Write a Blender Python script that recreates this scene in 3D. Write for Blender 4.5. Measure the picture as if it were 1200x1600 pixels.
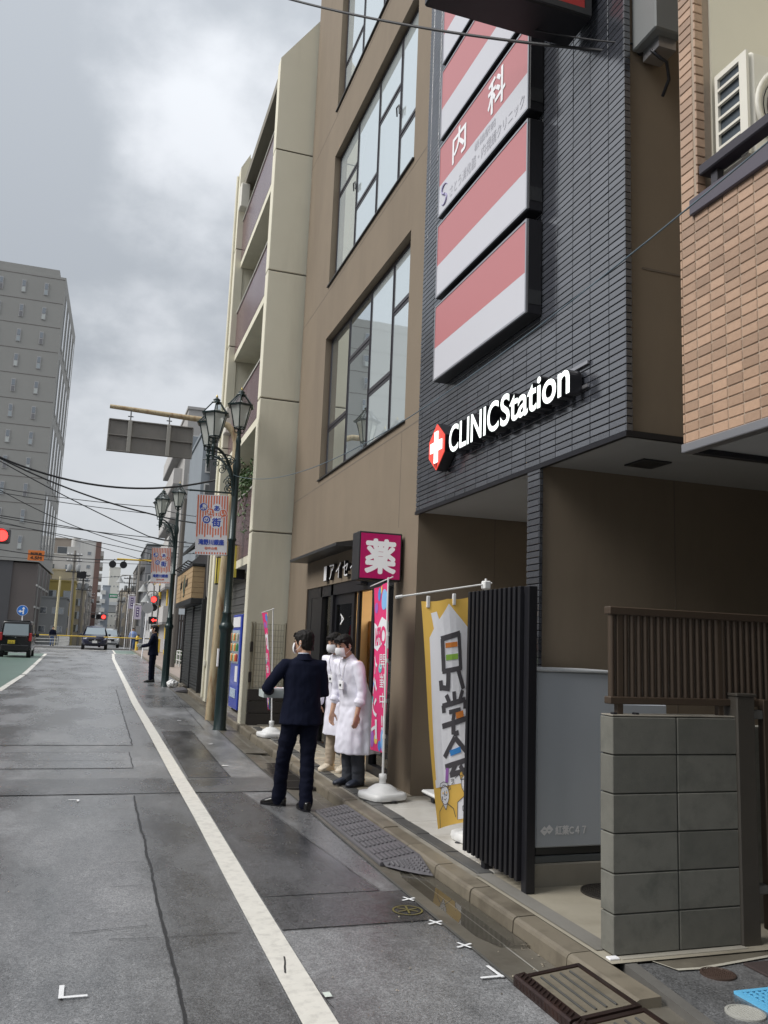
import bpy, bmesh, math, random
from math import sin, cos, pi, radians, hypot
from mathutils import Vector, Matrix, noise, kdtree
random.seed(7)
for o in list(bpy.data.objects): bpy.data.objects.remove(o)
scene = bpy.context.scene
COL = scene.collection

# ---------------------------------------------------------------- camera
cam_d = bpy.data.cameras.new('camera'); cam = bpy.data.objects.new('camera', cam_d); COL.objects.link(cam)
def set_camera(yaw, pitch, roll, h, fpx):
    yaw, pitch, roll = map(radians, (yaw, pitch, roll))
    f = Vector((sin(yaw)*cos(pitch), cos(yaw)*cos(pitch), sin(pitch)))
    r = Vector((cos(yaw), -sin(yaw), 0)); u = r.cross(f)
    r2 = r*cos(roll)+u*sin(roll); u2 = u*cos(roll)-r*sin(roll)
    m = Matrix((r2, u2, -f)).transposed().to_4x4(); m.translation = (0, 0, h)
    cam.matrix_world = m
    cam_d.sensor_fit = 'VERTICAL'; cam_d.sensor_height = 36; cam_d.lens = fpx/1600*36
    cam_d.clip_start = .05; cam_d.clip_end = 3000
set_camera(18.2, 8.95, 2.2, 1.6, 1328)
scene.camera = cam
scene.render.resolution_x = 768; scene.render.resolution_y = 1024

# ---------------------------------------------------------------- sky and sun (overcast)
SUN_EL, SUN_AZ = radians(43), radians(268)      # azimuth clockwise from +Y
world = bpy.data.worlds.new('World'); scene.world = world; world.use_nodes = True
wn, wl = world.node_tree.nodes, world.node_tree.links
wn.clear()
def WN(t, **k):
    n = wn.new(t)
    for a, b in k.items(): setattr(n, a, b)
    return n
sky = WN('ShaderNodeTexSky', sky_type='NISHITA', sun_disc=False, sun_elevation=SUN_EL, sun_rotation=SUN_AZ)
bg1 = WN('ShaderNodeBackground'); bg1.inputs[1].default_value = .07
wl.new(sky.outputs[0], bg1.inputs[0])
tc = WN('ShaderNodeTexCoord')
sep = WN('ShaderNodeSeparateXYZ'); wl.new(tc.outputs['Generated'], sep.inputs[0])
def wmath(op, a, b=None, c=None):
    n = WN('ShaderNodeMath', operation=op)
    for i, q in enumerate((a, b, c)):
        if q is None: continue
        if isinstance(q, (int, float)): n.inputs[i].default_value = q
        else: wl.new(q, n.inputs[i])
    return n.outputs[0]
zz = wmath('ADD', wmath('MAXIMUM', sep.outputs[2], 0.0), .55)       # project the direction on a flat cloud deck
comb = WN('ShaderNodeCombineXYZ')
wl.new(wmath('DIVIDE', sep.outputs[0], zz), comb.inputs[0]); wl.new(wmath('DIVIDE', sep.outputs[1], zz), comb.inputs[1])
def wnoise(scale, detail, rough, off, dist=.0):
    mp = WN('ShaderNodeMapping'); mp.inputs[1].default_value = off; wl.new(comb.outputs[0], mp.inputs[0])
    n = WN('ShaderNodeTexNoise'); n.inputs['Scale'].default_value = scale; n.inputs['Detail'].default_value = detail
    n.inputs['Roughness'].default_value = rough; n.inputs['Distortion'].default_value = dist
    wl.new(mp.outputs[0], n.inputs['Vector']); return n.outputs[0]
n1 = wnoise(.85, 6, .48, (3.50, 1.15, 0), .15); n2 = wnoise(4.5, 8, .55, (7.7, .4, 2))
mixn = wmath('ADD', wmath('MULTIPLY', n1, .82), wmath('MULTIPLY', n2, .18))
ramp = WN('ShaderNodeValToRGB'); wl.new(mixn, ramp.inputs[0])
cr = ramp.color_ramp; cr.interpolation = 'EASE'
cr.elements[0].position = .43; cr.elements[0].color = (.37, .395, .425, 1)
cr.elements[1].position = .62; cr.elements[1].color = (.75, .765, .79, 1)
e = cr.elements.new(.50); e.color = (.64, .66, .69, 1)
bg2 = WN('ShaderNodeBackground'); bg2.inputs[1].default_value = .54
grad = wmath('DIVIDE', wmath('ADD', wmath('MULTIPLY', wmath('MAXIMUM', sep.outputs[2], 0.0), 1.5), 1.0), 1.52)   # overcast sky: brighter towards the zenith
vsc = WN('ShaderNodeVectorMath', operation='SCALE'); wl.new(ramp.outputs[0], vsc.inputs[0]); wl.new(grad, vsc.inputs['Scale'])
wl.new(vsc.outputs[0], bg2.inputs[0])
mx = WN('ShaderNodeMixShader'); mx.inputs[0].default_value = .93
wl.new(bg1.outputs[0], mx.inputs[1]); wl.new(bg2.outputs[0], mx.inputs[2])
wo = WN('ShaderNodeOutputWorld'); wl.new(mx.outputs[0], wo.inputs[0])

sun_d = bpy.data.lights.new('sun', 'SUN'); sun_d.energy = 1.5; sun_d.angle = radians(35); sun_d.color = (1, .97, .93)
sun = bpy.data.objects.new('sun', sun_d); COL.objects.link(sun)
sd = Vector((sin(SUN_AZ)*cos(SUN_EL), cos(SUN_AZ)*cos(SUN_EL), sin(SUN_EL)))
sun.rotation_euler = sd.to_track_quat('Z', 'Y').to_euler(); sun.location = (-10, -10, 30)

vs = scene.view_settings
vs.view_transform = 'Standard'; vs.look = 'None'; vs.gamma = 1; vs.exposure = 1.2; vs.use_curve_mapping = False

# ---------------------------------------------------------------- materials
MATS = {}
def pm(name, col, rough=.6, var=.12, scale=3, detail=6, bump=0, bscale=60, metal=0, spec=.5, ior=None, rvar=0,
       island=0, objr=0, streak=0, emis=None, estr=0, dirt=None, dirt_amt=0, dscale=1.2, coat=0, sub=0, stretch=None, alpha=None, trans=0):
    """procedural principled material: colour noise, roughness noise, bump, per-piece variation, stains"""
    if name in MATS: return MATS[name]
    m = bpy.data.materials.new(name); m.use_nodes = True; MATS[name] = m
    N, L = m.node_tree.nodes, m.node_tree.links
    b = N['Principled BSDF']
    b.inputs['Metallic'].default_value = metal; b.inputs['Roughness'].default_value = rough
    b.inputs['Specular IOR Level'].default_value = spec
    if ior: b.inputs['IOR'].default_value = ior
    if coat: b.inputs['Coat Weight'].default_value = coat; b.inputs['Coat Roughness'].default_value = .08
    if trans: b.inputs['Transmission Weight'].default_value = trans
    c4 = (*col, 1)
    geo = N.new('ShaderNodeNewGeometry')
    vec = geo.outputs['Position']
    if stretch:
        mp = N.new('ShaderNodeMapping'); mp.inputs['Scale'].default_value = stretch; L.new(vec, mp.inputs[0]); vec = mp.outputs[0]
    nt = N.new('ShaderNodeTexNoise'); nt.inputs['Scale'].default_value = scale; nt.inputs['Detail'].default_value = detail; nt.inputs['Roughness'].default_value = .6
    L.new(vec, nt.inputs['Vector'])
    def math_(op, a, b_=None, clamp=False):
        n = N.new('ShaderNodeMath'); n.operation = op; n.use_clamp = clamp
        for i, q in enumerate((a, b_)):
            if q is None: continue
            if isinstance(q, (int, float)): n.inputs[i].default_value = q
            else: L.new(q, n.inputs[i])
        return n.outputs[0]
    # brightness factor
    f = math_('ADD', math_('MULTIPLY', math_('SUBTRACT', nt.outputs[0], .5), 2*var), 1.0)
    if island: f = math_('MULTIPLY', f, math_('ADD', math_('MULTIPLY', math_('SUBTRACT', geo.outputs['Random Per Island'], .5), 2*island), 1.0))
    if objr:
        oi = N.new('ShaderNodeObjectInfo')
        f = math_('MULTIPLY', f, math_('ADD', math_('MULTIPLY', math_('SUBTRACT', oi.outputs['Random'], .5), 2*objr), 1.0))
    hs = N.new('ShaderNodeVectorMath'); hs.operation = 'SCALE'; hs.inputs[0].default_value = col; L.new(f, hs.inputs['Scale'])
    out = hs.outputs[0]
    if dirt:
        mp2 = N.new('ShaderNodeMapping'); mp2.inputs['Scale'].default_value = (1, 1, .18 if streak else 1); L.new(geo.outputs['Position'], mp2.inputs[0])
        dn = N.new('ShaderNodeTexNoise'); dn.inputs['Scale'].default_value = dscale; dn.inputs['Detail'].default_value = 8; dn.inputs['Roughness'].default_value = .65
        L.new(mp2.outputs[0], dn.inputs['Vector'])
        dr = N.new('ShaderNodeMapRange'); dr.inputs[1].default_value = .48; dr.inputs[2].default_value = .72; dr.inputs[4].default_value = dirt_amt
        L.new(dn.outputs[0], dr.inputs[0])
        mix = N.new('ShaderNodeMix'); mix.data_type = 'RGBA'; mix.inputs[7].default_value = (*dirt, 1)
        L.new(dr.outputs[0], mix.inputs[0]); L.new(out, mix.inputs[6]); out = mix.outputs[2]
    L.new(out, b.inputs['Base Color'])
    if rvar:
        rn = N.new('ShaderNodeTexNoise'); rn.inputs['Scale'].default_value = scale*1.7; rn.inputs['Detail'].default_value = 5
        L.new(geo.outputs['Position'], rn.inputs['Vector'])
        L.new(math_('ADD', math_('MULTIPLY', math_('SUBTRACT', rn.outputs[0], .5), 2*rvar), rough, True), b.inputs['Roughness'])
    if bump:
        bn = N.new('ShaderNodeTexNoise'); bn.inputs['Scale'].default_value = bscale; bn.inputs['Detail'].default_value = 4
        L.new(vec, bn.inputs['Vector'])
        bp = N.new('ShaderNodeBump'); bp.inputs['Strength'].default_value = min(1, bump*60); bp.inputs['Distance'].default_value = bump
        L.new(bn.outputs[0], bp.inputs['Height']); L.new(bp.outputs[0], b.inputs['Normal'])
    if emis:
        b.inputs['Emission Color'].default_value = (*emis, 1); b.inputs['Emission Strength'].default_value = estr
    return m

# ---------------------------------------------------------------- mesh helpers
class MB:
    def __init__(s): s.v = []; s.f = []; s.m = []; s.s = []
    def add(s, v, f, m=0, smooth=False):
        o = len(s.v); s.v += [tuple(q) for q in v]
        for q in f: s.f.append([i+o for i in q]); s.m.append(m); s.s.append(smooth)
        return s
    def quad(s, a, b, c, d, m=0): return s.add([a, b, c, d], [(0, 1, 2, 3)], m)
    def box(s, x0, x1, y0, y1, z0, z1, m=0):
        if x0 > x1: x0, x1 = x1, x0
        if y0 > y1: y0, y1 = y1, y0
        v = [(x, y, z) for z in (z0, z1) for y in (y0, y1) for x in (x0, x1)]
        return s.add(v, [(0, 2, 3, 1), (4, 5, 7, 6), (0, 1, 5, 4), (2, 6, 7, 3), (0, 4, 6, 2), (1, 3, 7, 5)], m)
    def bev(s, x0, x1, y0, y1, z0, z1, b=.01, m=0, smooth=False):
        """box with chamfered edges"""
        if x0 > x1: x0, x1 = x1, x0
        if y0 > y1: y0, y1 = y1, y0
        lo, hi = (x0, y0, z0), (x1, y1, z1)
        v = []; idx = {}
        for c in range(8):
            sg = [(c >> k) & 1 for k in range(3)]
            for ax in range(3):
                p = []
                for k in range(3):
                    q = hi[k] if sg[k] else lo[k]
                    if k != ax: q += -b if sg[k] else b
                    p.append(q)
                idx[c, ax] = len(v); v.append(p)
        f = []
        for ax in range(3):
            o1, o2 = (ax+1) % 3, (ax+2) % 3
            for sd_ in (0, 1):
                cs = []
                for a, d in ((0, 0), (1, 0), (1, 1), (0, 1)):
                    c = (sd_ << ax) | (a << o1) | (d << o2); cs.append(idx[c, ax])
                f.append(cs if sd_ else cs[::-1])
        for ax in range(3):
            o1, o2 = (ax+1) % 3, (ax+2) % 3
            for a in (0, 1):
                for d in (0, 1):
                    c0 = (a << o1) | (d << o2); c1 = c0 | (1 << ax)
                    q = [idx[c0, o1], idx[c0, o2], idx[c1, o2], idx[c1, o1]]
                    f.append(q if a != d else q[::-1])
        for c in range(8):
            t = [idx[c, 0], idx[c, 1], idx[c, 2]]
            f.append(t if bin(c).count('1') % 2 else t[::-1])
        return s.add(v, f, m, smooth)
    def ring(s, p0, p1, n):
        d = (Vector(p1)-Vector(p0)).normalized()
        a = d.orthogonal().normalized() if abs(d.z) < .999 else Vector((1, 0, 0)); return a, d.cross(a)
    def cyl(s, p0, p1, r0, r1=None, n=12, m=0, cap=True, smooth=True):
        r1 = r0 if r1 is None else r1
        a, b = s.ring(p0, p1, n); p0, p1 = Vector(p0), Vector(p1)
        v = [p+(a*cos(2*pi*i/n)+b*sin(2*pi*i/n))*r for p, r in ((p0, r0), (p1, r1)) for i in range(n)]
        s.add(v, [(i, (i+1) % n, n+(i+1) % n, n+i) for i in range(n)], m, smooth)
        if cap: s.add(v, [tuple(range(n))[::-1], tuple(range(n, 2*n))], m)
        return s
    def tube(s, pts, r, n=8, m=0, cap=True):
        pts = [Vector(p) for p in pts]; rs = r if isinstance(r, (list, tuple)) else [r]*len(pts)
        v = []; a = None
        for i, p in enumerate(pts):
            d = (pts[min(i+1, len(pts)-1)]-pts[max(i-1, 0)]).normalized()
            if a is None: a = d.orthogonal().normalized()
            else: a = (a-d*a.dot(d)).normalized()
            b = d.cross(a)
            v += [p+(a*cos(2*pi*k/n)+b*sin(2*pi*k/n))*rs[i] for k in range(n)]
        f = [(i*n+k, i*n+(k+1) % n, (i+1)*n+(k+1) % n, (i+1)*n+k) for i in range(len(pts)-1) for k in range(n)]
        s.add(v, f, m, True)
        if cap: s.add(v, [tuple(range(n))[::-1], tuple(range((len(pts)-1)*n, len(pts)*n))], m)
        return s
    def lathe(s, prof, c=(0, 0, 0), n=16, m=0, smooth=True, rot=0):
        v = [(c[0]+r*cos(2*pi*k/n+rot), c[1]+r*sin(2*pi*k/n+rot), c[2]+z) for r, z in prof for k in range(n)]
        f = [(i*n+k, i*n+(k+1) % n, (i+1)*n+(k+1) % n, (i+1)*n+k) for i in range(len(prof)-1) for k in range(n)]
        s.add(v, f, m, smooth)
        s.add(v, [tuple(range(n))[::-1], tuple(range((len(prof)-1)*n, len(prof)*n))], m)
        return s
    def prism(s, poly, fn, a0, a1, m=0):
        """poly: list of 2d; fn(u,v,a)->3d"""
        n = len(poly); v = [fn(u, w, a) for a in (a0, a1) for u, w in poly]
        s.add(v, [(i, (i+1) % n, n+(i+1) % n, n+i) for i in range(n)]+[tuple(range(n))[::-1], tuple(range(n, 2*n))], m)
        return s
    def loft(s, secs, n=20, m=0, cap=True, smooth=True):
        """secs: list of (center, axis_a(vec incl. radius), axis_b(vec incl. radius)[, power])"""
        v = []
        for q in secs:
            c, a, b = Vector(q[0]), Vector(q[1]), Vector(q[2]); pw = q[3] if len(q) > 3 else 1
            for k in range(n):
                t = 2*pi*k/n; ct, st = cos(t), sin(t)
                ct = math.copysign(abs(ct)**pw, ct); st = math.copysign(abs(st)**pw, st)
                v.append(c+a*ct+b*st)
        L = len(secs)
        s.add(v, [(i*n+k, i*n+(k+1) % n, (i+1)*n+(k+1) % n, (i+1)*n+k) for i in range(L-1) for k in range(n)], m, smooth)
        if cap: s.add(v, [tuple(range(n))[::-1], tuple(range((L-1)*n, L*n))], m)
        return s
    def mesh(s, name, mats, org=(0, 0, 0), fix=True):
        me = bpy.data.meshes.new(name)
        ox, oy, oz = org
        me.from_pydata([(x-ox, y-oy, z-oz) for x, y, z in s.v], [], s.f)
        for mt in (mats if isinstance(mats, (list, tuple)) else [mats]): me.materials.append(mt)
        me.polygons.foreach_set('material_index', s.m); me.polygons.foreach_set('use_smooth', s.s)
        if fix:
            bm = bmesh.new(); bm.from_mesh(me); bmesh.ops.recalc_face_normals(bm, faces=bm.faces); bm.to_mesh(me); bm.free()
        me.update(); return me
    def build(s, name, mats, parent=None, org=None, fix=True):
        if org is None: org = WPOS.get(parent.name, (0, 0, 0)) if parent else (0, 0, 0)
        o = bpy.data.objects.new(name, s.mesh(name, mats, org, fix)); COL.objects.link(o)
        if parent: o.parent = parent; WPOS[o.name] = org
        else: o.location = org; WPOS[o.name] = tuple(org)
        return o
WPOS = {}     # world origin of every thing, so that its parts are written in world metres
def empty(name, loc, label=None, cat=None, group=None, kind=None, rz=0):
    o = bpy.data.objects.new(name, None); COL.objects.link(o); o.location = loc; o.rotation_euler.z = rz; o.empty_display_size = .2
    WPOS[o.name] = tuple(loc) if rz == 0 else (0, 0, 0)
    return tag(o, label, cat, group, kind)
def tag(o, label=None, cat=None, group=None, kind=None):
    for k, q in (('label', label), ('category', cat), ('group', group), ('kind', kind)):
        if q: o[k] = q
    return o
def inst(name, me, parent, loc, rot=(0, 0, 0)):
    """a part that shares its mesh; loc in world metres"""
    o = bpy.data.objects.new(name, me); COL.objects.link(o); o.parent = parent
    w = WPOS.get(parent.name, (0, 0, 0)); o.location = (loc[0]-w[0], loc[1]-w[1], loc[2]-w[2]); o.rotation_euler = rot
    return o
def frame(u, v, o):
    """4x4 from text x axis u, y axis v, origin o"""
    u, v = Vector(u).normalized(), Vector(v).normalized(); n = u.cross(v)
    m = Matrix((u, v, n)).transposed().to_4x4(); m.translation = o; return m
def text_geo(s, w=None, h=None, extrude=0, bold=0, res=4, shear=0):
    """text as vertices / faces, fitted in a box of w x h centred on the origin"""
    c = bpy.data.curves.new('lettering', 'FONT'); c.body = s; c.size = 1; c.extrude = 0; c.offset = bold; c.resolution_u = res; c.shear = shear
    t = bpy.data.objects.new('lettering', c); COL.objects.link(t)
    dg = bpy.context.evaluated_depsgraph_get(); me = bpy.data.meshes.new_from_object(t.evaluated_get(dg))
    bpy.data.objects.remove(t); bpy.data.curves.remove(c)
    V = [v.co.copy() for v in me.vertices]; F = [list(p.vertices) for p in me.polygons]; bpy.data.meshes.remove(me)
    if not V: return [], []
    x0, x1 = min(v.x for v in V), max(v.x for v in V); y0, y1 = min(v.y for v in V), max(v.y for v in V)
    sx = (w/(x1-x0)) if w else None; sy = (h/(y1-y0)) if h else None
    sx = sx or sy or 1; sy = sy or sx
    V = [Vector(((v.x-(x0+x1)/2)*sx, (v.y-(y0+y1)/2)*sy, 0)) for v in V]
    if extrude:
        bm = bmesh.new(); bv = [bm.verts.new(v) for v in V]
        for f in F:
            try: bm.faces.new([bv[i] for i in f])
            except ValueError: pass
        bmesh.ops.remove_doubles(bm, verts=bm.verts, dist=1e-5)
        r = bmesh.ops.extrude_face_region(bm, geom=list(bm.faces))
        for g_ in r['geom']:
            if isinstance(g_, bmesh.types.BMVert): g_.co.z += extrude
        bmesh.ops.recalc_face_normals(bm, faces=bm.faces)
        bm.verts.ensure_lookup_table(); bm.verts.index_update()
        V = [v.co.copy() for v in bm.verts]; F = [[v.index for v in f.verts] for f in bm.faces]; bm.free()
    return V, F
def text(mb, s, M, w=None, h=None, m=0, heavy=0, **k):
    """lettering; heavy thickens the strokes by laying shifted copies 0.2 mm apart"""
    V, F = text_geo(s, w-2*heavy if w else None, h-2*heavy if h else None, **k)
    sh = [(0, 0)] if not heavy else [(0, 0)]+[(heavy*cos(a), heavy*sin(a)) for a in [pi/4*i for i in range(8)]]
    for i, (dx, dy) in enumerate(sh): mb.add([M @ (v+Vector((dx, dy, .0002*i))) for v in V], F, m)
    return mb
def subdivide_plane(V, F, step):
    """cut a flat (z=0) mesh by a grid so that it can follow a curved cloth"""
    bm = bmesh.new(); bv = [bm.verts.new(v) for v in V]
    for f in F:
        try: bm.faces.new([bv[i] for i in f])
        except ValueError: pass
    for ax in (0, 1):
        lo = min(v[ax] for v in V); hi = max(v[ax] for v in V); n0, n1 = math.ceil(lo/step), math.floor(hi/step)
        no = [0, 0, 0]; no[ax] = 1
        for k in range(n0, n1+1):
            co = [0, 0, 0]; co[ax] = k*step
            bmesh.ops.bisect_plane(bm, geom=list(bm.verts)+list(bm.edges)+list(bm.faces), plane_co=co, plane_no=no)
    bm.verts.index_update(); r = [v.co.copy() for v in bm.verts], [[v.index for v in f.verts] for f in bm.faces]; bm.free(); return r
def cloth_print(mb, V, F, fn, off, m, step=.07, ox=0, oy=0):
    """print flat shape V,F on both faces of the cloth fn(u,v)->(point, normal)"""
    V = [Vector((v[0]+ox, v[1]+oy, 0)) for v in V]
    V, F = subdivide_plane(V, F, step)
    for sg in (1, -1):
        pts = []
        for v in V:
            p, n = fn(v.x, v.y); pts.append(Vector(p)+Vector(n)*off*sg)
        mb.add(pts, F, m)
def disc(r, n=24, ry=None, a0=0, a1=2*pi):
    return [Vector((r*cos(a0+(a1-a0)*i/n), (ry or r)*sin(a0+(a1-a0)*i/n), 0)) for i in range(n)], [list(range(n))]
def poly(pts): return [Vector((x, y, 0)) for x, y in pts], [list(range(len(pts)))]
def rect(x0, x1, y0, y1): return poly([(x0, y0), (x1, y0), (x1, y1), (x0, y1)])

# ground height: the street climbs a little to the level crossing
_ZY = [-80, 6, 10, 15, 25, 42, 65, 74, 90, 130, 600]; _ZZ = [0, 0, .03, .1, .2, .33, .52, .55, .45, 0, 0]
def zg(y):
    for i in range(len(_ZY)-1):
        if y <= _ZY[i+1]:
            t = (y-_ZY[i])/(_ZY[i+1]-_ZY[i]); return _ZZ[i]+(_ZZ[i+1]-_ZZ[i])*t
    return 0
def sheet(mb, x0, x1, y0, y1, dz, m=0, step=1.5):
    """a strip that follows the street profile; x0/x1 may be functions of y"""
    n = max(1, math.ceil((y1-y0)/step)); fx0 = x0 if callable(x0) else (lambda y: x0); fx1 = x1 if callable(x1) else (lambda y: x1)
    ys = sorted(set([y0+(y1-y0)*i/n for i in range(n+1)]+[k for k in _ZY if y0 < k < y1]))
    v = []
    for y in ys: v += [(fx0(y), y, zg(y)+dz), (fx1(y), y, zg(y)+dz)]
    mb.add(v, [(2*i, 2*i+1, 2*i+3, 2*i+2) for i in range(len(ys)-1)], m)
    return mb
# ---------------------------------------------------------------- ground, road, kerb
def asphalt(name, base, rough, wet=.12, speck=.35):
    m = bpy.data.materials.new(name); m.use_nodes = True; MATS[name] = m
    N, L = m.node_tree.nodes, m.node_tree.links; b = N['Principled BSDF']
    geo = N.new('ShaderNodeNewGeometry')
    def nz(scale, detail, st=(1, 1, 1)):
        mp = N.new('ShaderNodeMapping'); mp.inputs['Scale'].default_value = st; L.new(geo.outputs['Position'], mp.inputs[0])
        n = N.new('ShaderNodeTexNoise'); n.inputs['Scale'].default_value = scale; n.inputs['Detail'].default_value = detail; n.inputs['Roughness'].default_value = .62
        L.new(mp.outputs[0], n.inputs['Vector']); return n.outputs[0]
    def mr(a, f0, f1, t0, t1):
        n = N.new('ShaderNodeMapRange'); n.inputs[1].default_value = f0; n.inputs[2].default_value = f1; n.inputs[3].default_value = t0; n.inputs[4].default_value = t1
        L.new(a, n.inputs[0]); return n.outputs[0]
    def mul(a, c):
        n = N.new('ShaderNodeMath'); n.operation = 'MULTIPLY'; L.new(a, n.inputs[0]); L.new(c, n.inputs[1]); return n.outputs[0]
    big = nz(.9, 8, (1.3, .55, 1)); mid = nz(14, 5); fine = nz(190, 3)
    damp = mr(big, .40, .62, 1.0, .0)                     # 1 = soaked
    vor = N.new('ShaderNodeTexVoronoi'); vor.inputs['Scale'].default_value = 120; L.new(geo.outputs['Position'], vor.inputs['Vector'])
    stone = N.new('ShaderNodeSeparateColor'); L.new(vor.outputs['Color'], stone.inputs[0])
    sp = mr(stone.outputs[0], .90, 1, 0, speck)
    k = mul(mul(mr(damp, 0, 1, 1.12, .52), mr(stone.outputs[1], 0, 1, .66, 1.34)), mul(mr(mid, .3, .7, .86, 1.14), mr(fine, .3, .7, .5, 1.5)))
    ad = N.new('ShaderNodeMath'); ad.operation = 'ADD'; L.new(k, ad.inputs[0]); L.new(sp, ad.inputs[1])
    sc = N.new('ShaderNodeVectorMath'); sc.operation = 'SCALE'; sc.inputs[0].default_value = base; L.new(ad.outputs[0], sc.inputs['Scale'])
    L.new(sc.outputs[0], b.inputs['Base Color'])
    L.new(mr(damp, 0, 1, rough, rough-wet), b.inputs['Roughness'])
    hgt = N.new('ShaderNodeMath'); hgt.operation = 'ADD'; L.new(mr(vor.outputs['Distance'], 0, .6, 1, 0), hgt.inputs[0]); L.new(fine, hgt.inputs[1])
    bp = N.new('ShaderNodeBump'); bp.inputs['Distance'].default_value = .004; L.new(hgt.outputs[0], bp.inputs['Height'])
    L.new(mr(damp, 0, 1, .34, .10), bp.inputs['Strength']); L.new(bp.outputs[0], b.inputs['Normal'])
    b.inputs['IOR'].default_value = 1.6
    return m
A_old = asphalt('asphalt_old', (.225, .228, .233), .38)
A_mid = asphalt('asphalt_mid', (.15, .152, .156), .36)
A_new = asphalt('asphalt_fresh', (.095, .096, .10), .33, .15, .35)
A_grey = asphalt('asphalt_grey', (.235, .239, .244), .33)
M_tar = pm('tar_joint', (.018, .018, .019), .45, .3, 30)
M_line = pm('road_paint', (.70, .68, .62), .5, .10, 9, bump=.0008, bscale=160, dirt=(.30, .29, .26), dirt_amt=.4, dscale=16)
M_tape = pm('white_chalk', (.78, .79, .80), .6, .15, 60)
M_green = pm('green_lane_paint', (.14, .205, .17), .4, .2, 4, bump=.001, bscale=120, dirt=(.10, .13, .12), dirt_amt=.7, dscale=2)
M_conc = pm('gutter_concrete', (.14, .128, .105), .40, .25, 5, bump=.001, bscale=90, dirt=(.055, .047, .035), dirt_amt=.8, dscale=2.5, rvar=.15)
M_kerb = pm('kerb_concrete', (.175, .152, .115), .45, .22, 7, bump=.0015, bscale=110, dirt=(.07, .058, .042), dirt_amt=.75, dscale=4, objr=.14)
M_apron = pm('apron_concrete', (.35, .32, .255), .42, .14, 3, bump=.0008, bscale=80, dirt=(.20, .175, .13), dirt_amt=.7, dscale=1.7)
M_mortar = pm('mortar', (.27, .25, .21), .6, .15, 8, dirt=(.10, .09, .075), dirt_amt=.7, dscale=3)
M_earth = pm('earth', (.10, .095, .085), .8, .2, 2)
M_water = pm('puddle_water', (.9, .9, .88), .02, 0, 1, trans=1, ior=1.33)

g_ = MB(); g_.quad((-600, -80, -.06), (600, -80, -.06), (600, 900, -.06), (-600, 900, -.06))
tag(g_.build('ground', M_earth, fix=False), kind='structure')

road = MB(); sheet(road, -14, lambda y: 2.07 if y < 26.4 else 2.66, -8, 68, 0); sheet(road, -7, 3.4, 68, 400, 0, step=8)
road = tag(road.build('road', A_old, fix=False), kind='structure')
side = MB(); sheet(side, 2.66, 14, 26.4, 68, .06); side = tag(side.build('side_ground', pm('plaza_paving', (.33, .27, .23), .5, .2, 3, dirt=(.16, .14, .12), dirt_amt=.6), fix=False), kind='structure')
ke = MB()
for i in range(28): y = 26.5+1.45*i; ke.prism([(2.60, -.02), (2.605, .06), (2.62, .068), (2.70, .07), (2.70, -.02)], lambda u, v_, q: (u, q, v_+zg(q)), y, y+1.44)
tag(ke.build('far_kerb', M_kerb, side), kind='stuff')
crossing = MB(); sheet(crossing, -14, 12, 68, 74.5, .012); tag(crossing.build('tramway_crossing', pm('crossing_deck', (.16, .16, .155), .5, .2, 2), fix=False), kind='structure')
for y_ in (69.2, 70.6, 72.2, 73.6):
    r_ = MB(); lab_ = {69.2: 'nearest', 70.6: 'second nearest', 72.2: 'third', 73.6: 'farthest'}[y_]; r_.box(-40, 30, y_, y_+.07, zg(71)+.0, zg(71)+.03); tag(r_.build('tram_rail', pm('rail_steel', (.25, .24, .23), .3, .2, 4, metal=.9)), f'{lab_} of the steel tram rails crossing the far street', 'rail', 'tram rails at the level crossing')

def patch(name, x0, x1, y0, y1, dz, m):
    p = MB(); sheet(p, x0, x1, y0, y1, dz); return p.build(name, m, road, fix=False)
# repair patches and trench cuts, each a sheet of its own
patch('repair_patch', .50, .955, -8, 9.25, .004, A_mid)
patch('repair_patch', lambda y: 1.13, lambda y: 1.92-.09*max(0, y-5.6), 5.62, 9.25, .004, A_new)
patch('repair_patch', 1.13, 2.07, 4.98, 5.60, .004, A_new)
patch('repair_patch', -14, 2.07, 9.27, 10.15, .006, A_mid)
patch('repair_patch', -14, .55, 10.9, 12.2, .004, A_grey)
patch('repair_patch', -14, .62, 12.9, 24, .004, A_grey)
patch('repair_patch', 1.13, 1.62, 10.2, 14.6, .004, A_new)
patch('repair_patch', 1.13, 2.07, 19, 40, .004, A_mid)
def crack(pts, w, dz=.008):
    """a tarred crack: a thin wandering strip"""
    mb = MB(); v = []
    P = []
    for (xa, ya), (xb, yb) in zip(pts, pts[1:]):
        n = max(2, int(hypot(xb-xa, yb-ya)/.06))
        for i in range(n):
            t = i/n; x, y = xa+(xb-xa)*t, ya+(yb-ya)*t
            k = noise.noise((x*3, y*3, 4))*.014+noise.noise((x*17, y*17, 2))*.006
            P.append((x+k*(yb-ya)/(hypot(xb-xa, yb-ya)), y-k*(xb-xa)/hypot(xb-xa, yb-ya), .6+.6*abs(noise.noise((x*9, y*9, 8)))))
    for i, (x, y, k) in enumerate(P):
        x2, y2, _ = P[min(i+1, len(P)-1)]; x1, y1, _ = P[max(i-1, 0)]
        d = Vector((x2-x1, y2-y1)); d = d.normalized() if d.length else Vector((0, 1)); nx, ny = -d.y, d.x
        v += [(x+nx*w*k/2, y+ny*w*k/2, zg(y)+dz), (x-nx*w*k/2, y-ny*w*k/2, zg(y)+dz)]
    mb.add(v, [(2*i, 2*i+1, 2*i+3, 2*i+2) for i in range(len(P)-1)])
    return mb.build('road_crack', M_tar, road, fix=False)
crack([(.50, 2.6), (.49, 5), (.50, 7), (.49, 9.2)], .022)
crack([(.62, 12.9), (.61, 18), (.62, 24)], .02)
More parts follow.
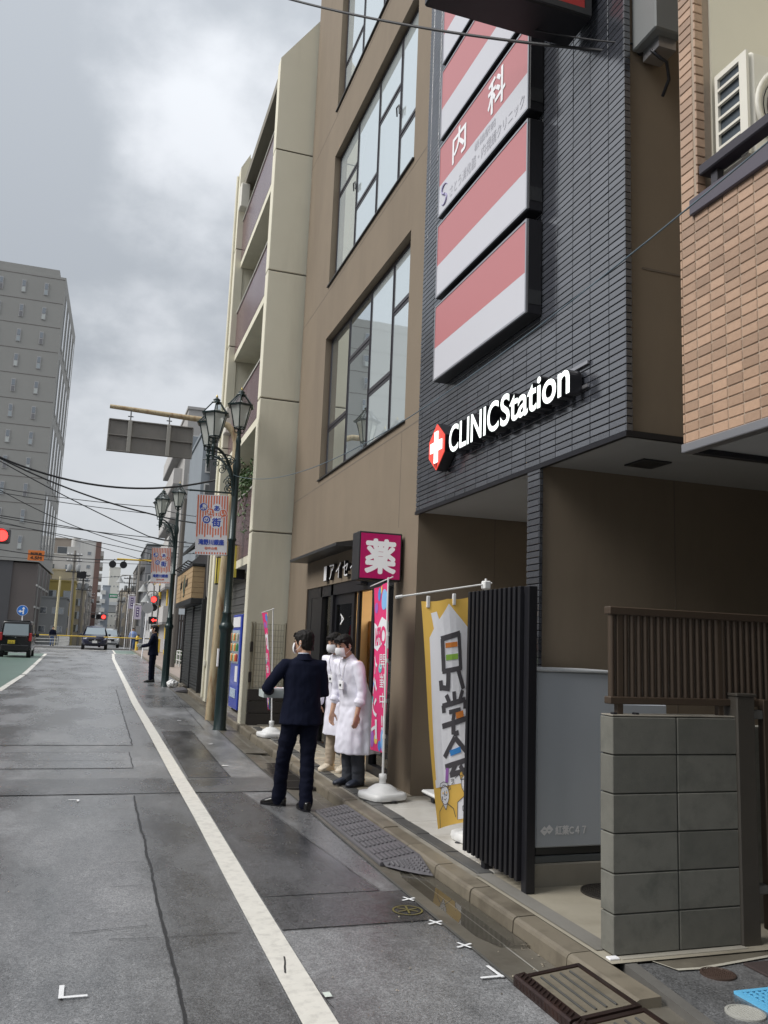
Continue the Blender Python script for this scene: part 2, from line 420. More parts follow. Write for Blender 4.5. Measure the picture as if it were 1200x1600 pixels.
crack([(-5, 9.26), (2.05, 9.26)], .014); crack([(-5, 10.17), (2.05, 10.17)], .014)
crack([(-5, 10.9), (.55, 10.9), (.55, 12.2), (-5, 12.2)], .014); crack([(-5, 11.5), (.53, 11.5)], .01); crack([(-5, 12.9), (.62, 12.9)], .016)
crack([(1.13, 4.97), (2.05, 4.97)], .008); crack([(1.13, 5.61), (2.05, 5.61)], .007); crack([(.2, 5.0), (.95, 4.97)], .007)
crack([(.0, 5.15), (.48, 5.2)], .008); crack([(.25, 6.6), (.49, 6.62)], .006); crack([(.2, 7.6), (.49, 7.6)], .006); crack([(.22, 6.0), (.49, 6.02)], .006); crack([(.18, 8.5), (.48, 8.5)], .006)
crack([(1.6, 10.2), (1.62, 14.6)], .008); crack([(1.14, 3.9), (1.05, 4.75)], .006); crack([(1.92, 5.62), (1.6, 9.25)], .006)
crack([(1.85, 14.8), (2.0, 24)], .014)
# painted markings
def lineX(y):
    pts = [(-9, 1.115), (8, 1.115), (20, 1.01), (47, 1.04), (58, 1.2)]
    for (a, xa), (b, xb) in zip(pts, pts[1:]):
        if y <= b: return xa+(xb-xa)*(y-a)/(b-a)
    return pts[-1][1]
ln = MB(); sheet(ln, lambda y: lineX(y)-.15, lineX, -8, 57, .0125, step=.4); ln.build('edge_line', M_line, road, fix=False)
crack([(1.01, 4.33), (1.055, 4.62)], .012, .015); crack([(1.0, 9.25), (1.11, 9.25)], .01, .015)
def leftX(y): return -2.03-.02*max(0, y-30)**1.05 if y > 30 else -2.03
gl = MB(); sheet(gl, -6.5, lambda y: leftX(y)-.16, 20, 53, .006); gl.build('green_lane', M_green, road, fix=False)
for i in range(13):
    y0 = 20+i*2.55
    d_ = MB(); sheet(d_, lambda y: leftX(y)-.15, leftX, y0, y0+(2.5 if i % 3 else 2.2), .011, step=.5); d_.build('lane_dash', M_line, road, fix=False)
gr = MB(); sheet(gr, 1.30, 2.75, 57.2, 66, .006); gr.build('green_box', M_green, road, fix=False)
bx_ = MB()
for x0, x1, y0, y1 in ((1.18, 1.30, 57, 66.2), (2.75, 2.87, 57, 66.2), (1.18, 2.87, 56.7, 57.2), (1.18, 2.87, 66, 66.4)): sheet(bx_, x0, x1, y0, y1, .010 if x1-x0 > .2 else .013)
bx_.build('box_outline', M_line, road, fix=False)
sl = MB(); sheet(sl, -5.5, 1.0, 63.5, 64.0, .010); sl.build('stop_line', M_line, road, fix=False)
# surveyors' tape marks on the asphalt
def mark(segs, w=.018, m=M_tape, name='tape_mark'):
    mb = MB()
    for i, (xa, ya, xb, yb) in enumerate(segs):
        d = Vector((xb-xa, yb-ya)).normalized(); nx, ny = -d.y*w/2, d.x*w/2; dz = .0095+.0015*i
        mb.quad((xa+nx, ya+ny, zg(ya)+dz), (xa-nx, ya-ny, zg(ya)+dz), (xb-nx, yb-ny, zg(yb)+dz), (xb+nx, yb+ny, zg(yb)+dz))
    return mb.build(name, m, road, fix=False)
mark([(-.012, 4.42, -.012, 4.27), (-.02, 4.275, .10, 4.275)], .022)
mark([(2.035, 4.22, 2.045, 4.06), (1.93, 4.075, 2.055, 4.075)], .02)
for x, y in ((2.035, 5.385), (2.03, 4.915), (2.04, 4.52)): mark([(x-.05, y-.02, x+.05, y+.02), (x-.02, y+.045, x+.02, y-.045)], .016)
mark([(-.12, 8.98, -.03, 8.97), (-.03, 8.97, -.03, 8.88)], .02)
mark([(1.13, 4.05, 1.165, 4.05)], .055, pm('tape_paper', (.62, .68, .62), .6, .25, 40), 'paper_tape')
mark([(1.70, 13.0, 1.76, 13.0)], .06); mark([(1.62, 11.0, 1.70, 11.0)], .05); mark([(1.53, 16.2, 1.6, 16.2)], .05)
yc = MB(); M_yel = pm('yellow_chalk', (.13, .11, .03), .6, .4, 90)
for rr in (.095,):
    v = []
    for i in range(33):
        a = 2*pi*i/32; v += [(1.95+rr*cos(a), 5.17+rr*sin(a), .009), (1.95+(rr-.012)*cos(a), 5.17+(rr-.012)*sin(a), .009)]
    yc.add(v, [(2*i, 2*i+1, 2*i+3, 2*i+2) for i in range(32)])
for a in (.3, 1.4, 2.4): yc.quad(*[(1.95+sx*.07*cos(a)-sy*.006*sin(a), 5.17+sx*.07*sin(a)+sy*.006*cos(a), .0105+a*.0008) for sx, sy in ((-1, -1), (1, -1), (1, 1), (-1, 1))])
yc.build('chalk_circle', M_yel, road, fix=False)

# gutter: two concrete slabs falling to the kerb, with standing water
gut = MB()
for a, b, za, zb in ((2.07, 2.29, 0, -.018), (2.29, 2.43, -.020, -.030)):
    ys = [-6+.5*i for i in range(66)]; v = []
    for y in ys: v += [(a, y, zg(y)+za+.002), (b, y, zg(y)+zb+.002)]
    gut.add(v, [(2*i, 2*i+1, 2*i+3, 2*i+2) for i in range(len(ys)-1)])
gut = tag(gut.build('gutter', M_conc, fix=False), kind='structure')
gj = MB(); sheet(gj, 2.283, 2.292, -6, 26, -.013); gj.build('gutter_joint', pm('pale_joint', (.30, .29, .26), .6, .2, 9), gut, fix=False)
gj = MB(); sheet(gj, 2.06, 2.078, -6, 26, .009); gj.build('asphalt_edge', pm('edge_tar', (.09, .088, .08), .6, .4, 14), gut, fix=False)
pud = MB(); sheet(pud, lambda y: 2.13+.03*sin(y*3.1)+.02*sin(y*7.7)+.22*max(0, abs(y-5.3)-.4), 2.427, 4.5, 6.1, -.0075, step=.05); tag(pud.build('puddle', M_water, gut, fix=False))
for y0, y1 in ((9.4, 11.3),):        # cast iron gutter grating
    G = pm('cast_iron', (.075, .07, .068), .4, .25, 12, metal=.6, bump=.001, bscale=60)
    t = empty('gutter_grating', (2.2, y0, zg(y0)), 'dark cast iron gutter grating behind the suited man', 'grating')
    fr = MB()
    for x in (2.09, 2.395): fr.box(x, x+.03, y0, y1, zg(y0)-.01, zg(y0)+.014)
    n = 4
    for i in range(n+1): fr.box(2.12, 2.395, y0+(y1-y0)*i/n-.015, y0+(y1-y0)*i/n+.015, zg(y0)-.01, zg(y0)+.013)
    fr.build('grating_frame', G, t)
    for i in range(n):
        for k in range(8):
            y = y0+(y1-y0)*(i+(k+.7)/8.5)/n; s = MB(); s.box(2.12, 2.395, y, y+.022, zg(y0)-.008, zg(y0)+.011); s.build('grating_bar', G, t)
cv = MB(); cv.bev(2.09, 2.40, 12.05, 12.6, zg(12)+.0, zg(12)+.016, .004); tag(cv.build('drain_cover', M_conc), 'weathered concrete drain cover in the gutter by the small flag stand', 'drain cover')

# grit and leaf litter washed into the gutter
gr_ = MB(); random.seed(21)
for _ in range(420):
    y = 3.4+abs(random.gauss(0, 6)); x = 2.425-abs(random.gauss(0, .10)) if random.random() < .75 else random.uniform(1.2, 2.4); s = random.uniform(.002, .006); z = zg(y)+(-.022 if x > 2.29 else .004)
    gr_.add([(x-s, y-s*.7, z), (x+s, y-s*.5, z), (x+s*.6, y+s, z), (x-s*.8, y+s*.8, z), (x, y, z+s*1.2)], [(0, 1, 4), (1, 2, 4), (2, 3, 4), (3, 0, 4)])
tag(gr_.build('gutter_grit', pm('grit', (.26, .23, .18), .8, .4, 60, island=.6), gut), kind='stuff'); random.seed(7)
# kerb stones
kerb = tag(empty('kerb', (2.5, 3, 0)), kind='structure')
kst = MB()
prof = [(2.43, -.05), (2.437, .05), (2.445, .066), (2.462, .074), (2.575, .077), (2.575, -.05)]
kst.prism(prof, lambda u, v_, a: (u-2.5, a, v_), .003, .593)
kme = kst.mesh('kerb_stone', M_kerb)
for i in range(38):
    y = 3.52+.6*i
    if 23.4 < y < 24.6: continue
    o = inst('kerb_stone', kme, kerb, (2.5+random.uniform(-.004, .004), y, zg(y+.3)+random.uniform(-.003, .003))); o.rotation_euler.x = math.atan2(zg(y+.6)-zg(y), .6)
# strip of mortar behind the kerb, dark stone border, entrance tiles, pavers
pav = MB(); sheet(pav, 2.575, 6.5, 5.55, 26.5, .070); pav = tag(pav.build('pavement', M_mortar, fix=False), kind='structure')
M_dark = pm('dark_border_stone', (.085, .085, .083), .5, .2, 8, bump=.001, bscale=70, objr=.15, dirt=(.16, .15, .13), dirt_amt=.5, dscale=4)
for i in range(15):
    y = 5.62+.6*i; t = MB(); t.bev(2.63, 2.745, y, y+.594, zg(y+.3)+.05, zg(y+.3)+.083, .003); t.build('border_stone', M_dark, pav)
M_wt = pm('entrance_tile', (.62, .60, .555), .22, .05, 2.5, objr=.05, dirt=(.42, .39, .33), dirt_amt=.6, dscale=2.2, bump=.0003, bscale=40)
for i in range(5):
    for j in range(5):
        x, y = 2.75+.6*j, 5.62+.565*i; t = MB(); t.bev(x, x+.594, y, y+.559, .05+zg(y), .084+.003*(i > 2), .002); t.build('floor_tile', M_wt, pav)
M_pv = pm('small_paver', (.40, .36, .29), .45, .14, 8, objr=.18, bump=.001, bscale=70, dirt=(.20, .17, .13), dirt_amt=.5, dscale=4)
pvm = MB(); pvm.bev(-.0725, .0725, -.097, .097, -.03, .012, .003); pvm = pvm.mesh('paver', M_pv)
for i in range(31):
    for j in range(3):
        y = 8.56+.2*i; x = 2.825+.15*j; inst('paver', pvm, pav, (x, y, zg(y)+.072+random.uniform(-.001, .001)), (0, 0, random.uniform(-.006, .006)))
pv2 = MB(); sheet(pv2, 2.75, 3.19, 14.75, 21, .083); pv2.build('concrete_strip', M_mortar, pav, fix=False)
# light concrete apron below the cabinet, and the dark lot in front of the block wall
ap = MB(); sheet(ap, 2.575, 9, 3.92, 5.55, .078); ap = tag(ap.build('concrete_apron', M_apron, fix=False), kind='structure')
st = MB(); sheet(st, 2.6, 2.72, 4.1, 5.6, .083); st.build('grey_mortar_band', pm('grey_band', (.22, .21, .19), .45, .2, 6, dirt=(.13, .12, .1), dirt_amt=.6, dscale=3), ap, fix=False)
lot = MB()
pts_in = [(2.68, 4.0), (2.60, 3.3), (2.5, 2.4), (2.4, 0), (2.4, -8), (14, -8), (14, 3.92), (2.7, 3.92)]
lot.add([(x, y, .066) for x, y in pts_in[1:]], [tuple(range(7))]); lot = tag(lot.build('private_lot', A_mid, fix=False), kind='structure')
lip = MB(); lip.prism([(2.655, 3.97), (2.58, 3.3), (2.48, 2.4), (2.36, 0), (2.42, 0), (2.54, 2.4), (2.64, 3.3), (2.72, 3.93)], lambda u, v_, a: (u, v_, a), -.05, .072)
lip.build('concrete_lip', pm('lip_concrete', (.13, .125, .115), .5, .25, 9, bump=.003, bscale=60), lot)
bs = MB(); bs.add([(x, y, .070) for x, y in ((2.70, 3.97), (2.80, 3.97), (2.87, 3.80), (3.0, 3.79), (3.5, 3.86), (4.4, 3.95), (4.4, 4.02), (2.70, 4.01))], [tuple(range(8))]); bs.build('worn_concrete_band', pm('worn_conc', (.15, .135, .105), .5, .25, 5, dirt=(.07, .06, .05), dirt_amt=.6, dscale=3), lot, fix=False)
el = MB()
ep = [(2.70, 3.965), (2.80, 3.96), (2.865, 3.795), (3.0, 3.785), (3.5, 3.855), (4.4, 3.945)]
for (xa, ya), (xb, yb) in zip(ep, ep[1:]): el.quad((xa, ya-.012, .074), (xb, yb-.012, .074), (xb, yb+.012, .074), (xa, ya+.012, .074))
el.build('pale_joint_line', pm('pale_seal', (.42, .40, .34), .6, .25, 20), lot, fix=False)
mid_ = MB(); mid_.add([(x, y, .03) for x, y in ((2.43, 3.53), (2.66, 3.9), (2.50, 2.4), (2.3, 2.4))], [(0, 1, 2, 3)]); mid_.build('sunken_joint', M_conc, lot, fix=False)
# covers in the ground
def round_cover(name, x, y, r, z, m, label, ribs=8):
    t = empty(name, (x, y, z), label, 'manhole cover')
    c = MB(); c.lathe([(r, -.01), (r, .006), (r-.012, .008), (r-.014, .003), (.001, .003)], (x, y, z), 36, smooth=False); c.build('cover_plate', m, t)
    for i in range(ribs):
        k = (i-(ribs-1)/2)*2*r*.85/ribs; hw = math.sqrt(max(0, (r*.88)**2-k*k))
        if hw > .01: b = MB(); b.box(x+k-r*.03, x+k+r*.03, y-hw, y+hw, z+.003, z+.007); b.build('cover_rib', m, t)
    return t
M_iron = pm('iron_cover', (.055, .05, .046), .38, .3, 30, metal=.5, bump=.001, bscale=50)
round_cover('manhole_cover', 3.30, 5.02, .20, .082, M_iron, 'black ribbed iron cover in pale concrete beside the block wall', 12)
round_cover('manhole_cover', 3.04, 3.71, .085, .068, pm('rust_iron', (.075, .05, .04), .5, .3, 30, metal=.3), 'small rust brown round cover in front of the block wall', 7)
round_cover('manhole_cover', 2.84, 3.295, .085, .068, pm('grey_cover', (.36, .36, .33), .5, .15, 30), 'small pale grey round cover at the lower right corner', 9)
bl = empty('drain_grate', (3.08, 3.38, .068), 'bright blue plastic drain grate set in the lot', 'grate')
M_blue = pm('blue_plastic', (.13, .45, .72), .4, .1, 20)
f_ = MB()
for x0, x1, y0, y1 in ((2.95, 3.29, 3.47, 3.495), (2.95, 3.29, 3.255, 3.28), (2.95, 2.975, 3.28, 3.47), (3.265, 3.29, 3.28, 3.47)): f_.box(x0, x1, y0, y1, .066, .079)
f_.build('grate_frame', M_blue, bl)
for i in range(9):
    b = MB(); x = 2.985+.033*i; b.box(x, x+.012, 3.28, 3.47, .066, .0775); b.build('grate_bar', M_blue, bl)
for i in range(5):
    b = MB(); y = 3.305+.036*i; b.box(2.975, 3.265, y, y+.01, .066, .0765); b.build('grate_bar', M_blue, bl)
hole = MB(); hole.box(2.975, 3.265, 3.28, 3.47, .064, .0685); hole.build('grate_well', pm('well_dark', (.02, .02, .02), .8), bl)
mt = MB(); mt.bev(3.26, 3.75, 3.6, 3.79, .066, .078, .003); tag(mt.build('doormat', pm('brown_mat', (.045, .032, .03), .9, .35, 120, bump=.004, bscale=200)), 'dark brown bristle mat at the right edge of the lot', 'mat')
# steel framed kerb ramp at the very front and two rubber ramps
rp = empty('kerb_ramp', (2.25, 3.7, 0), 'steel edged concrete kerb ramp with chequer plate front at lower right', 'kerb ramp')
def ramp_pt(u, v_):   # u 0..1 across (road->kerb), v along y
    return (2.085+.35*u, v_, .035+.035*u)
M_steel = pm('rusty_chequer', (.060, .038, .034), .33, .35, 25, metal=.7, bump=.0015, bscale=45, dirt=(.10, .05, .035), dirt_amt=.5, dscale=8)
for ya, yb in ((3.46, 3.98), (2.84, 3.44)):
    c = MB(); a, b, cc, d = ramp_pt(.1, ya+.03), ramp_pt(.93, ya+.03), ramp_pt(.93, yb-.03), ramp_pt(.1, yb-.03)
    lo = lambda p: (p[0], p[1], 0)
    c.add([a, b, cc, d, lo(a), lo(b), lo(cc), lo(d)], [(0, 1, 2, 3), (0, 4, 5, 1), (1, 5, 6, 2), (2, 6, 7, 3), (3, 7, 4, 0)]); c.build('concrete_infill', pm('ramp_infill', (.155, .135, .10), .6, .25, 30, bump=.003, bscale=140, dirt=(.09, .075, .05), dirt_amt=.6, dscale=6), rp)
    s = MB()
    s.prism([(2.06, 0), (2.062, .04), (2.072, .048), (2.12, .056), (2.12, .0)], lambda u, v_, q: (u, q, v_), ya, yb)
    s.build('chequer_front', M_steel, rp)
    for q in range(int((yb-ya)/.035)):
        y = ya+.02+q*.035; k = MB(); k.tube([(2.078, y, .052), (2.108, y+.02, .058)], .004, 5); k.build('chequer_stud', M_steel, rp)
        k = MB(); k.tube([(2.0605, y+.01, .008), (2.062, y+.022, .034)], .0035, 5); k.build('chequer_stud', M_steel, rp)
    s = MB(); s.box(2.40, 2.425, ya, yb, 0, .074); s.build('back_angle', M_steel, rp)
    for y in (ya, yb-.028): s = MB(); s.prism([(2.12, 0), (2.12, .0445), (2.40, .0725), (2.40, 0)], lambda u, v_, q: (u, q, v_), y, y+.028); s.build('end_angle', M_steel, rp)
    for i in range(4):
        u = .27+.15*i; s = MB(); p0, p1 = ramp_pt(u, ya+.06), ramp_pt(u, yb-.06); s.tube([(p0[0], p0[1], p0[2]+.002), (p1[0], p1[1], p1[2]+.002)], .006, 6); s.build('grip_rod', pm('rod_steel', (.12, .12, .115), .4, .2, 20, metal=.6), rp)
M_rub = pm('rubber_ramp', (.12, .116, .125), .42, .2, 20, bump=.001, bscale=80)
def rubber(y0, y1, label, nose):
    t = empty('rubber_ramp', (2.25, y0, zg(y0)), label, 'kerb ramp', 'rubber kerb ramps')
    z0 = zg((y0+y1)/2); b = MB()
    b.prism([(2.12, z0+.012), (2.125, z0+.020), (2.40, z0+.066), (2.428, z0+.066), (2.428, z0-.01), (2.12, z0-.005)], lambda u, v_, q: (u, q, v_), y0, y1); b.build('ramp_body', M_rub, t)
    n = max(1, round((y1-y0)/.38))
    bar = MB(); bar.bev(-.0095, .0095, -.072, .072, 0, .012, .003); bar = bar.mesh('rubber_rib', M_rub)
    for i in range(n):
        for r in range(2):
            for c in range(7):
                x = 2.148+.034*c+.014*0; pass
        for c in range(8):
            for r in range(2):
                x = 2.15+.034*c; y = y0+(y1-y0)*(i+.5)/n+(-.085 if r else .085)
                inst('rubber_rib', bar, t, (x, y, z0+.020+.046*(x-2.125)/.275), (0, -math.atan2(.046, .275), 0))
    if nose:
        c = MB(); P = [(2.14, y0, z0+.02), (2.40, y0, z0+.066), (2.43, y0, z0+.066), (2.41, y0-.33, z0-.005), (2.33, y0-.27, z0-.003), (2.24, y0-.17, z0-.002), (2.15, y0-.04, z0+.0)]
        c.add(P, [(0, 1, 2, 3, 4, 5, 6)][:0] + [(0, 1, 6), (1, 5, 6), (1, 4, 5), (1, 3, 4), (1, 2, 3)]); c.build('corner_nose', M_rub, t)
        for i in range(9):
            for j in range(6):
                a, d = (i+.5)/9, (j+.5)/6; x = 2.16+.25*a; y = y0-.02-.30*d*a; zt = z0+.02+.046*a-(.055*d)*a
                if d*a < .9: k = MB(); k.lathe([(.008, -.006), (.006, .005), (.001, .006)], (x, y, zt), 6); k.build('rubber_stud', M_rub, t)
    return t
rubber(6.22, 8.2, 'long dark rubber kerb ramp with ribbed top in front of the white entrance tiles', True)
rubber(23.5, 24.7, 'dark rubber kerb ramp beside the far lamp post', False)
# ---------------------------------------------------------------- clinic building
M_brown = pm('brown_stucco', (.192, .152, .108), .85, .10, 2.2, bump=.0016, bscale=200, dirt=(.15, .117, .083), dirt_amt=.75, dscale=1.0, streak=1)
M_brown2 = pm('brown_stucco_joint', (.14, .115, .09), .85, .1, 5)
M_frame = pm('window_frame', (.055, .052, .060), .38, .1, 12, metal=.4)
M_black = pm('black_metal', (.016, .016, .020), .38, .15, 14, metal=.3)
M_dgrey = pm('dark_grey_metal', (.045, .047, .050), .42, .12, 9, metal=.4)
M_soffit = pm('soffit_panel', (.33, .327, .318), .7, .05, 2)
M_grout = pm('dark_grout', (.012, .012, .016), .85, .15, 20)
M_tile = pm('slate_tile', (.054, .058, .070), .19, .10, 30, island=.24, objr=.24, rvar=.08, bump=.0006, bscale=90, spec=.5, ior=2.3)
def mirror_glass(name, tint, k):
    m = bpy.data.materials.new(name); m.use_nodes = True; N, L = m.node_tree.nodes, m.node_tree.links; b = N['Principled BSDF']
    b.inputs['Base Color'].default_value = (*tint, 1); b.inputs['Roughness'].default_value = .015; b.inputs['IOR'].default_value = 1.6; b.inputs['Metallic'].default_value = k
    tn = N.new('ShaderNodeTexNoise'); tn.inputs['Scale'].default_value = 1.3; tn.inputs['Detail'].default_value = 1
    g = N.new('ShaderNodeNewGeometry'); L.new(g.outputs['Position'], tn.inputs['Vector'])
    bp = N.new('ShaderNodeBump'); bp.inputs['Strength'].default_value = .12; bp.inputs['Distance'].default_value = .01; L.new(tn.outputs[0], bp.inputs['Height']); L.new(bp.outputs[0], b.inputs['Normal'])
    MATS[name] = m; return m
M_mirror = mirror_glass('coated_window_glass', (.86, .93, .94), .95)
M_sky_glass = mirror_glass('sky_brightened_glass', (.80, .88, .90), .62)  # pale diffuse share paints in bright sky reflected by the panes
M_dwin = mirror_glass('dark_window_glass', (.20, .22, .24), .6)
def clear_glass(name, ior=1.5, tint=(1, 1, 1), rough=.0):
    m = bpy.data.materials.new(name); m.use_nodes = True; N, L = m.node_tree.nodes, m.node_tree.links
    N.remove(N['Principled BSDF']); t = N.new('ShaderNodeBsdfTransparent'); t.inputs[0].default_value = (*tint, 1)
    g = N.new('ShaderNodeBsdfGlossy'); g.inputs['Roughness'].default_value = rough+.01; f = N.new('ShaderNodeFresnel'); f.inputs[0].default_value = ior
    x = N.new('ShaderNodeMixShader'); L.new(f.outputs[0], x.inputs[0]); L.new(t.outputs[0], x.inputs[1]); L.new(g.outputs[0], x.inputs[2])
    L.new(x.outputs[0], N['Material Output'].inputs[0]); MATS[name] = m; return m
M_glass = clear_glass('shop_glass', 1.6, (.86, .9, .88))

def wall_x(mb, X, y0, y1, z0, z1, ops, depth, m=0):
    """facade in plane X=const (outside is -X) with rectangular openings and their reveals"""
    ys = sorted(set([y0, y1]+[q for o in ops for q in o[:2]])); zs = sorted(set([z0, z1]+[q for o in ops for q in o[2:]]))
    for a, b in zip(ys, ys[1:]):
        for c, d in zip(zs, zs[1:]):
            ym, zm = (a+b)/2, (c+d)/2
            if any(o[0] < ym < o[1] and o[2] < zm < o[3] for o in ops): continue
            mb.quad((X, a, c), (X, a, d), (X, b, d), (X, b, c), m)
    for a, b, c, d in ops:
        Xd = X+depth
        mb.quad((X, a, c), (Xd, a, c), (Xd, a, d), (X, a, d), m); mb.quad((X, b, c), (X, b, d), (Xd, b, d), (Xd, b, c), m)
        mb.quad((X, a, d), (Xd, a, d), (Xd, b, d), (X, b, d), m); mb.quad((X, a, c), (X, b, c), (Xd, b, c), (Xd, a, c), m)
    return mb
XB, XT = 3.19, 3.15
clinic = empty('clinic_building', (3.2, 9, .08), 'brown stucco clinic building with dark slate tile wall and tall grouped windows', 'building')
WIN = [(9.07, 13.13, 4.19, 6.58), (9.07, 13.13, 7.50, 9.86), (9.07, 13.13, 10.72, 13.1), (9.07, 13.13, 14.0, 16.4)]
DOOR = (9.23, 13.55, .10, 2.46)
w = MB(); wall_x(w, XB, 8.5, 14.96, -.1, 18, WIN+[DOOR], .2)
w.quad((XB, 14.96, -.1), (XB, 14.96, 18), (12, 14.96, 18), (12, 14.96, -.1)); w.quad((3.2, 4.60, 18), (12, 4.60, 18), (12, 14.96, 18), (XB, 14.96, 18))
w.quad((12, 4.62, -.1), (12, 14.96, -.1), (12, 14.96, 18), (12, 4.62, 18)); w.build('stucco_wall', M_brown, clinic, fix=False)
w = MB(); w.box(3.20, 12, 4.635, 4.9, 3.045, 18); w.build('side_wall', M_brown, clinic)
w = MB(); w.box(XB+.002, 12, 8.50, 8.7, -.1, 3.045); w.build('recess_wall', M_brown, clinic)
w = MB(); w.box(3.185, 12, 5.775, 5.95, -.1, 3.045); w.build('passage_wall', M_brown, clinic)
w = MB(); w.box(7.6, 7.8, 5.95, 8.5, -.1, 3.045); w.build('recess_back', M_brown, clinic)
for a in (5.03, 6.5): w = MB(); w.box(7.55, 7.6, a+1.2, a+1.26, .08, 2.6); w.build('recess_trim', M_dgrey, clinic)
for a, b in ((4.65, 6.3), (6.31, 8.48)): w = MB(); w.box(3.18, 12, a, b, 3.035, 3.10); w.build('soffit_panel', M_soffit, clinic)
w = MB(); w.box(3.143, 3.178, 4.60, 8.50, 3.005, 3.04); w.build('soffit_trim', M_black, clinic)
w = MB(); w.box(3.178, 12, 4.60, 4.633, 3.005, 3.045); w.build('soffit_trim', M_black, clinic)
for z in (4.09, 7.40, 10.62): w = MB(); w.box(XB-.0015, XB+.01, 8.51, 14.95, z-.007, z+.007); w.build('wall_joint', M_brown2, clinic)
for z in (4.2,): w = MB(); w.box(3.30, 12, 4.632, 4.64, z-.007, z+.007); w.build('wall_joint', M_brown2, clinic)
w = MB(); w.box(XB-.0015, XB+.01, 9.14, 9.15, 2.95, 4.08); w.build('wall_joint', M_brown2, clinic)
for x_ in (4.1, 5.3): w = MB(); w.box(x_-.004, x_+.004, 8.498, 8.501, .08, 3.03); w.build('wall_joint', M_brown2, clinic); w = MB(); w.box(x_+.3-.004, x_+.3+.004, 5.773, 5.776, .08, 3.03); w.build('wall_joint', M_brown2, clinic)
w = MB(); w.bev(3.7, 3.95, 5.2, 5.45, 3.022, 3.034, .004); w.build('soffit_vent', M_dgrey, clinic)
dl = MB(); dl.lathe([(.055, 3.028), (.05, 3.036)], (4.6, 7.3, 0), 20); dl = dl.build('downlight', pm('downlight_lens', (1, .97, .9), .4, 0, 1, emis=(1, .95, .85), estr=7), clinic)
# windows: frame > panes
for wi, (a, b, c, d) in enumerate(WIN):
    Xf = XB+.13
    cols = [9.07, 9.96, 10.93, 12.02, 13.13]; f = MB(); panes = []
    for y in (a, b): f.box(Xf-.03, Xf+.06, y-.0 if y == a else y-.055, y+.055 if y == a else y, c, d)
    f.box(Xf-.03, Xf+.06, a+.055, b-.055, c, c+.06); f.box(Xf-.03, Xf+.06, a+.055, b-.055, d-.06, d)
    for y in cols[1:-1]: f.box(Xf-.03, Xf+.06, y-.036, y+.036, c+.06, d-.06); f.box(Xf-.038, Xf-.0305, y-.008, y+.008, c+.06, d-.06)
    for i in range(4):
        ya, yb = cols[i]+(.055 if i == 0 else .036), cols[i+1]-(.055 if i == 3 else .036)
        hi = (i % 2 == 0) == (wi % 2 == 0)
        zt = d-.72 if hi else c+.86
        f.box(Xf-.026, Xf+.055, ya, yb, zt-.055, zt+.055); f.box(Xf-.036, Xf-.026, ya, yb, zt-.008, zt+.008)
        panes += [(ya, yb, c+.06, zt-.055), (ya, yb, zt+.055, d-.06)]
    fo = f.build('window', M_frame, clinic)
    for (ya, yb, za, zb) in panes: p = MB(); p.box(Xf-.021, Xf-.012, ya, yb, za, zb); p.build('pane', M_mirror if (wi == 0 and ya > 10.9) else M_sky_glass, fo)
    s = MB(); s.prism([(XB-.03, c-.012), (XB-.03, c+.006), (Xf-.03, c+.028), (Xf-.03, c-.012)], lambda u, v, q: (u, q, v), a-.03, b+.03); s.build('sill', M_dgrey, fo)
    for y in (cols[1], cols[3]) if wi % 2 else (): 
        h = MB(); zt = c+1.28; h.tube([(Xf-.06, y-.05, zt-.12), (Xf-.07, y-.05, zt), (Xf-.07, y+.05, zt+.02), (Xf-.06, y+.05, zt-.10)], .012, 6); h.build('handle', M_dgrey, fo)
# slate tiles
PY, PZ = .2385, .0507
edges = [4.612]+[4.805+PY*i for i in range(17)]; edges[-1] = 8.495
tw = MB(); tw.box(XT+.012, 3.199, 4.618, 8.494, 3.04, 18); tw = tw.build('tile_backing', M_grout, clinic)
pl = MB(); pl.box(XT+.012, 3.184, 5.766, 5.955, -.05, 3.034); pl.build('pillar_backing', M_grout, clinic)
def tile_mesh(wy):
    t = MB(); t.bev(-.006, .006, -wy/2, wy/2, -(PZ-.0075)/2, (PZ-.0075)/2, .0022); return t
cand = []
for r in range(int((12-3.04)/PZ)):
    for i in range(len(edges)-1): cand.append((XT+.006, (edges[i]+edges[i+1])/2, 3.04+PZ*(r+.5), edges[i+1]-edges[i]-.007))
for r in range(int((3.03-.08)/PZ)): cand.append((XT+.006, 5.862, .085+PZ*(r+.5), .188))
hidden = lambda y, z: 5.76 < y < 7.72 and z > 4.27 or (z < 2.0 and y > 5.7 and z < .9)
cand.sort(key=lambda q: (hidden(q[1], q[2]), q[0]**2+q[1]**2+(q[2]-1.6)**2))
tmes = {}
rest = MB()
for k, (x, y, z, wy) in enumerate(cand):
    rot = (random.gauss(0, .004), random.gauss(0, .010), random.gauss(0, .007))
    if k < 296:
        key = round(wy, 3)
        if key not in tmes: tmes[key] = tile_mesh(wy).mesh('tile', M_tile)
        inst('tile', tmes[key], tw, (x, y, z), rot)
    else:
        t = tile_mesh(wy); R = Matrix.Rotation(rot[2], 3, 'Z') @ Matrix.Rotation(rot[1], 3, 'Y')
        rest.add([R @ Vector(v)+Vector((x, y, z)) for v in t.v], t.f)
for r in range(int((10-3.04)/PZ)):   # returns on the near end
    t = MB(); z = 3.04+PZ*(r+.5); t.bev(XT, XT+.05, 4.606, 4.616, z-.0225, z+.0225, .002); rest.add(t.v, t.f)
for r in range(int((3.03-.08)/PZ)):
    z = .085+PZ*(r+.5); t = MB(); t.bev(XT, XT+.03, 5.754, 5.765, z-.0225, z+.0225, .002); rest.add(t.v, t.f)
tag(rest.build('tile_field', M_tile, clinic, fix=False), kind='stuff')

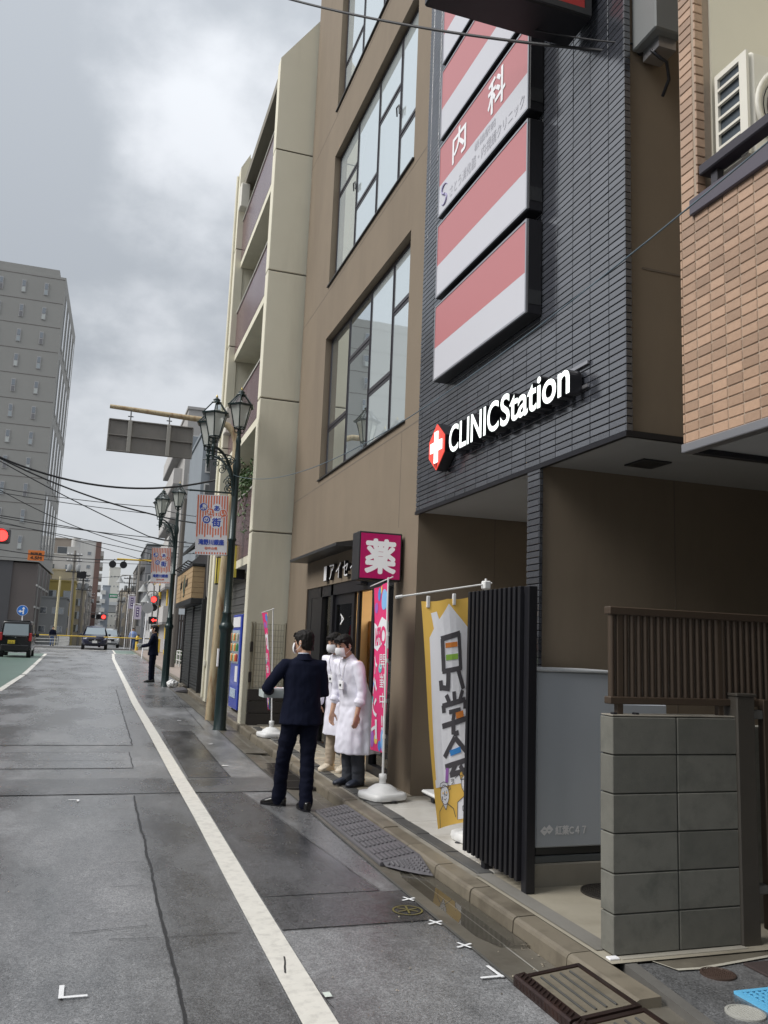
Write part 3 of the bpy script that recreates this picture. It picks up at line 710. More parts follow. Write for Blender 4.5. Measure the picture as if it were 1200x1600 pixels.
# stacked sign boards on the tile wall
M_sred = pm('sign_red', (.46, .14, .145), .30, .02, 1, ior=1.9)
M_swht = pm('sign_white', (.55, .55, .59), .30, .02, 1, ior=1.8)
M_silver = pm('sign_edge', (.45, .45, .47), .3, .05, 5, metal=.8)
M_white = pm('white_letter', (.82, .82, .84), .4, .02, 3)
M_sgrey = pm('sign_grey_text', (.46, .46, .50), .4, .02, 3)
SB_lab = ['lowest red and white sign board on the slate tile wall, just above the illuminated letters', 'blank red and white sign board second from the bottom of the stack',
          'red and white sign board lettered with clinic name, third from the bottom', 'blank red and white sign board directly above the lettered one', 'topmost red and white sign board, mostly behind the projecting sign']
U_, V_ = Vector((0, -1, 0)), Vector((0, 0, 1))
for i in range(5):
    z0 = 4.25+.885*i; z1 = z0+.805; y0, y1 = 5.745, 7.73
    t = empty('sign_board', (3.1, 6.7, z0), SB_lab[i], 'sign', 'stacked sign boards on the tile wall')
    b = MB(); b.bev(3.018, 3.148, y0, y1, z0, z1, .006); b.build('sign_case', M_black, t)
    e = MB()
    for q in ((y0+.004, y0+.022, z0+.004, z1-.004), (y1-.022, y1-.004, z0+.004, z1-.004), (y0+.022, y1-.022, z0+.004, z0+.022), (y0+.022, y1-.022, z1-.022, z1-.004)): e.box(3.004, 3.0175, *q)
    e.build('edge_frame', M_silver, t)
    zs = z0+.022+(z1-z0-.044)*.43
    r = MB(); r.box(3.009, 3.0175, y0+.022, y1-.022, zs, z1-.022); r.build('red_panel', M_sred, t)
    r = MB(); r.box(3.009, 3.0175, y0+.022, y1-.022, z0+.022, zs-.0005); r.build('white_panel', M_swht, t)
    for y in (y0+.3, y1-.3): k = MB(); k.box(3.10, 3.149, y-.02, y+.02, z1+.001, z1+.018); k.build('bracket', M_dgrey, t)
    k = MB(); k.box(3.03, 3.14, y0-.004, y0-.001, z0+.08, z0+.2); k.build('bracket', M_dgrey, t)
    if i == 2:
        x = 3.006
        zc = (zs+z1)/2-.01
        L_ = MB(); text(L_, '内', frame(U_, V_, (x, 7.20, zc)), w=.34, h=.34, heavy=.008); L_.build('lettering', M_white, t, fix=False); L_ = MB(); text(L_, '科', frame(U_, V_, (x, 6.36, zc)), w=.36, h=.36, heavy=.008); L_.build('lettering', M_white, t, fix=False)
        L_ = MB(); text(L_, '板橋駅前', frame(U_, V_, (x, 6.60, zs-.075)), w=.46, h=.085)
        text(L_, 'さとう消化器・内視鏡クリニック', frame(U_, V_, (x, 6.62, zs-.215)), w=1.60, h=.125); L_.build('lettering', M_sgrey, t, fix=False)
        L_ = MB()     # swirl emblem
        cy, cz = 7.56, zs-.16
        sw = [Vector((x, cy-(.075*cos(a)*(1-.25*k_)), cz+.055+.06*sin(a)*(1-.25*k_))) for k_, a in ((j/14, .4+j*.33) for j in range(15))]
        s2 = [Vector((x, cy+(.075*cos(a)*(1-.25*k_)), cz-.055-.06*sin(a)*(1-.25*k_))) for k_, a in ((j/14, .4+j*.33) for j in range(15))]
        for P_ in (sw, s2): L_.tube(P_, [.003+.010*sin(pi*j/14) for j in range(15)], 5)
        L_.build('emblem', pm('emblem_violet', (.33, .30, .48), .4), t)

# illuminated letters and cross badge
ls = empty('illuminated_lettering', (3.08, 6.2, 3.5), 'white illuminated raised lettering on the slate tile wall', 'sign')
M_glow = pm('letter_glow', (.9, .95, .92), .4, 0, 1, emis=(.92, 1, .97), estr=.5)
M_gred = pm('badge_red', (.55, .05, .04), .35, 0, 1, emis=(1, .09, .06), estr=.28)
def sl_text(s, yc, zc, w, h, bold):
    o = frame(U_, V_, (3.125, yc, zc)); V, F = text_geo(s, w+.012, h+.012, extrude=.095, bold=bold+.008, res=6); b = MB(); b.add([o @ v for v in V], F); b.build('letter_return', M_black, ls)
    o = frame(U_, V_, (3.0285, yc, zc)); V, F = text_geo(s, w, h, bold=bold, res=6); b = MB(); b.add([o @ v for v in V], F); b.build('letter_face', M_glow, ls, fix=False)
sl_text('CLINIC', 6.78, 3.555, 1.06, .262, .014)
sl_text('Station', 5.665, 3.555, 1.10, .268, .017)
for z in (3.47, 3.64): r = MB(); r.box(3.127, 3.143, 5.04, 7.3, z-.012, z+.012); r.build('mounting_rail', M_silver, ls)
bd = empty('cross_badge', (3.08, 7.61, 3.56), 'red hexagonal badge with white cross left of the raised lettering', 'sign')
hx = [(0, .24), (.205, .085), (.205, -.085), (0, -.24), (-.205, -.085), (-.205, .085)]
b = MB(); b.prism(hx, lambda u, v, q: (q, 7.615-u, 3.556+v), 3.03, 3.14); b.build('badge_case', M_black, bd)
b = MB(); b.prism([(u*.97, v*.97) for u, v in hx], lambda u, v, q: (q, 7.615-u, 3.556+v), 3.022, 3.0295); b.build('badge_face', M_gred, bd)
cx = [(-.045, .155), (.045, .155), (.045, .055), (.15, .055), (.15, -.045), (.045, -.045), (.045, -.16), (-.045, -.16), (-.045, -.045), (-.15, -.045), (-.15, .055), (-.045, .055)]
b = MB(); b.prism(cx, lambda u, v, q: (q, 7.615-u, 3.556+v), 3.014, 3.0215); b.build('cross', M_glow, bd)
for sy in (1, -1):
    b = MB(); b.prism([(.012*sy, -.165), (.04*sy, -.165), (.012*sy, -.215)], lambda u, v, q: (q, 7.615-u, 3.556+v), 3.018, 3.0215); b.build('badge_notch', M_black, bd)
# big projecting sign box
ps = empty('projecting_sign', (2.5, 5.1, 6.26), 'large black projecting sign box with red face at the top edge', 'sign')
b = MB(); b.bev(1.90, 3.10, 4.945, 5.285, 6.262, 8.3, .012); b.build('sign_case', M_black, ps)
b = MB(); b.box(1.96, 3.035, 4.932, 4.944, 6.325, 8.24); b.build('red_face', pm('proj_red', (.42, .03, .028), .3, .05, 2, spec=.6), ps)
b = MB()
for q in ((1.91, 1.955, 6.27, 8.29), (3.04, 3.09, 6.27, 8.29)): b.box(q[0], q[1], 4.925, 4.944, q[2], q[3])
b.box(1.955, 3.04, 4.925, 4.944, 6.27, 6.318); b.build('edge_frame', M_dgrey, ps)
for z in (6.6, 7.8): b = MB(); b.box(3.10, 3.15, 5.06, 5.17, z, z+.15); b.build('wall_bracket', M_black, ps)
# pharmacy sign box
ys_ = empty('pharmacy_sign', (2.92, 9.03, 2.31), 'square magenta projecting sign box with white medicine character over the shop door', 'sign')
b = MB(); b.bev(2.655, 3.155, 8.905, 9.165, 2.31, 2.845, .006); b.build('sign_case', M_dgrey, ys_)
b = MB(); b.box(2.675, 3.135, 8.896, 8.904, 2.33, 2.825); b.build('magenta_face', pm('magenta', (.30, .010, .085), .35, .03, 3, emis=(.5, .01, .12), estr=.12), ys_)
b = MB(); text(b, '薬', frame((1, 0, 0), (0, 0, 1), (2.905, 8.893, 2.575)), w=.365, h=.39, heavy=.014); b.build('lettering', pm('sign_char', (.72, .72, .73), .4, 0, 1, emis=(1, 1, 1), estr=.1), ys_, fix=False)
for z in (2.42, 2.74): b = MB(); b.box(3.155, 3.19, 8.99, 9.08, z-.03, z+.03); b.build('wall_bracket', M_black, ys_)
# canopy and small door sign
cn = MB(); cn.prism([(2.89, 2.885), (2.89, 2.925), (3.19, 2.985), (3.19, 2.885)], lambda u, v, q: (u, q, v), 10.75, 13.6); cn.build('door_canopy', M_dgrey, clinic)
dsn = empty('door_lettering', (3.16, 11, 2.5), 'small raised pharmacy name over the shop door', 'sign')
for j, ch in enumerate('■アイセイ薬局'):
    y = 12.22-.36*j
    V, F = text_geo(ch, .26 if j else .16, .225, extrude=.05, bold=.0); b = MB(); M_ = frame(U_, V_, (3.188, y, 2.625)); b.add([M_ @ v for v in V], F); b.build('letter_return', M_black, dsn)
    V, F = text_geo(ch, .245 if j else .15, .212, bold=0); b = MB(); M_ = frame(U_, V_, (3.1365, y, 2.625)); b.add([M_ @ v for v in V], F); b.build('letter_face', M_white, dsn, fix=False)
# shop front
sf = MB(); Xd = XB+.06
for y0, y1, z0, z1 in ((13.28, 13.55, .1, 2.46), (12.62, 12.70, .1, 2.46), (11.98, 12.10, .1, 2.46), (9.23, 13.28, 2.30, 2.46), (10.0, 10.10, .1, 2.30), (9.23, 9.30, .1, 2.30), (9.30, 10.0, .1, .2), (12.10, 13.28, .1, .17)): sf.box(Xd-.04, Xd+.07, y0, y1, z0, z1)
sf = sf.build('shop_front', M_black, clinic)
b = MB(); b.box(Xd-.035, Xd+.03, 12.70, 13.28, .17, 2.30); b.build('black_panel', M_black, sf)
for y0, y1 in ((12.10, 12.62), (9.30, 10.0)): b = MB(); b.box(Xd+.01, Xd+.02, y0, y1, .18, 2.30); b.build('pane', M_glass, sf)
sd_ = MB()
for y0, y1, z0, z1 in ((11.90, 11.98, .1, 2.30), (11.02, 11.12, .1, 2.30), (10.78, 10.86, .1, 2.30), (11.12, 11.90, 2.16, 2.30), (11.12, 11.90, .1, .2)): sd_.box(Xd+.0, Xd+.04, y0, y1, z0, z1)
sd_ = sd_.build('sliding_door', M_black, clinic)
b = MB(); b.box(Xd+.014, Xd+.022, 11.12, 11.90, .2, 2.16); b.build('pane', M_glass, sd_)
b = MB()
for j, ch in enumerate('AISEI'): text(b, ch, frame((0, 0, -1), (0, -1, 0), (Xd+.009, 11.62, 1.95-.28*j)), h=.17, bold=.0)
b.build('door_lettering', M_white, sd_, fix=False)
b = MB(); b.bev(Xd-.14, Xd-.04, 10.3, 10.5, 2.36, 2.44, .01); b.build('door_sensor', M_black, clinic)
# warm lit room behind the door
M_wood = pm('warm_wood_wall', (.42, .23, .085), .5, .12, 3, stretch=(1, 1, .2)); M_cream = pm('cream_wall', (.62, .50, .33), .7, .05, 2)
rm = MB(); rm.quad((3.4, 9.0, .1), (3.4, 13.7, .1), (7, 13.7, .1), (7, 9.0, .1)); rm.build('shop_floor', pm('shop_floor_mat', (.35, .3, .24), .4), clinic, fix=False)
rm = MB(); rm.quad((7, 8.75, .1), (7, 13.7, .1), (7, 13.7, 2.8), (7, 8.75, 2.8)); rm.quad((3.4, 13.7, .1), (7, 13.7, .1), (7, 13.7, 2.8), (3.4, 13.7, 2.8)); rm.build('shop_wall', M_cream, clinic, fix=False)
rm = MB(); rm.quad((3.4, 8.75, 2.8), (7, 8.75, 2.8), (7, 13.7, 2.8), (3.4, 13.7, 2.8)); rm.build('shop_ceiling', M_cream, clinic, fix=False)
rm = MB(); rm.box(4.3, 4.4, 12.0, 13.68, .1, 2.0); rm.box(4.4, 6.9, 13.2, 13.68, .1, 2.0); rm.build('wood_panel', M_wood, clinic)
rm = MB()
for k in range(4): rm.box(4.6, 6.6, 12.9, 13.19, .5+.4*k, .53+.4*k)
rm.build('shop_shelf', M_swht, clinic)
for y in (10.4, 12.2): rm = MB(); rm.box(4.2, 6.4, y-.15, y+.15, 2.74, 2.77); rm.build('ceiling_light', pm('room_light', (1, .9, .75), .5, 0, 1, emis=(1, .78, .5), estr=10), clinic)
# ---------------------------------------------------------------- things beside the clinic
# black louvre screen
lv = empty('louvre_screen', (2.75, 5.55, .08), 'tall black metal louvre screen standing in front of the entrance', 'screen')
for y in (5.095, 5.70): b = MB(); b.bev(2.716, 2.782, y, y+.066, .08, 2.035 if y < 5.2 else .2, .004); b.build('post', M_black, lv)
b = MB(); b.bev(2.7165, 2.79, 5.162, 6.02, 1.985, 2.03, .003); b.build('top_rail', M_black, lv)
b = MB(); b.bev(2.72, 2.79, 5.162, 6.02, .16, .20, .003); b.build('bottom_rail', M_black, lv)
b = MB(); b.box(2.772, 2.776, 5.162, 6.01, .20, 1.985); b.build('back_sheet', M_black, lv)
fin = MB(); fin.bev(-.038, .038, -.019, .019, -.95, .945, .003); fin = fin.mesh('fin', M_black)
for i in range(12): inst('fin', fin, lv, (2.725, 5.185+.0745*i, 1.09))
# grey pad mounted cabinet
cb = empty('electrical_cabinet', (3.4, 5.45, .08), 'grey steel electrical cabinet with white lettering on a concrete base', 'cabinet')
M_cab = pm('cabinet_grey', (.43, .465, .51), .5, .05, 3, bump=.0004, bscale=120)
b = MB(); b.bev(2.855, 3.47, 5.225, 5.70, .325, 1.47, .008); b.build('cabinet_body', M_cab, cb)
b = MB(); b.bev(2.84, 3.48, 5.205, 5.71, 1.4705, 1.49, .005); b.build('cabinet_lid', pm('cabinet_lid', (.55, .57, .59), .45, .05, 3), cb)
b = MB(); b.bev(3.475, 3.90, 5.235, 5.70, .325, 1.262, .008); b.build('side_housing', M_cab, cb)
b = MB(); b.bev(2.865, 3.92, 5.245, 5.70, .275, .324, .004); b.build('plinth_rail', M_dgrey, cb)
b = MB(); b.bev(2.86, 3.92, 5.24, 5.70, .225, .27, .004); b.build('plinth_rail', pm('plinth', (.09, .10, .105), .5, .1, 5), cb)
b = MB(); b.bev(2.82, 4.0, 5.228, 5.72, .07, .224, .008); b.build('concrete_base', M_mortar, cb)
b = MB(); text(b, '紅葉C４７', frame((1, 0, 0), (0, 0, 1), (3.115, 5.2215, .435)), w=.235, h=.062, heavy=.0018); b.build('lettering', M_white, cb, fix=False)
b = MB()
for dx in (-.018, .018):
    s = .031
    b.add([(2.935+dx+px_*s, 5.2215-.0005*(dx > 0), .437+pz*s+dx*.25) for px_, pz in ((0, 1), (1, 0), (0, -1), (-1, 0))], [(0, 1, 2, 3)])
b.build('emblem', M_white, cb, fix=False)
b = MB()
for dx in (-.017, .017): b.box(2.935+dx-.009, 2.935+dx+.009, 5.219, 5.2205, .434, .440); 
b.build('emblem_notch', M_cab, cb)
# concrete block wall
bw = empty('block_wall', (3.0, 4.06, .09), 'weathered grey concrete block wall topped by a brown fence', 'wall')
M_blk = pm('concrete_block', (.15, .148, .128), .85, .2, 9, bump=.004, bscale=110, objr=.2, dirt=(.09, .094, .08), dirt_amt=.8, dscale=6)
c = MB(); c.box(2.65, 3.43, 4.01, 4.11, .08, 1.255); c.build('mortar_core', pm('wall_mortar', (.055, .055, .05), .9, .2, 20), bw)
for r in range(6):
    z0 = .085+.199*r
    for x0, x1 in ((2.638, 3.037), (3.045, 3.435)):
        b = MB(); j = random.uniform(-.0015, .0015); b.bev(x0, x1, 4.0+j, 4.12, z0, z0+.1925, .0035); b.build('block', M_blk, bw)
b = MB(); b.bev(2.64, 3.435, 4.004, 4.116, 1.277, 1.285, .002); b.build('cap_mortar', M_mortar, bw)
b = MB(); b.box(2.66, 3.44, 3.955, 4.0, .06, .082); b.build('foot_mortar', pm('foot_mortar', (.36, .34, .29), .7, .2, 12), bw)
fc = empty('slat_fence', (3.2, 4.06, 1.28), 'brown aluminium fence with vertical slats on the block wall', 'fence')
M_bf = pm('brown_aluminium', (.085, .062, .045), .42, .1, 8, metal=.4)
b = MB(); b.bev(2.645, 4.6, 4.035, 4.095, 1.818, 1.862, .005); b.build('top_rail', M_bf, fc)
b = MB(); b.bev(2.645, 4.6, 4.035, 4.095, 1.338, 1.378, .005); b.build('bottom_rail', M_bf, fc)
for x in (2.70, 3.36): b = MB(); b.bev(x, x+.036, 4.046, 4.084, 1.27, 1.83, .003); b.build('post', M_bf, fc)
sl = MB(); sl.lathe([(.0178, 0), (.0178, .44)], (0, 0, 0), 10, smooth=True); sl = sl.mesh('slat', M_bf)
for i in range(45): inst('slat', sl, fc, (2.672+.0432*i, 4.064, 1.378))
for x in (2.655, 2.79): b = MB(); b.bev(x, x+.028, 4.02, 4.05, 1.283, 1.296, .003); b.build('bolt_cover', M_black, fc)
gp_ = MB(); gp_.bev(3.432, 3.560, 3.985, 4.115, .06, 1.40, .008); gp_.bev(3.425, 3.567, 3.978, 4.122, 1.395, 1.412, .004)
gp_ = tag(gp_.build('gate_post', pm('gate_post_metal', (.075, .068, .058), .5, .15, 8, metal=.3)), 'dark square gate post at the end of the block wall', 'gate post')
gt = empty('side_gate', (3.9, 4.03, .1), 'dark barred gate hinged beyond the square gate post', 'gate')
for x in (3.63, 4.5): b = MB(); b.bev(x, x+.05, 4.0, 4.05, .14, 1.38, .004); b.build('gate_stile', M_bf, gt)
for z in (.16, .70, 1.33): b = MB(); b.bev(3.681, 4.499, 4.005, 4.045, z, z+.045, .004); b.build('gate_rail', M_bf, gt)
for i in range(10): b = MB(); b.box(3.72+.08*i, 3.745+.08*i, 4.012, 4.037, .206, 1.329); b.build('gate_bar', M_bf, gt)
for z in (.33, 1.27): b = MB(); b.bev(3.562, 3.628, 4.0, 4.06, z, z+.05, .006); b.build('hinge', pm('hinge_zinc', (.2, .2, .19), .5, .15, 20, metal=.6), gt)
bk = MB(); bk.box(3.567, 9, 4.3, 4.42, .08, 1.2); bk = tag(bk.build('rear_block_wall', M_blk), 'dark block wall hidden behind the side gate', 'wall')

# orange tiled neighbour
ob = empty('orange_tiled_building', (2.62, 1.5, 2.6), 'building with orange brown tiled balcony overhanging at the right edge', 'building')
M_ot = pm('orange_tile', (.365, .24, .162), .36, .16, 40, objr=.2, bump=.004, bscale=75, spec=.6)
M_og = pm('orange_grout', (.33, .265, .205), .85, .1, 20)
XO = 2.62
b = MB(); b.box(XO+.005, XO+.14, -4, 3.235, 2.62, 3.75); b.box(XO+.005, XO+.10, 3.235, 3.352, 2.62, 9); b.build('tile_backing', M_og, ob)
ot = MB(); ot.bev(-.006, .006, -.0472, .0472, -.0223, .0223, .003); ot = ot.mesh('tile', M_ot)
om = MB(); om.bev(-.0265, .0265, -.006, .006, -.0223, .0223, .003); om = om.mesh('tile', M_ot)
for r in range(62):
    z = 2.645+.0497*r
    inst('tile', ot, ob, (XO+.006, 3.3005, z), (0, random.gauss(0, .008), random.gauss(0, .008)))
    if z > 3.74: inst('tile', om, ob, (XO+.0265, 3.229, z))
    if r < 24:
        inst('tile', om, ob, (XO+.0265, 3.358, z))
        for i in range(8):
            if z < 3.74: inst('tile', ot, ob, (XO+.006, 3.2005-.0995*i, z), (0, random.gauss(0, .008), random.gauss(0, .008)))
b = MB(); b.box(XO+.001, XO+.012, -4, 2.355, 2.62, 3.75); b.build('tile_field', M_ot, ob)
b = MB(); b.box(XO+.05, 9, -4, 3.35, 2.605, 2.64); b.build('underside', M_soffit, ob)
b = MB(); b.bev(XO-.012, XO+.05, -4, 3.366, 2.575, 2.618, .004); b.build('edge_trim', M_silver, ob)
b = MB(); b.bev(XO+.05, 9, 3.33, 3.366, 2.575, 2.604, .003); b.build('edge_trim', M_black, ob)
M_ow = pm('cream_render', (.62, .59, .49), .85, .06, 3, bump=.001, bscale=180)
b = MB(); b.box(XO+.10, 9, 3.223, 3.35, 2.64, 9); b.build('cream_side_wall', M_ow, ob)
b = MB(); b.box(3.9, 4.1, -4, 3.22, 2.64, 9); b.build('balcony_back_wall', M_ow, ob)
b = MB(); b.bev(XO-.022, XO+.16, -4, 3.262, 3.752, 3.835, .004); b.build('parapet_cap', pm('purple_grey_metal', (.105, .095, .115), .4, .06, 5, metal=.4), ob)
b = MB(); b.bev(XO-.0, XO+.075, -4, 3.215, 3.945, 4.0, .006); b.build('hand_rail', pm('rail_metal', (.05, .045, .055), .4, .06, 5, metal=.4), ob)
for y in (3.12, 2.2, 1.2): b = MB(); b.bev(XO+.03, XO+.075, y, y+.045, 3.836, 3.944, .004); b.build('rail_post', M_frame, ob)
b = MB(); b.box(XO+.14, 3.9, -4, 3.22, 3.60, 3.70); b.build('balcony_floor', M_ow, ob)
for z in (8.2,): b = MB(); b.box(XO+.1, 9, -4, 3.22, z, z+.2); b.build('upper_slab', M_ow, ob)
for x, y in ((3.6, -3), ): b = MB(); b.box(3.4, 9, -4.2, -4, .06, 9); b.build('end_wall', M_ow, ob)
b = MB(); b.box(4.3, 4.5, -4, 3.3, .06, 2.6); b.box(4.5, 9, 3.2, 3.3, .06, 2.6); b.build('ground_floor_shade_wall', pm('shade_wall_render', (.16, .14, .115), .85, .1, 3), ob)  # unseen wall, set close and dark to shade lot and passage
b = MB(); b.box(3.95, 9, 3.36, 4.6, 3.10, 9); b.build('hidden_light_block', M_brown, ob)  # added hidden block that keeps skylight out of the passage
ac = empty('air_conditioner', (3.0, 3.15, 3.70), 'cream outdoor air conditioner unit standing on the tiled balcony', 'air conditioner')
M_ac = pm('ac_cream', (.62, .60, .53), .5, .05, 6); M_coil = pm('ac_coil', (.035, .05, .065), .5, .2, 40)
x0, x1, y0, y1, z0, z1 = 2.71, 3.52, 2.97, 3.19, 3.95, 4.50
b = MB(); b.bev(x0+.025, x1, y0, y1, z0, z1, .02); b.build('casing', M_ac, ac)
b = MB(); b.box(x0+.016, x0+.024, y0+.04, y1-.02, z0+.03, z1-.04); b.build('coil', M_coil, ac)
b = MB(); b.box(x0, x0+.015, y0, y0+.05, z0, z1-.01); b.box(x0, x0+.015, y1-.02, y1, z0, z1-.01); b.box(x0, x0+.016, y0+.05, y1-.02, z1-.04, z1-.01); b.build('grille_frame', M_ac, ac)
for k in range(6): b = MB(); z = z0+.05+.078*k; b.box(x0-.002, x0+.013, y0+.05, y1-.02, z, z+.014); b.build('grille_bar', M_ac, ac)
b = MB(); cx, cz = 2.975, 4.215
b.lathe([(.225, 0), (.23, .018), (.205, .022), (.202, .004)], (0, 0, 0), 36); b.v = [(cx+x, y0-.001-z, cz+y) for x, y, z in b.v]; b.build('fan_ring', M_ac, ac)
b = MB()
for k in range(8):
    rr = .02+.023*k; b.tube([(cx+rr*cos(a), y0-.012, cz+rr*sin(a)) for a in [2*pi*i/28 for i in range(29)]], .003, 5, cap=False)
b.build('fan_guard', M_black, ac)
b = MB(); b.lathe([(.20, 0), (.001, .002)], (0, 0, 0), 30); b.v = [(cx+x, y0-.003-z, cz+y) for x, y, z in b.v]; b.build('fan_well', M_coil, ac)
for x in (x0+.08, x1-.2): b = MB(); b.box(x, x+.07, y0, y1, 3.70, z0); b.build('foot', M_black, ac)
eb = empty('wall_service_box', (3.3, 4.5, 5.8), 'grey service box with cable clamps on the clinic side wall', 'electrical box')
b = MB(); b.bev(3.23, 3.46, 4.36, 4.632, 5.80, 6.5, .01); b.build('box_body', pm('service_grey', (.17, .18, .18), .5, .06, 5), eb)
b = MB(); b.box(3.30, 3.44, 4.42, 4.60, 5.72, 5.799); b.build('bracket', M_silver, eb)
b = MB(); b.tube([(3.30, 4.5, 5.74), (3.33, 4.45, 5.66), (3.40, 4.47, 5.66), (3.44, 4.5, 5.56), (3.46, 4.6, 5.5)], .012, 6); b.build('cable_loop', M_black, eb)

# ---------------------------------------------------------------- banners
M_plastic = pm('white_plastic', (.74, .74, .73), .4, .05, 8)
def cloth(fn, u0, u1, v0, v1, nu=18, nv=44):
    mb = MB(); V = [fn(u0+(u1-u0)*i/nu, v0+(v1-v0)*j/nv)[0] for j in range(nv+1) for i in range(nu+1)]
    mb.add(V, [(j*(nu+1)+i, j*(nu+1)+i+1, (j+1)*(nu+1)+i+1, (j+1)*(nu+1)+i) for j in range(nv) for i in range(nu)], 0, True); return mb
def mkfn(pos):
    def fn(u, v):
        p = Vector(pos(u, v)); e = .002; a = Vector(pos(u+e, v))-p; b = Vector(pos(u, v+e))-p; return p, a.cross(b).normalized()
    return fn
def stand_base(t, x, y, z, r=.21, rz=0):
    b = MB(); c, s = cos(rz), sin(rz)
    b.loft([((x, y, z+q), (r*k*c, r*k*s, 0), (-r*k*s, r*k*c, 0), pw) for q, k, pw in ((.005, .96, .45), (.03, 1.0, .45), (.062, .97, .45), (.070, .90, .5), (.075, .72, .8), (.10, .66, .9), (.135, .40, 1), (.145, .20, 1))], 32)
    b.build('water_base', M_plastic, t)
    b = MB(); b.lathe([(.030, .14), (.034, .15), (.034, .185), (.040, .19), (.040, .235), (.024, .24)], (x, y, z), 16); b.build('collar', M_plastic, t)
    for a in (0, pi/2, pi, 1.5*pi):
        b = MB(); b.lathe([(.028, -.001), (.028, .004), (.001, .005)], (x+r*.98*cos(a+rz), y+r*.98*sin(a+rz), z), 10); b.build('foot_recess', M_black, t)
M_pink = pm('banner_pink', (.70, .035, .17), .7, .06, 6, bump=.001, bscale=30)
M_bwh = pm('banner_white', (.74, .74, .78), .7, .03, 6); M_bbl = pm('banner_blue', (.07, .22, .60), .7, .04, 6); M_bpu = pm('banner_purple', (.32, .12, .45), .7, .04, 6); M_bye = pm('banner_yellow', (.78, .60, .12), .7, .04, 6); M_bte = pm('banner_teal', (.10, .42, .46), .7, .04, 6); M_blb = pm('banner_lightblue', (.22, .45, .75), .7, .04, 6)
def pink_flag(t, pos):
    fn = mkfn(pos); cloth(fn, 0, .6, 0, 1.75).build('banner_cloth', M_pink, t)
    P = lambda mats, V, F, ox, oy, off: cloth_print(mats, V, F, fn, off, 0, .06, ox, oy)
    g = MB(); V, F = poly([(0, 1.34), (.18, 1.40), (.42, 1.30), (.6, 1.36), (.6, 1.08), (.35, 1.04), (.15, 1.12), (0, 1.06)]); P(g, V, F, 0, 0, .0015); g.build('white_wave', M_bwh, t, fix=False)
    for m, blobs in ((M_blb, ((.12, 1.58, .11), (.08, .14, .13))), (M_bbl, ((.40, 1.66, .075), (.24, .06, .055), (.52, .70, .05))), (M_bpu, ((.52, 1.52, .06), (.5, .12, .09))), (M_bye, ((.28, 1.70, .045), (.36, .12, .05))), (M_bte, ((.22, .86, .05), (.53, .52, .05), (.03, 1.49, .03)))):
        for x, y, r in blobs:
            g = MB(); V, F = disc(r); V = [Vector((min(.598-x, max(.002-x, v.x)), min(1.748-y, max(.002-y, v.y)), 0)) for v in V]; P(g, V, F, x, y, .003)
            g.build('banner_dot', m, t, fix=False)
    g = MB(); V, F = text_geo('OPEN', .50, .20, bold=.03); P(g, V, F, .30, 1.20, .0045); g.build('lettering', M_pink, t, fix=False)
    g = MB()
    for j, ch in enumerate('イベント'): V, F = text_geo(ch, .22, .20, bold=.03); P(g, V, F, .42, .90-.225*j, .0055)
    for j, ch in enumerate('開催中'): V, F = text_geo(ch, .17, .15, bold=.0); P(g, V, F, .14, .93-.20*j, .0055)
    V, F = text_geo('!!', .08, .15, bold=.02); P(g, V, F, .14, .30, .0055)
    g.build('lettering', M_bwh, t, fix=False)
# pink banner at the shop door; its cloth hangs along the facade, read from the far side
F1 = (2.83, 8.32, zg(8.3)+.085)
f1 = empty('pink_banner', F1, 'pink event banner on a white water base to the right of the shop door', 'banner', 'pink event banners')
stand_base(f1, *F1, .205, .3)
b = MB(); b.tube([(F1[0], F1[1], F1[2]+.2), (F1[0]-.01, F1[1], 1.3), (F1[0]-.02, F1[1]+.0, 2.30)], [.013, .012, .009], 8); b.build('pole', M_plastic, f1)
for z in (.6, .95, 1.35, 1.62): b = MB(); b.cyl((F1[0]-.004, F1[1], F1[2]+z-.02), (F1[0]-.004, F1[1], F1[2]+z+.02), .017); b.build('pole_joint', M_plastic, f1)
b = MB(); b.tube([(F1[0]-.01, F1[1]-.12, 2.30), (F1[0]-.02, F1[1]+.60, 2.24)], .006, 6); b.build('cross_bar', M_plastic, f1)
pink_flag(f1, lambda u, v: (2.835-.01*(u/.6)+.016*sin(u*9+v*2.2), 8.35+(.36+.075*v)*u/.6, .53+v*.985-.06*u*(v/1.75)))
F2 = (2.68, 13.3, zg(13.3)+.08)
f2 = empty('pink_banner', F2, 'narrow twisted pink event banner beside the mesh gate, left of the shop door', 'banner', 'pink event banners')
stand_base(f2, *F2, .20, .2)
b = MB(); b.tube([(F2[0], F2[1], F2[2]+.2), (F2[0]-.08, F2[1], 2.12)], [.013, .009], 8); b.build('pole', M_plastic, f2)
b = MB(); b.tube([(F2[0]-.08, F2[1]-.1, 2.11), (F2[0]-.16, F2[1]+.55, 2.06)], .006, 6); b.build('cross_bar', M_plastic, f2)
pink_flag(f2, lambda u, v: (2.62-.04*v+.10*(1.75-v)*u+.025*sin(u*8+v*3)-.05*u, 13.33+.5*u/.6*(.55+.25*v/1.75), .55+v*.86))
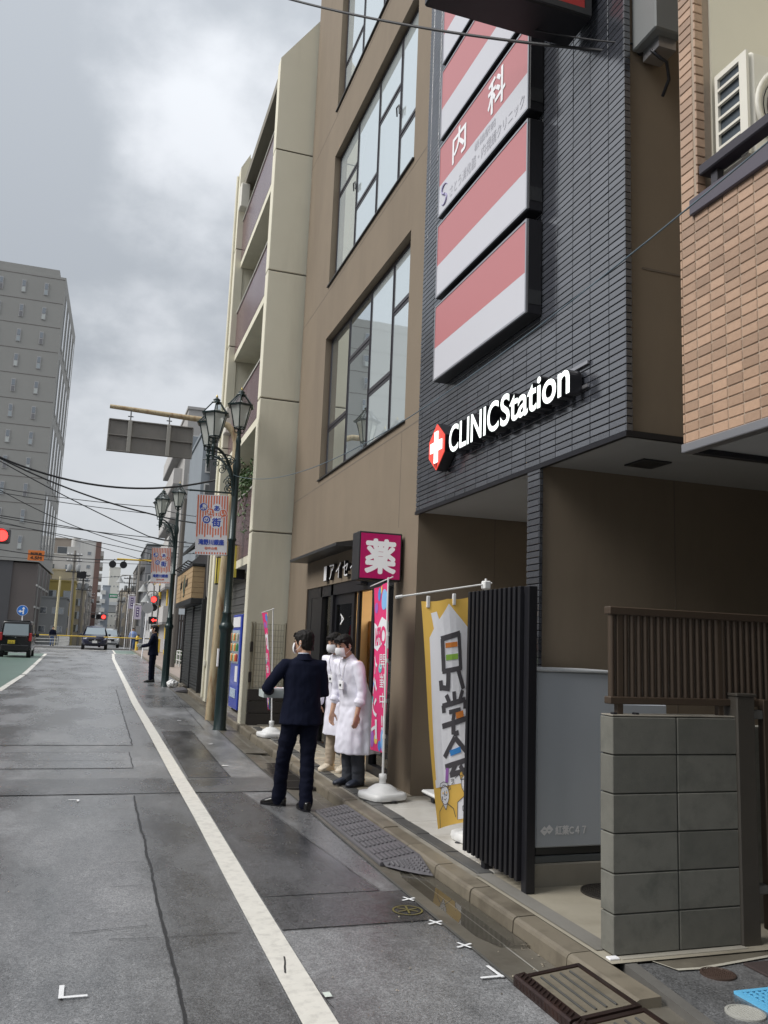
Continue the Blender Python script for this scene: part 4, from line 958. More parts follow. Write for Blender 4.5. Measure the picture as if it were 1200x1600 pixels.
# orange open-house banner
F3 = (3.05, 6.5, .085)
f3 = empty('orange_banner', F3, 'orange and white open house banner hanging beside the black louvre screen', 'banner')
stand_base(f3, *F3, .2, .1)
b = MB(); b.tube([(3.05, 6.5, .28), (3.06, 6.5, 2.19)], [.013, .010], 8); b.build('pole', M_plastic, f3)
b = MB(); b.tube([(3.11, 6.49, 2.155), (2.285, 6.56, 1.995)], .0075, 8); b.cyl((2.285, 6.56, 1.995), (2.34, 6.555, 2.006), .013); b.build('cross_bar', M_plastic, f3)
b = MB(); b.bev(3.03, 3.09, 6.46, 6.53, 2.10, 2.17, .008); b.build('pole_head', M_plastic, f3)
def f3pos(u, v):    # u 0..0.6 from the free edge to the pole, v 0..1.78 up
    k = v/1.78
    x = 2.505+.545*(u/.6)+.19*(1-k)*(1-.55*u/.6); z = .185+1.79*k*(1.0)+.075*(u/.6)+.03*(1-k)*(u/.6)-.03*math.exp(-((u-.15)/.06)**2)*0
    y = 6.56-.06*(u/.6)+.022*sin(u*10+v*1.6)+.02*sin(v*3.1)-.04*(1-k)
    return (x, y, z-.02*sin(pi*((u/.6)*2.5 % 1))*max(0, k-.9)*10*.6)
fn3 = mkfn(f3pos)
M_or = pm('banner_orange', (.90, .57, .12), .7, .05, 6); M_ink = pm('banner_ink', (.085, .08, .09), .7, .05, 6); M_lil = pm('banner_offwhite', (.93, .93, .97), .7, .03, 6)
cloth(fn3, 0, .6, 0, 1.78).build('banner_cloth', M_or, f3)
def pr(name, m, shapes, off, step=.06):
    shift = name in ('lettering', 'orange_bar', 'green_bar', 'blue_bar', 'violet_bar')
    g = MB()
    for V, F, ox, oy in shapes: cloth_print(g, [Vector(((v[0]+ox)*.84-(.028 if shift else 0), v[1], 0)) for v in V], F, fn3, off, 0, step, 0, oy)
    return g.build(name, m, f3, fix=False)
pr('house_shape', M_lil, [(*poly([(.042, .36), (.060, 1.48), (.11, 1.55), (.09, 1.68), (.15, 1.69), (.17, 1.62), (.29, 1.74), (.53, 1.50), (.62, 1.46), (.62, .36)]), 0, 0), (*rect(.03, .60, .30, .36), 0, 0)], .0015)
bar_ = lambda x0, y0, x1, y1, w: (lambda d: poly([(x0-d[1]*w/2, y0+d[0]*w/2), (x0+d[1]*w/2, y0-d[0]*w/2), (x1+d[1]*w/2, y1-d[0]*w/2), (x1-d[1]*w/2, y1+d[0]*w/2)]))(((x1-x0)/hypot(x1-x0, y1-y0), (y1-y0)/hypot(x1-x0, y1-y0)))
S = []
def ks(*a): S.append((*bar_(*a), 0, 0))
# 見 (seen from the back: mirrored)
ks(.21, 1.46, .43, 1.49, .045); ks(.225, 1.46, .225, 1.20, .04); ks(.415, 1.49, .415, 1.20, .04); ks(.21, 1.20, .43, 1.21, .04); ks(.385, 1.20, .44, 1.04, .045); ks(.275, 1.19, .265, 1.06, .045); ks(.285, 1.055, .19, 1.075, .042); ks(.195, 1.05, .19, 1.13, .04)
# 学
ks(.245, 1.01, .275, .95, .04); ks(.33, 1.03, .335, .95, .04); ks(.43, 1.03, .39, .95, .04); ks(.20, .925, .46, .955, .042); ks(.21, .93, .215, .87, .04); ks(.455, .95, .45, .88, .04); ks(.27, .87, .40, .88, .036); ks(.33, .87, .31, .80, .038); ks(.19, .765, .46, .80, .044); ks(.315, .80, .31, .69, .044); ks(.31, .69, .37, .70, .04)
# 会
ks(.325, .665, .20, .52, .044); ks(.325, .665, .45, .54, .044); ks(.20, .445, .45, .475, .042); ks(.33, .46, .26, .375, .042); ks(.25, .375, .42, .395, .042); ks(.37, .44, .43, .36, .04)
pr('lettering', M_ink, S, .0045)
pr('orange_bar', pm('bar_orange', (.75, .25, .05), .7), [(*rect(.255, .39, 1.385, 1.425), 0, 0)], .0042)
pr('orange_bar', MATS['bar_orange'], [(*bar_(.345, .835, .43, .845, .05), 0, 0)], .006)
pr('green_bar', pm('bar_green', (.30, .55, .08), .7), [(*rect(.255, .39, 1.285, 1.33), 0, 0)], .0042)
pr('blue_bar', pm('bar_blue', (.05, .28, .70), .7), [(*bar_(.265, .545, .385, .565, .045), 0, 0)], .006)
pr('violet_bar', pm('bar_violet', (.38, .16, .50), .7), [(*bar_(.225, .435, .205, .325, .036), 0, 0)], .006)
S = []
for j, ch in enumerate('！いさだくし越お'[::1]):
    V, F = text_geo(ch, .040 if j else .012, .044, bold=.01); V = [Vector((-v.x, v.y, 0)) for v in V]; S.append((V, F, .135+.047*j, .205+.028*min(j, 4)+.012*j))
pr('lettering', M_ink, S, .0045, .05)
# two simple drawn people at the foot of the banner
def outline(pts, w=.007, close=True):
    n = len(pts); r = []
    for i in range(n if close else n-1): r.append((*bar_(*pts[i], *pts[(i+1) % n], w), 0, 0))
    return r
head = lambda cx, cy, s: [(cx+s*.055*cos(a), cy+s*.075*sin(a)) for a in [2*pi*i/14 for i in range(14)]]
pr('drawn_face', M_lil, [(*poly(head(.135, .235, 1)), 0, 0), (*poly([(.105, .17), (.135, .12), (.16, .17)]), 0, 0), (*poly(head(.40, .30, 1.1)), 0, 0), (*poly([(.27, .03), (.285, .16), (.37, .20), (.43, .20), (.50, .16), (.50, .03)]), 0, 0)], .003)
pr('drawn_hair', M_or, [(*poly([(.335, .33), (.33, .38), (.37, .415), (.43, .415), (.47, .38), (.465, .33), (.44, .36), (.38, .36)]), 0, 0)], .0045)
pr('drawn_line', M_ink, outline(head(.135, .235, 1), .005)+outline([(.08, .29), (.09, .325), (.13, .335), (.18, .32), (.185, .285), (.15, .30), (.10, .29)], .005)+outline([(.03, .0), (.045, .12), (.105, .165), (.135, .12), (.16, .165), (.23, .12), (.25, .05)], .006, False)
   + outline([(.12, .205), (.14, .195), (.155, .21)], .005, False)+outline([(.135, .25), (.14, .225), (.13, .225)], .004, False)+outline(head(.40, .30, 1.1), .005)+outline([(.335, .33), (.33, .38), (.37, .415), (.43, .415), (.47, .38), (.465, .33)], .005)
   + outline([(.27, .03), (.285, .16), (.37, .20), (.43, .20), (.50, .16)], .006, False)+outline([(.34, .09), (.375, .09), (.375, .125), (.34, .125)], .006)+outline([(.38, .265), (.41, .255), (.43, .27)], .005, False), .006, .2)
pr('drawn_eye', M_or, [(*disc(.008, 8), .115, .25), (*disc(.008, 8), .16, .25), (*disc(.008, 8), .38, .315), (*disc(.008, 8), .43, .315)], .007)
for u in (.06, .30): 
    p, n = fn3(u, 1.78); b = MB(); b.bev(p.x-.014, p.x+.014, p.y-.012, p.y+.012, p.z-.05, p.z+.045, .004); b.build('cloth_loop', M_plastic, f3)
# white platform trolley in the recess
ct = empty('platform_trolley', (3.5, 7.85, .085), 'white flat platform trolley behind the orange banner', 'trolley')
b = MB(); b.bev(3.21, 3.95, 7.40, 8.24, .165, .20, .016); b.build('deck', M_plastic, ct)
b = MB(); b.bev(3.225, 3.935, 7.415, 8.225, .15, .1645, .004); b.build('bumper', M_black, ct)
for x in (3.30, 3.85):
    for y in (7.5, 8.12): b = MB(); b.cyl((x-.015, y, .125), (x+.015, y, .125), .04, n=14); b.box(x-.02, x+.02, y-.01, y+.01, .125, .15); b.build('caster', M_black, ct)
# ---------------------------------------------------------------- beige apartment block next door
bb = empty('beige_apartment', (2.8, 17.5, .2), 'beige apartment block with purple tiled balconies beyond the clinic', 'building')
M_bei = pm('beige_paint', (.66, .63, .51), .75, .05, 2, bump=.001, bscale=120, dirt=(.45, .42, .33), dirt_amt=.6, dscale=.9, streak=1)
M_bj = pm('beige_joint', (.10, .09, .07), .9)
def balc_mat():
    m = pm('purple_balcony_tile', (.135, .075, .08), .2, .15, 6, spec=.8, dirt=(.28, .24, .24), dirt_amt=.35, dscale=2.2, streak=1)
    N, L = m.node_tree.nodes, m.node_tree.links; g = N.new('ShaderNodeNewGeometry'); sp = N.new('ShaderNodeSeparateXYZ'); L.new(g.outputs['Position'], sp.inputs[0]); cb_ = N.new('ShaderNodeCombineXYZ')
    L.new(sp.outputs[1], cb_.inputs[0]); L.new(sp.outputs[2], cb_.inputs[1])
    br = N.new('ShaderNodeTexBrick'); br.inputs['Scale'].default_value = 1; br.inputs['Brick Width'].default_value = .23; br.inputs['Row Height'].default_value = .067; br.inputs['Mortar Size'].default_value = .006; L.new(cb_.outputs[0], br.inputs['Vector'])
    br.inputs['Color1'].default_value = br.inputs['Color2'].default_value = (1, 1, 1, 1); br.inputs['Mortar'].default_value = (0, 0, 0, 1)
    bp = N.new('ShaderNodeBump'); bp.inputs['Distance'].default_value = .006; bp.inputs['Strength'].default_value = .6; L.new(br.outputs[0], bp.inputs['Height']); L.new(bp.outputs[0], N['Principled BSDF'].inputs['Normal']); return m
M_bal = balc_mat()
jz = [3.54, 6.01, 8.50, 10.97, 13.50]
def pillar(x0, x1, xt, y0, y1, zb, ztl, ztr):
    lev = [zb]+[z for z in jz if z < ztl]
    for i, z in enumerate(lev):
        top = lev[i+1]-.012 if i+1 < len(lev) else None
        b = MB()
        if top: b.bev(x0, x1, y0, y1, z+.012, top, .012)
        else: b.prism([(x0, z+.012), (x1, z+.012), (x1, ztr), (x0, ztl)], lambda u, v, q: (u, q, v), y0, y1)
        b.build('pillar_panel', M_bei, bb)
    b = MB(); b.box(x0+.02, x1-.01, y0+.015, y1-.01, zb, ztl-.1); b.build('pillar_core', M_bj, bb)
pillar(2.475, 3.35, 2.5, 15.05, 15.32, .15, 12.9, 14.1)
pillar(2.41, 2.62, 2.42, 19.6, 20.0, .2, 13.1, 13.5)
b = MB(); b.box(2.62, 3.3, 19.62, 19.98, .2, 13.4); b.box(3.0, 12, 20.0, 20.3, .2, 13.3); b.build('end_wall', M_bei, bb)
b = MB(); b.box(3.9, 12, 15.32, 20, .2, 13.2); b.build('inner_wall', M_bei, bb)
for i, (z0, z1) in enumerate(((3.02, 4.44), (5.66, 6.93), (8.14, 9.33), (10.50, 11.70))):
    b = MB(); b.box(2.55, 2.66, 15.322, 19.598, z0+.16, z1); b.build('balcony_parapet', M_bal, bb)
    b = MB(); b.box(2.53, 2.68, 15.322, 19.598, z1+.001, z1+.035); b.build('parapet_cap', pm('cap_pale', (.42, .41, .37), .6), bb)
    b = MB(); b.box(2.555, 3.895, 15.322, 19.598, z0, z0+.158); b.build('balcony_slab', M_bei, bb)
    for y in (16.0, 17.9): w_ = MB(); w_.box(3.86, 3.899, y, y+1.5, z0+.2, z0+2.2); w_ = w_.build('window', M_frame, bb); p = MB(); p.box(3.85, 3.859, y+.06, y+1.44, z0+.26, z0+2.14); p.build('pane', M_dwin, w_)
b = MB(); b.box(2.5, 3.9, 15.33, 19.59, 12.55, 12.75); b.build('roof_slab', pm('roof_under', (.2, .185, .15), .8, .1, 3), bb)
for z in (6.3, 11.9): b = MB(); b.bev(2.40, 2.62, 19.25, 19.55, z, z+.62, .02); b.build('balcony_unit', M_ac, bb)
b = MB(); b.tube([(2.385, 19.9, .3), (2.385, 19.9, 13)], .035, 8); b.build('drain_pipe', M_bei, bb)
b = MB(); b.bev(2.36, 2.40, 19.72, 19.86, 1.0, 1.12, .006); b.build('meter_box', M_ac, bb)
sh = MB()
for k in range(34): sh.box(2.86+.012*(k % 2), 2.9, 15.34, 19.59, .28+.08*k, .355+.08*k)
sh.build('shop_shutter', pm('shutter_grey', (.10, .10, .10), .5, .12, 8, metal=.3), bb)
# plants spilling over the lowest balcony
def leaves(mb, pts, s, n_):
    for c in pts:
        for _ in range(n_):
            p = Vector(c)+Vector((random.gauss(0, .10), random.gauss(0, .14), random.gauss(0, .10)))
            d = Vector((random.gauss(-.5, .7), random.gauss(0, .7), random.gauss(.2, .7))).normalized(); a = d.orthogonal().normalized(); b_ = d.cross(a); l = s*random.uniform(.6, 1.4); w_ = l*.38
            mb.add([p-a*l, p+b_*w_+d*w_*.3, p+a*l, p-b_*w_+d*w_*.3], [(0, 1, 2), (0, 2, 3)])
M_leaf = pm('ivy_leaf', (.055, .11, .03), .5, .35, 9, island=.5)
iv = empty('balcony_plant', (2.6, 16, 4.4), 'green climbing plant spilling over the lowest purple balcony', 'plant')
L_ = MB(); leaves(L_, [(2.52+random.uniform(-.06, .3), 15.45+random.uniform(0, 2.0), 4.55+random.uniform(-.15, .45)) for _ in range(26)], .05, 30)
leaves(L_, [(2.50, 15.9+.16*i, 4.3-random.uniform(0, .9)) for i in range(3)], .045, 14); tag(L_.build('foliage', M_leaf, iv, fix=False), kind='stuff')
for i in range(9): b = MB(); y = 15.5+.22*i; b.tube([(2.7, y, 4.2), (2.6, y+random.uniform(-.1, .1), 4.6), (2.5, y+random.uniform(-.2, .2), 4.3+random.uniform(-.4, .4))], .008, 5); b.build('stem', pm('stem_brown', (.09, .07, .04), .8), iv)
# yellow projecting shop signs
for (x0, x1, y, z0, z1, lab) in ((2.48, 2.70, 17.2, 2.82, 3.52, 'black edged yellow vertical sign right of the near lamp post'), (2.40, 2.55, 19.0, 2.80, 3.42, 'small yellow sign left of the rusty gantry pole')):
    t = empty('shop_sign', (x1, y, z0), lab, 'sign'); b = MB(); b.bev(x0, x1+.05, y, y+.16, z0, z1, .01); b.build('sign_case', M_black, t)
    b = MB(); b.box(x0-.006, x0-.001, y+.02, y+.14, z0+.03, z1-.03); b.box(x0+.02, x0+.09, y-.006, y-.001, z0+.03, z1-.03); b.build('yellow_face', pm('sign_yellow', (.75, .62, .10), .4, .04, 4), t)
# mesh gate with dark base between pillar and clinic
mg = empty('mesh_gate', (2.9, 15.0, .2), 'pale wire mesh gate above a dark slatted base, beside the beige pillar', 'gate')
M_wire = pm('wire_paint', (.30, .28, .21), .5)
b = MB()
for i in range(13): x = 2.60+.05*i; b.tube([(x, 15.0, .80), (x, 15.0, 1.9)], .004, 5)
b.build('vertical_wires', M_wire, mg); mg.children[-1]['kind'] = 'stuff'
for k in range(12): b = MB(); z = .80+.1*k; b.tube([(2.58, 14.997, z), (3.185, 14.997, z)], .0035, 5); b.build('horizontal_wire', M_wire, mg)
for x in (2.575, 2.63, 3.175): b = MB(); b.tube([(x, 15.0, .2), (x, 15.0, 1.93)], .02, 8); b.build('gate_post', M_wire, mg)
for z in (.98, 1.5): b = MB(); b.bev(2.56, 2.61, 14.965, 14.985, z-.09, z+.09, .006); b.build('latch', M_iron, mg)
for k in range(3): b = MB(); b.bev(2.56, 3.185, 14.93, 14.99, .17+.205*k, .365+.205*k, .006); b.build('base_panel', pm('dark_base', (.030, .027, .025), .55, .2, 10, stretch=(30, 30, 1)), mg)
# vending machine
vm = empty('vending_machine', (2.95, 17.2, .2), 'bright blue drinks vending machine behind the near lamp post', 'vending machine')
M_vb = pm('vending_blue', (.035, .07, .48), .3, .03, 3, coat=.4); M_vw = pm('vending_panel', (.45, .55, .68), .25, .1, 6)
x0, x1, y0, y1, z0, z1 = 2.66, 3.3, 16.7, 17.75, .27, 2.11
b = MB(); b.bev(x0, x1, y0, y1, z0, z1, .015); b.build('cabinet', M_vb, vm)
b = MB(); b.box(x0-.012, x0-.001, y0+.08, y1-.08, 1.15, 1.80); b.build('display_window', M_vw, vm)
for r in range(3):
    b = MB(); b.box(x0-.02, x0-.0125, y0+.1, y1-.1, 1.18+.2*r, 1.19+.2*r); b.build('shelf_edge', M_white, vm)
    for k in range(8): c = MB(); c.lathe([(.03, 0), (.03, .12), (.015, .15), (.001, .15)], (x0-.035, y0+.15+.11*k, 1.19+.2*r), 8); c.build('bottle', pm(f'bottle_{(k*3+r*5)%4}', ((.5, .08, .06), (.1, .3, .12), (.55, .5, .4), (.6, .35, .06))[(k*3+r*5) % 4], .3), vm)
b = MB(); b.box(x0-.01, x0-.001, y0+.08, y1-.08, 1.86, 2.06); b.build('top_panel', M_white, vm)
b = MB(); b.box(x0-.01, x0-.001, y0+.1, y0+.4, .80, 1.10); b.build('coin_panel', M_white, vm)
b = MB(); b.bev(x0-.015, x0-.001, y0+.2, y1-.2, .48, .66, .006); b.build('delivery_flap', M_vw, vm)
for y in (y0+.1, y1-.1):
    for x in (x0+.08, x1-.08): b = MB(); b.cyl((x, y, .22), (x, y, z0), .025); b.build('foot', M_black, vm)

# ---------------------------------------------------------------- lamp posts
M_lp = pm('lamp_dark_green', (.014, .030, .030), .32, .25, 10, metal=.2, coat=.2)
M_lan = pm('lantern_glass', (.52, .54, .50), .35, .10, 8, trans=.25)
M_lantop = clear_glass('lantern_roof_glass', 1.5, (.8, .83, .83), .05)
def hexring(c, r, z, rot): return [(c[0]+r*cos(rot+i*pi/3), c[1]+r*sin(rot+i*pi/3), z) for i in range(6)]
def lantern(t, c, z, rot=.3):
    """six sided lantern 0.9 m tall standing on (c, z)"""
    b = MB(); b.lathe([(.035, 0), (.03, .05), (.045, .08), (.03, .10), (.05, .13)], (*c, z), 12)
    for i in range(6):
        a = rot+i*pi/3; e = Vector((cos(a), sin(a), 0)); p = Vector((*c, z)); b.tube([p+e*.03+Vector((0, 0, .05)), p+e*.09+Vector((0, 0, .07)), p+e*.10+Vector((0, 0, .15))], .006, 5)
    b = b.build('lantern_neck', M_lp, t)
    zb, zt, rb, rt = z+.15, z+.545, .105, .205
    A, B = hexring(c, rb, zb, rot), hexring(c, rt, zt, rot); g = MB()
    for i in range(6): j = (i+1) % 6; g.quad(A[i], A[j], B[j], B[i])
    g.build('lantern_glass', M_lan, t)
    f = MB()
    for i in range(6): j = (i+1) % 6; f.tube([A[i], B[i]], .011, 5); f.tube([A[i], A[j]], .014, 5)
    E0, E1, E2 = hexring(c, .255, zt-.012, rot), hexring(c, .262, zt+.012, rot), hexring(c, .20, zt+.03, rot)
    for P_, Q_ in ((E0, E1), (E1, E2), (hexring(c, .19, zt-.012, rot), E0)):
        for i in range(6): j = (i+1) % 6; f.quad(P_[i], P_[j], Q_[j], Q_[i])
    R1 = hexring(c, .075, zt+.205, rot)
    for i in range(6): f.tube([hexring(c, .225, zt+.02, rot)[i], R1[i]], .011, 5)
    f.lathe([(.085, zt+.20), (.09, zt+.215), (.06, zt+.225), (.055, zt+.25), (.065, zt+.262), (.04, zt+.28), (.02, zt+.30)], (*c, 0), 14); f.build('lantern_frame', M_lp, t)
    g = MB(); E = hexring(c, .222, zt+.022, rot)
    for i in range(6): j = (i+1) % 6; g.quad(E[i], E[j], R1[j], R1[i])
    g.build('lantern_roof', M_lantop, t)
    g = MB(); g.lathe([(.001, zt-.1), (.04, zt-.02), (.05, zt+.06), (.001, zt+.12)], (*c, 0), 10); g.build('bulb', pm('bulb_white', (.8, .8, .78), .3), t)
    g = MB(); g.lathe([(.012, zt+.30), (.02, zt+.315), (.008, zt+.345), (.001, zt+.36)], (*c, 0), 8); g.build('finial', pm('brass', (.5, .38, .12), .35, .1, 9, metal=.8), t)
def spiral(c, u, r, turns, a0, n=26, sgn=1):
    c, u = Vector(c), Vector(u); return [c+(u*cos(a0+sgn*2*pi*turns*i/n)+Vector((0, 0, 1))*sin(a0+sgn*2*pi*turns*i/n))*r*(1-.75*i/n) for i in range(n+1)]
BAN = {}
def banner_print(t, pos):
    fn = mkfn(pos); M_c = pm('banner_orange_red', (.66, .17, .085), .6, .04, 5); M_w = pm('banner_paper', (.72, .72, .75), .6, .03, 5); M_b = pm('banner_royal', (.03, .07, .42), .6, .04, 5)
    cloth(fn, 0, .54, 0, 1.05, 8, 12).build('banner_sheet', M_w, t)
    g = MB(); n = 12
    for i in range(n):
        x = .008+.0455*i; low = .34+(.02 if i % 3 else -.02); V, F = poly([(x, low), (x+.012, low-.015), (x+.024, low), (x+.024, 1.04), (x, 1.04)]); cloth_print(g, V, F, fn, .0012, 0, .2)
        V, F = rect(x, x+.024, .015, .05); cloth_print(g, V, F, fn, .0012, 0, .2)
    tag(g.build('banner_stripes', M_c, t, fix=False), kind='stuff')
    for m, D in ((M_w, ((.115, .835, .074), (.235, .755, .070), (.345, .82, .082), (.455, .735, .074), (.175, .615, .075), (.345, .575, .112))), ):
        g = MB()
        for x, y, r in D: V, F = disc(r); cloth_print(g, V, F, fn, .0022, 0, .2, x, y)
        tag(g.build('banner_discs', m, t, fix=False), kind='stuff')
    for m, D in ((M_b, ((.115, .835, .066), (.175, .615, .066))), (M_c, ((.235, .755, .062), (.455, .735, .064)))):
        for x, y, r in D: g = MB(); V, F = disc(r); cloth_print(g, V, F, fn, .0032, 0, .2, x, y); g.build('banner_disc', m, t, fix=False)
    def lt(m, s, x, y, w, h, bold=.02):
        g = MB()
        V, F = text_geo(s, w, h)
        for q, (dx, dy) in enumerate(((0, 0), (bold*.2, 0), (-bold*.2, 0), (0, bold*.2), (0, -bold*.2))): cloth_print(g, V, F, fn, .0042+.0003*q, 0, .3, x+dx, y+dy)
        g.build('lettering', m, t, fix=False)
    lt(M_w, 'ふ', .115, .835, .085, .085); lt(M_w, 'れ', .235, .755, .08, .08); lt(M_b, 'あ', .345, .82, .09, .09); lt(M_w, 'い', .455, .735, .075, .07); lt(M_w, 'の', .175, .615, .08, .075); lt(M_b, '街', .345, .575, .145, .15, .03)
    lt(M_b, '滝野川銀座', .27, .225, .43, .095, .025); lt(M_c, '旧中山道', .27, .12, .21, .045, .01)
def lamp_post(x, y, label, blab):
    z = zg(y); t = empty('street_lamp', (x, y, z), label, 'street lamp', 'three headed street lamps')
    b = MB(); b.lathe([(.125, -.05), (.125, .0), (.108, .02), (.104, .5), (.095, 1.6), (.105, 1.66), (.125, 1.69), (.128, 1.74), (.10, 1.78), (.095, 1.80), (.075, 1.93), (.085, 1.95), (.085, 1.97), (.068, 1.99), (.062, 3.2), (.078, 3.22), (.078, 3.25), (.06, 3.27), (.055, 4.42), (.068, 4.46), (.075, 4.55), (.05, 4.70), (.04, 4.95), (.05, 5.0), (.035, 5.09)], (x, y, z), 18); b.build('pole', M_lp, t)
    lantern(t, (x, y), z+5.10)
    for s, la in ((-1, 'near'), (1, 'far')):
        d = Vector((-cos(radians(38)), s*sin(radians(38)), 0)); P0 = Vector((x, y, z)); k = .60
        arc = [P0+d*(.05+k*sin(a)*1.0)+Vector((0, 0, 3.98+.80*(1-cos(a))**.0*0+.80*sin(a)**.75)) for a in [pi/2*i/12 for i in range(13)]]
        b = MB(); b.tube([P0+d*(.05+(k-.05)*(1-cos(a)))+Vector((0, 0, 4.02+.76*sin(a))) for a in [pi/2*i/14 for i in range(15)]], .024, 8); b.build('arm', M_lp, t)
        b = MB()
        for (cu, cz, r, tr, a0, sg) in ((.15, 4.26, .10, 1.6, 0, 1), (.15, 4.14, .08, 1.6, 2, -1), (.30, 4.50, .085, 1.5, 1, 1), (.42, 4.62, .06, 1.5, .5, -1), (.13, 4.62, .08, 1.4, 4, -1), (.09, 4.40, .06, 1.4, 1, -1)): b.tube(spiral(P0+d*cu+Vector((0, 0, cz)), d, r, tr, a0, 22, sg), .009, 5)
        tag(b.build('scrollwork', M_lp, t), kind='stuff')
        e = P0+d*(k+.0)
        b = MB(); b.lathe([(.001, -.26), (.02, -.24), (.012, -.20), (.028, -.17), (.03, -.06), (.045, -.03), (.035, .0)], (e.x, e.y, z+4.80), 12); b.tube([e+Vector((0, 0, 4.70))+d*.10, e+Vector((0, 0, 4.70))-d*.45], .012, 6); b.build('arm_end', M_lp, t)
        lantern(t, (e.x, e.y), z+4.80)
    b = MB(); b.tube([(x, y, z+4.06), (x-.76, y, z+4.05)], .016, 8); b.cyl((x-.76, y, z+4.05), (x-.86, y, z+4.045), .022, .004, 8); b.build('banner_bar', M_lp, t)
    b = MB(); b.tube([(x, y, z+2.95), (x-.66, y, z+2.955)], .007, 6); b.build('lower_bar', M_lp, t)
    b = MB(); b.box(x-.12, x-.10, y-.06, y+.06, z+1.05, z+1.35); b.build('number_plate', M_white, t)
    bt = empty('street_banner', (x-.38, y-.04, z+2.92), blab, 'banner', 'striped shopping street banners')
    banner_print(bt, lambda u, v: (x-.655+u+.03*(1-v/1.05), y-.035+.014*sin(u*9)+.01*sin(v*4), z+2.93+v+.035*u-.0*v))
lamp_post(2.112, 14.87, 'near dark green street lamp with three lanterns beside the rusty gantry pole', 'larger striped orange banner hanging from the near street lamp')
lamp_post(1.986, 25.6, 'farther dark green street lamp beside the man holding a tray', 'smaller striped orange banner hanging from the farther street lamp')
# rusty gantry with a traffic board seen from behind
ga = empty('sign_gantry', (2.15, 16.42, zg(16.4)), 'rust streaked cream gantry pole carrying a traffic board seen from behind', 'sign gantry')
M_rust = pm('rusty_cream_paint', (.46, .38, .24), .6, .12, 6, dirt=(.20, .075, .022), dirt_amt=1, dscale=11, streak=1, bump=.001, bscale=60)
b = MB(); b.tube([(2.13, 16.42, .05), (2.18, 16.42, 2.0), (2.30, 16.42, 5.2), (2.29, 16.42, 5.45), (2.22, 16.42, 5.64), (2.10, 16.42, 5.76), (1.95, 16.42, 5.81), (1.4, 16.42, 5.82), (-.12, 16.42, 5.87)], [.085, .082, .075, .07, .066, .062, .06, .055, .04], 12); b.build('pole', M_rust, ga)
M_bk = pm('sign_back_grey', (.20, .19, .175), .6, .12, 4, dirt=(.10, .09, .08), dirt_amt=.6, dscale=2, streak=1)
b = MB(); b.bev(-.12, 1.44, 16.30, 16.315, 4.985, 5.60, .004); b.build('board', M_bk, ga)
for z in (4.99, 5.29, 5.585): b = MB(); b.bev(-.11, 1.43, 16.265, 16.2985, z, z+.022, .003); b.build('board_rib', M_bk, ga)
for x in (-.115, 1.42): b = MB(); b.bev(x, x+.02, 16.27, 16.2985, 5.013, 5.584, .003); b.build('board_rib', M_bk, ga)
for x in (.27, .98):
    b = MB(); b.bev(x-.035, x+.035, 16.22, 16.263, 4.99, 5.60, .004); b.build('hanger', pm('hanger_zinc', (.33, .32, .29), .5, .1, 6, metal=.3), ga)
    b = MB(); b.tube([(x, 16.25, 5.5), (x, 16.3, 5.62), (x, 16.40, 5.84)], .012, 6); b.tube([(x-.05, 16.36, 5.70), (x+.05, 16.36, 5.70)], .01, 6); b.build('clamp', M_dgrey, ga)

# ---------------------------------------------------------------- coffee stand with shutters
cf = empty('shuttered_shop', (2.6, 24.4, .28), 'shuttered black shop with a pale wood sign fascia', 'building')
M_blk2 = pm('shop_black', (.018, .019, .021), .5, .15, 6); M_shu = pm('roller_shutter', (.040, .042, .042), .45, .12, 8, metal=.4); M_pw = pm('pale_wood', (.40, .28, .155), .5, .10, 5, bump=.0008, bscale=30)
b = MB(); b.box(2.56, 7, 22.2, 26.9, .2, 3.9); b.build('shop_wall', M_blk2, cf)
for ya, yb in ((22.35, 24.3), (24.4, 26.6)):
    b = MB(); n = 30; v = []
    for k in range(n*4+1): z = .28+2.3*k/(n*4); v += [(2.535+.008*sin(2*pi*k/4), ya, z), (2.535+.008*sin(2*pi*k/4), yb, z)]
    b.add(v, [(2*i, 2*i+1, 2*i+3, 2*i+2) for i in range(n*4)]); b.build('roller_shutter', M_shu, cf, fix=False)
for y in (22.25, 24.35, 26.65): b = MB(); b.bev(2.50, 2.56, y-.04, y+.04, .24, 2.62, .006); b.build('shutter_guide', M_blk2, cf)
b = MB(); b.bev(2.24, 2.60, 22.58, 27.0, 2.50, 2.64, .01); b.build('fascia_base', M_blk2, cf)
plk = MB()
for r in range(6):
    for q in range(7):
        y0 = 22.6+.63*q; p = MB(); p.bev(2.245, 2.27, y0, y0+.622, 2.645+.138*r, 2.645+.138*r+.132, .004); p.build('fascia_board', M_pw, cf)
    p = MB(); p.bev(2.272, 2.60, 22.60, 22.625, 2.645+.138*r, 2.645+.138*r+.132, .004); p.build('fascia_board', M_pw, cf)
b = MB(); b.box(2.275, 2.6, 22.63, 27, 2.645, 3.47); b.build('fascia_core', M_blk2, cf)
b = MB(); b.bev(2.22, 2.62, 22.57, 27.02, 3.475, 3.55, .01); b.build('fascia_cap', M_blk2, cf)
for q in range(7): b = MB(); y = 22.8+.6*q; b.tube([(2.3, y, 3.55), (2.12, y, 3.62), (2.05, y, 3.56)], .02, 6); b.build('spot_lamp', M_blk2, cf)
em = MB(); V, F = disc(.32, 28); M_ = frame(U_, V_, (2.236, 24.6, 3.05)); em.add([M_ @ v for v in V], F); em.build('round_emblem', pm('emblem_green', (.02, .055, .045), .5), cf, fix=False)
em = MB(); em.tube([(2.234, 24.6+.27*cos(a), 3.05+.27*sin(a)) for a in [2*pi*i/24 for i in range(25)]], .01, 4); em.build('emblem_ring', M_pw, cf)
em = MB()
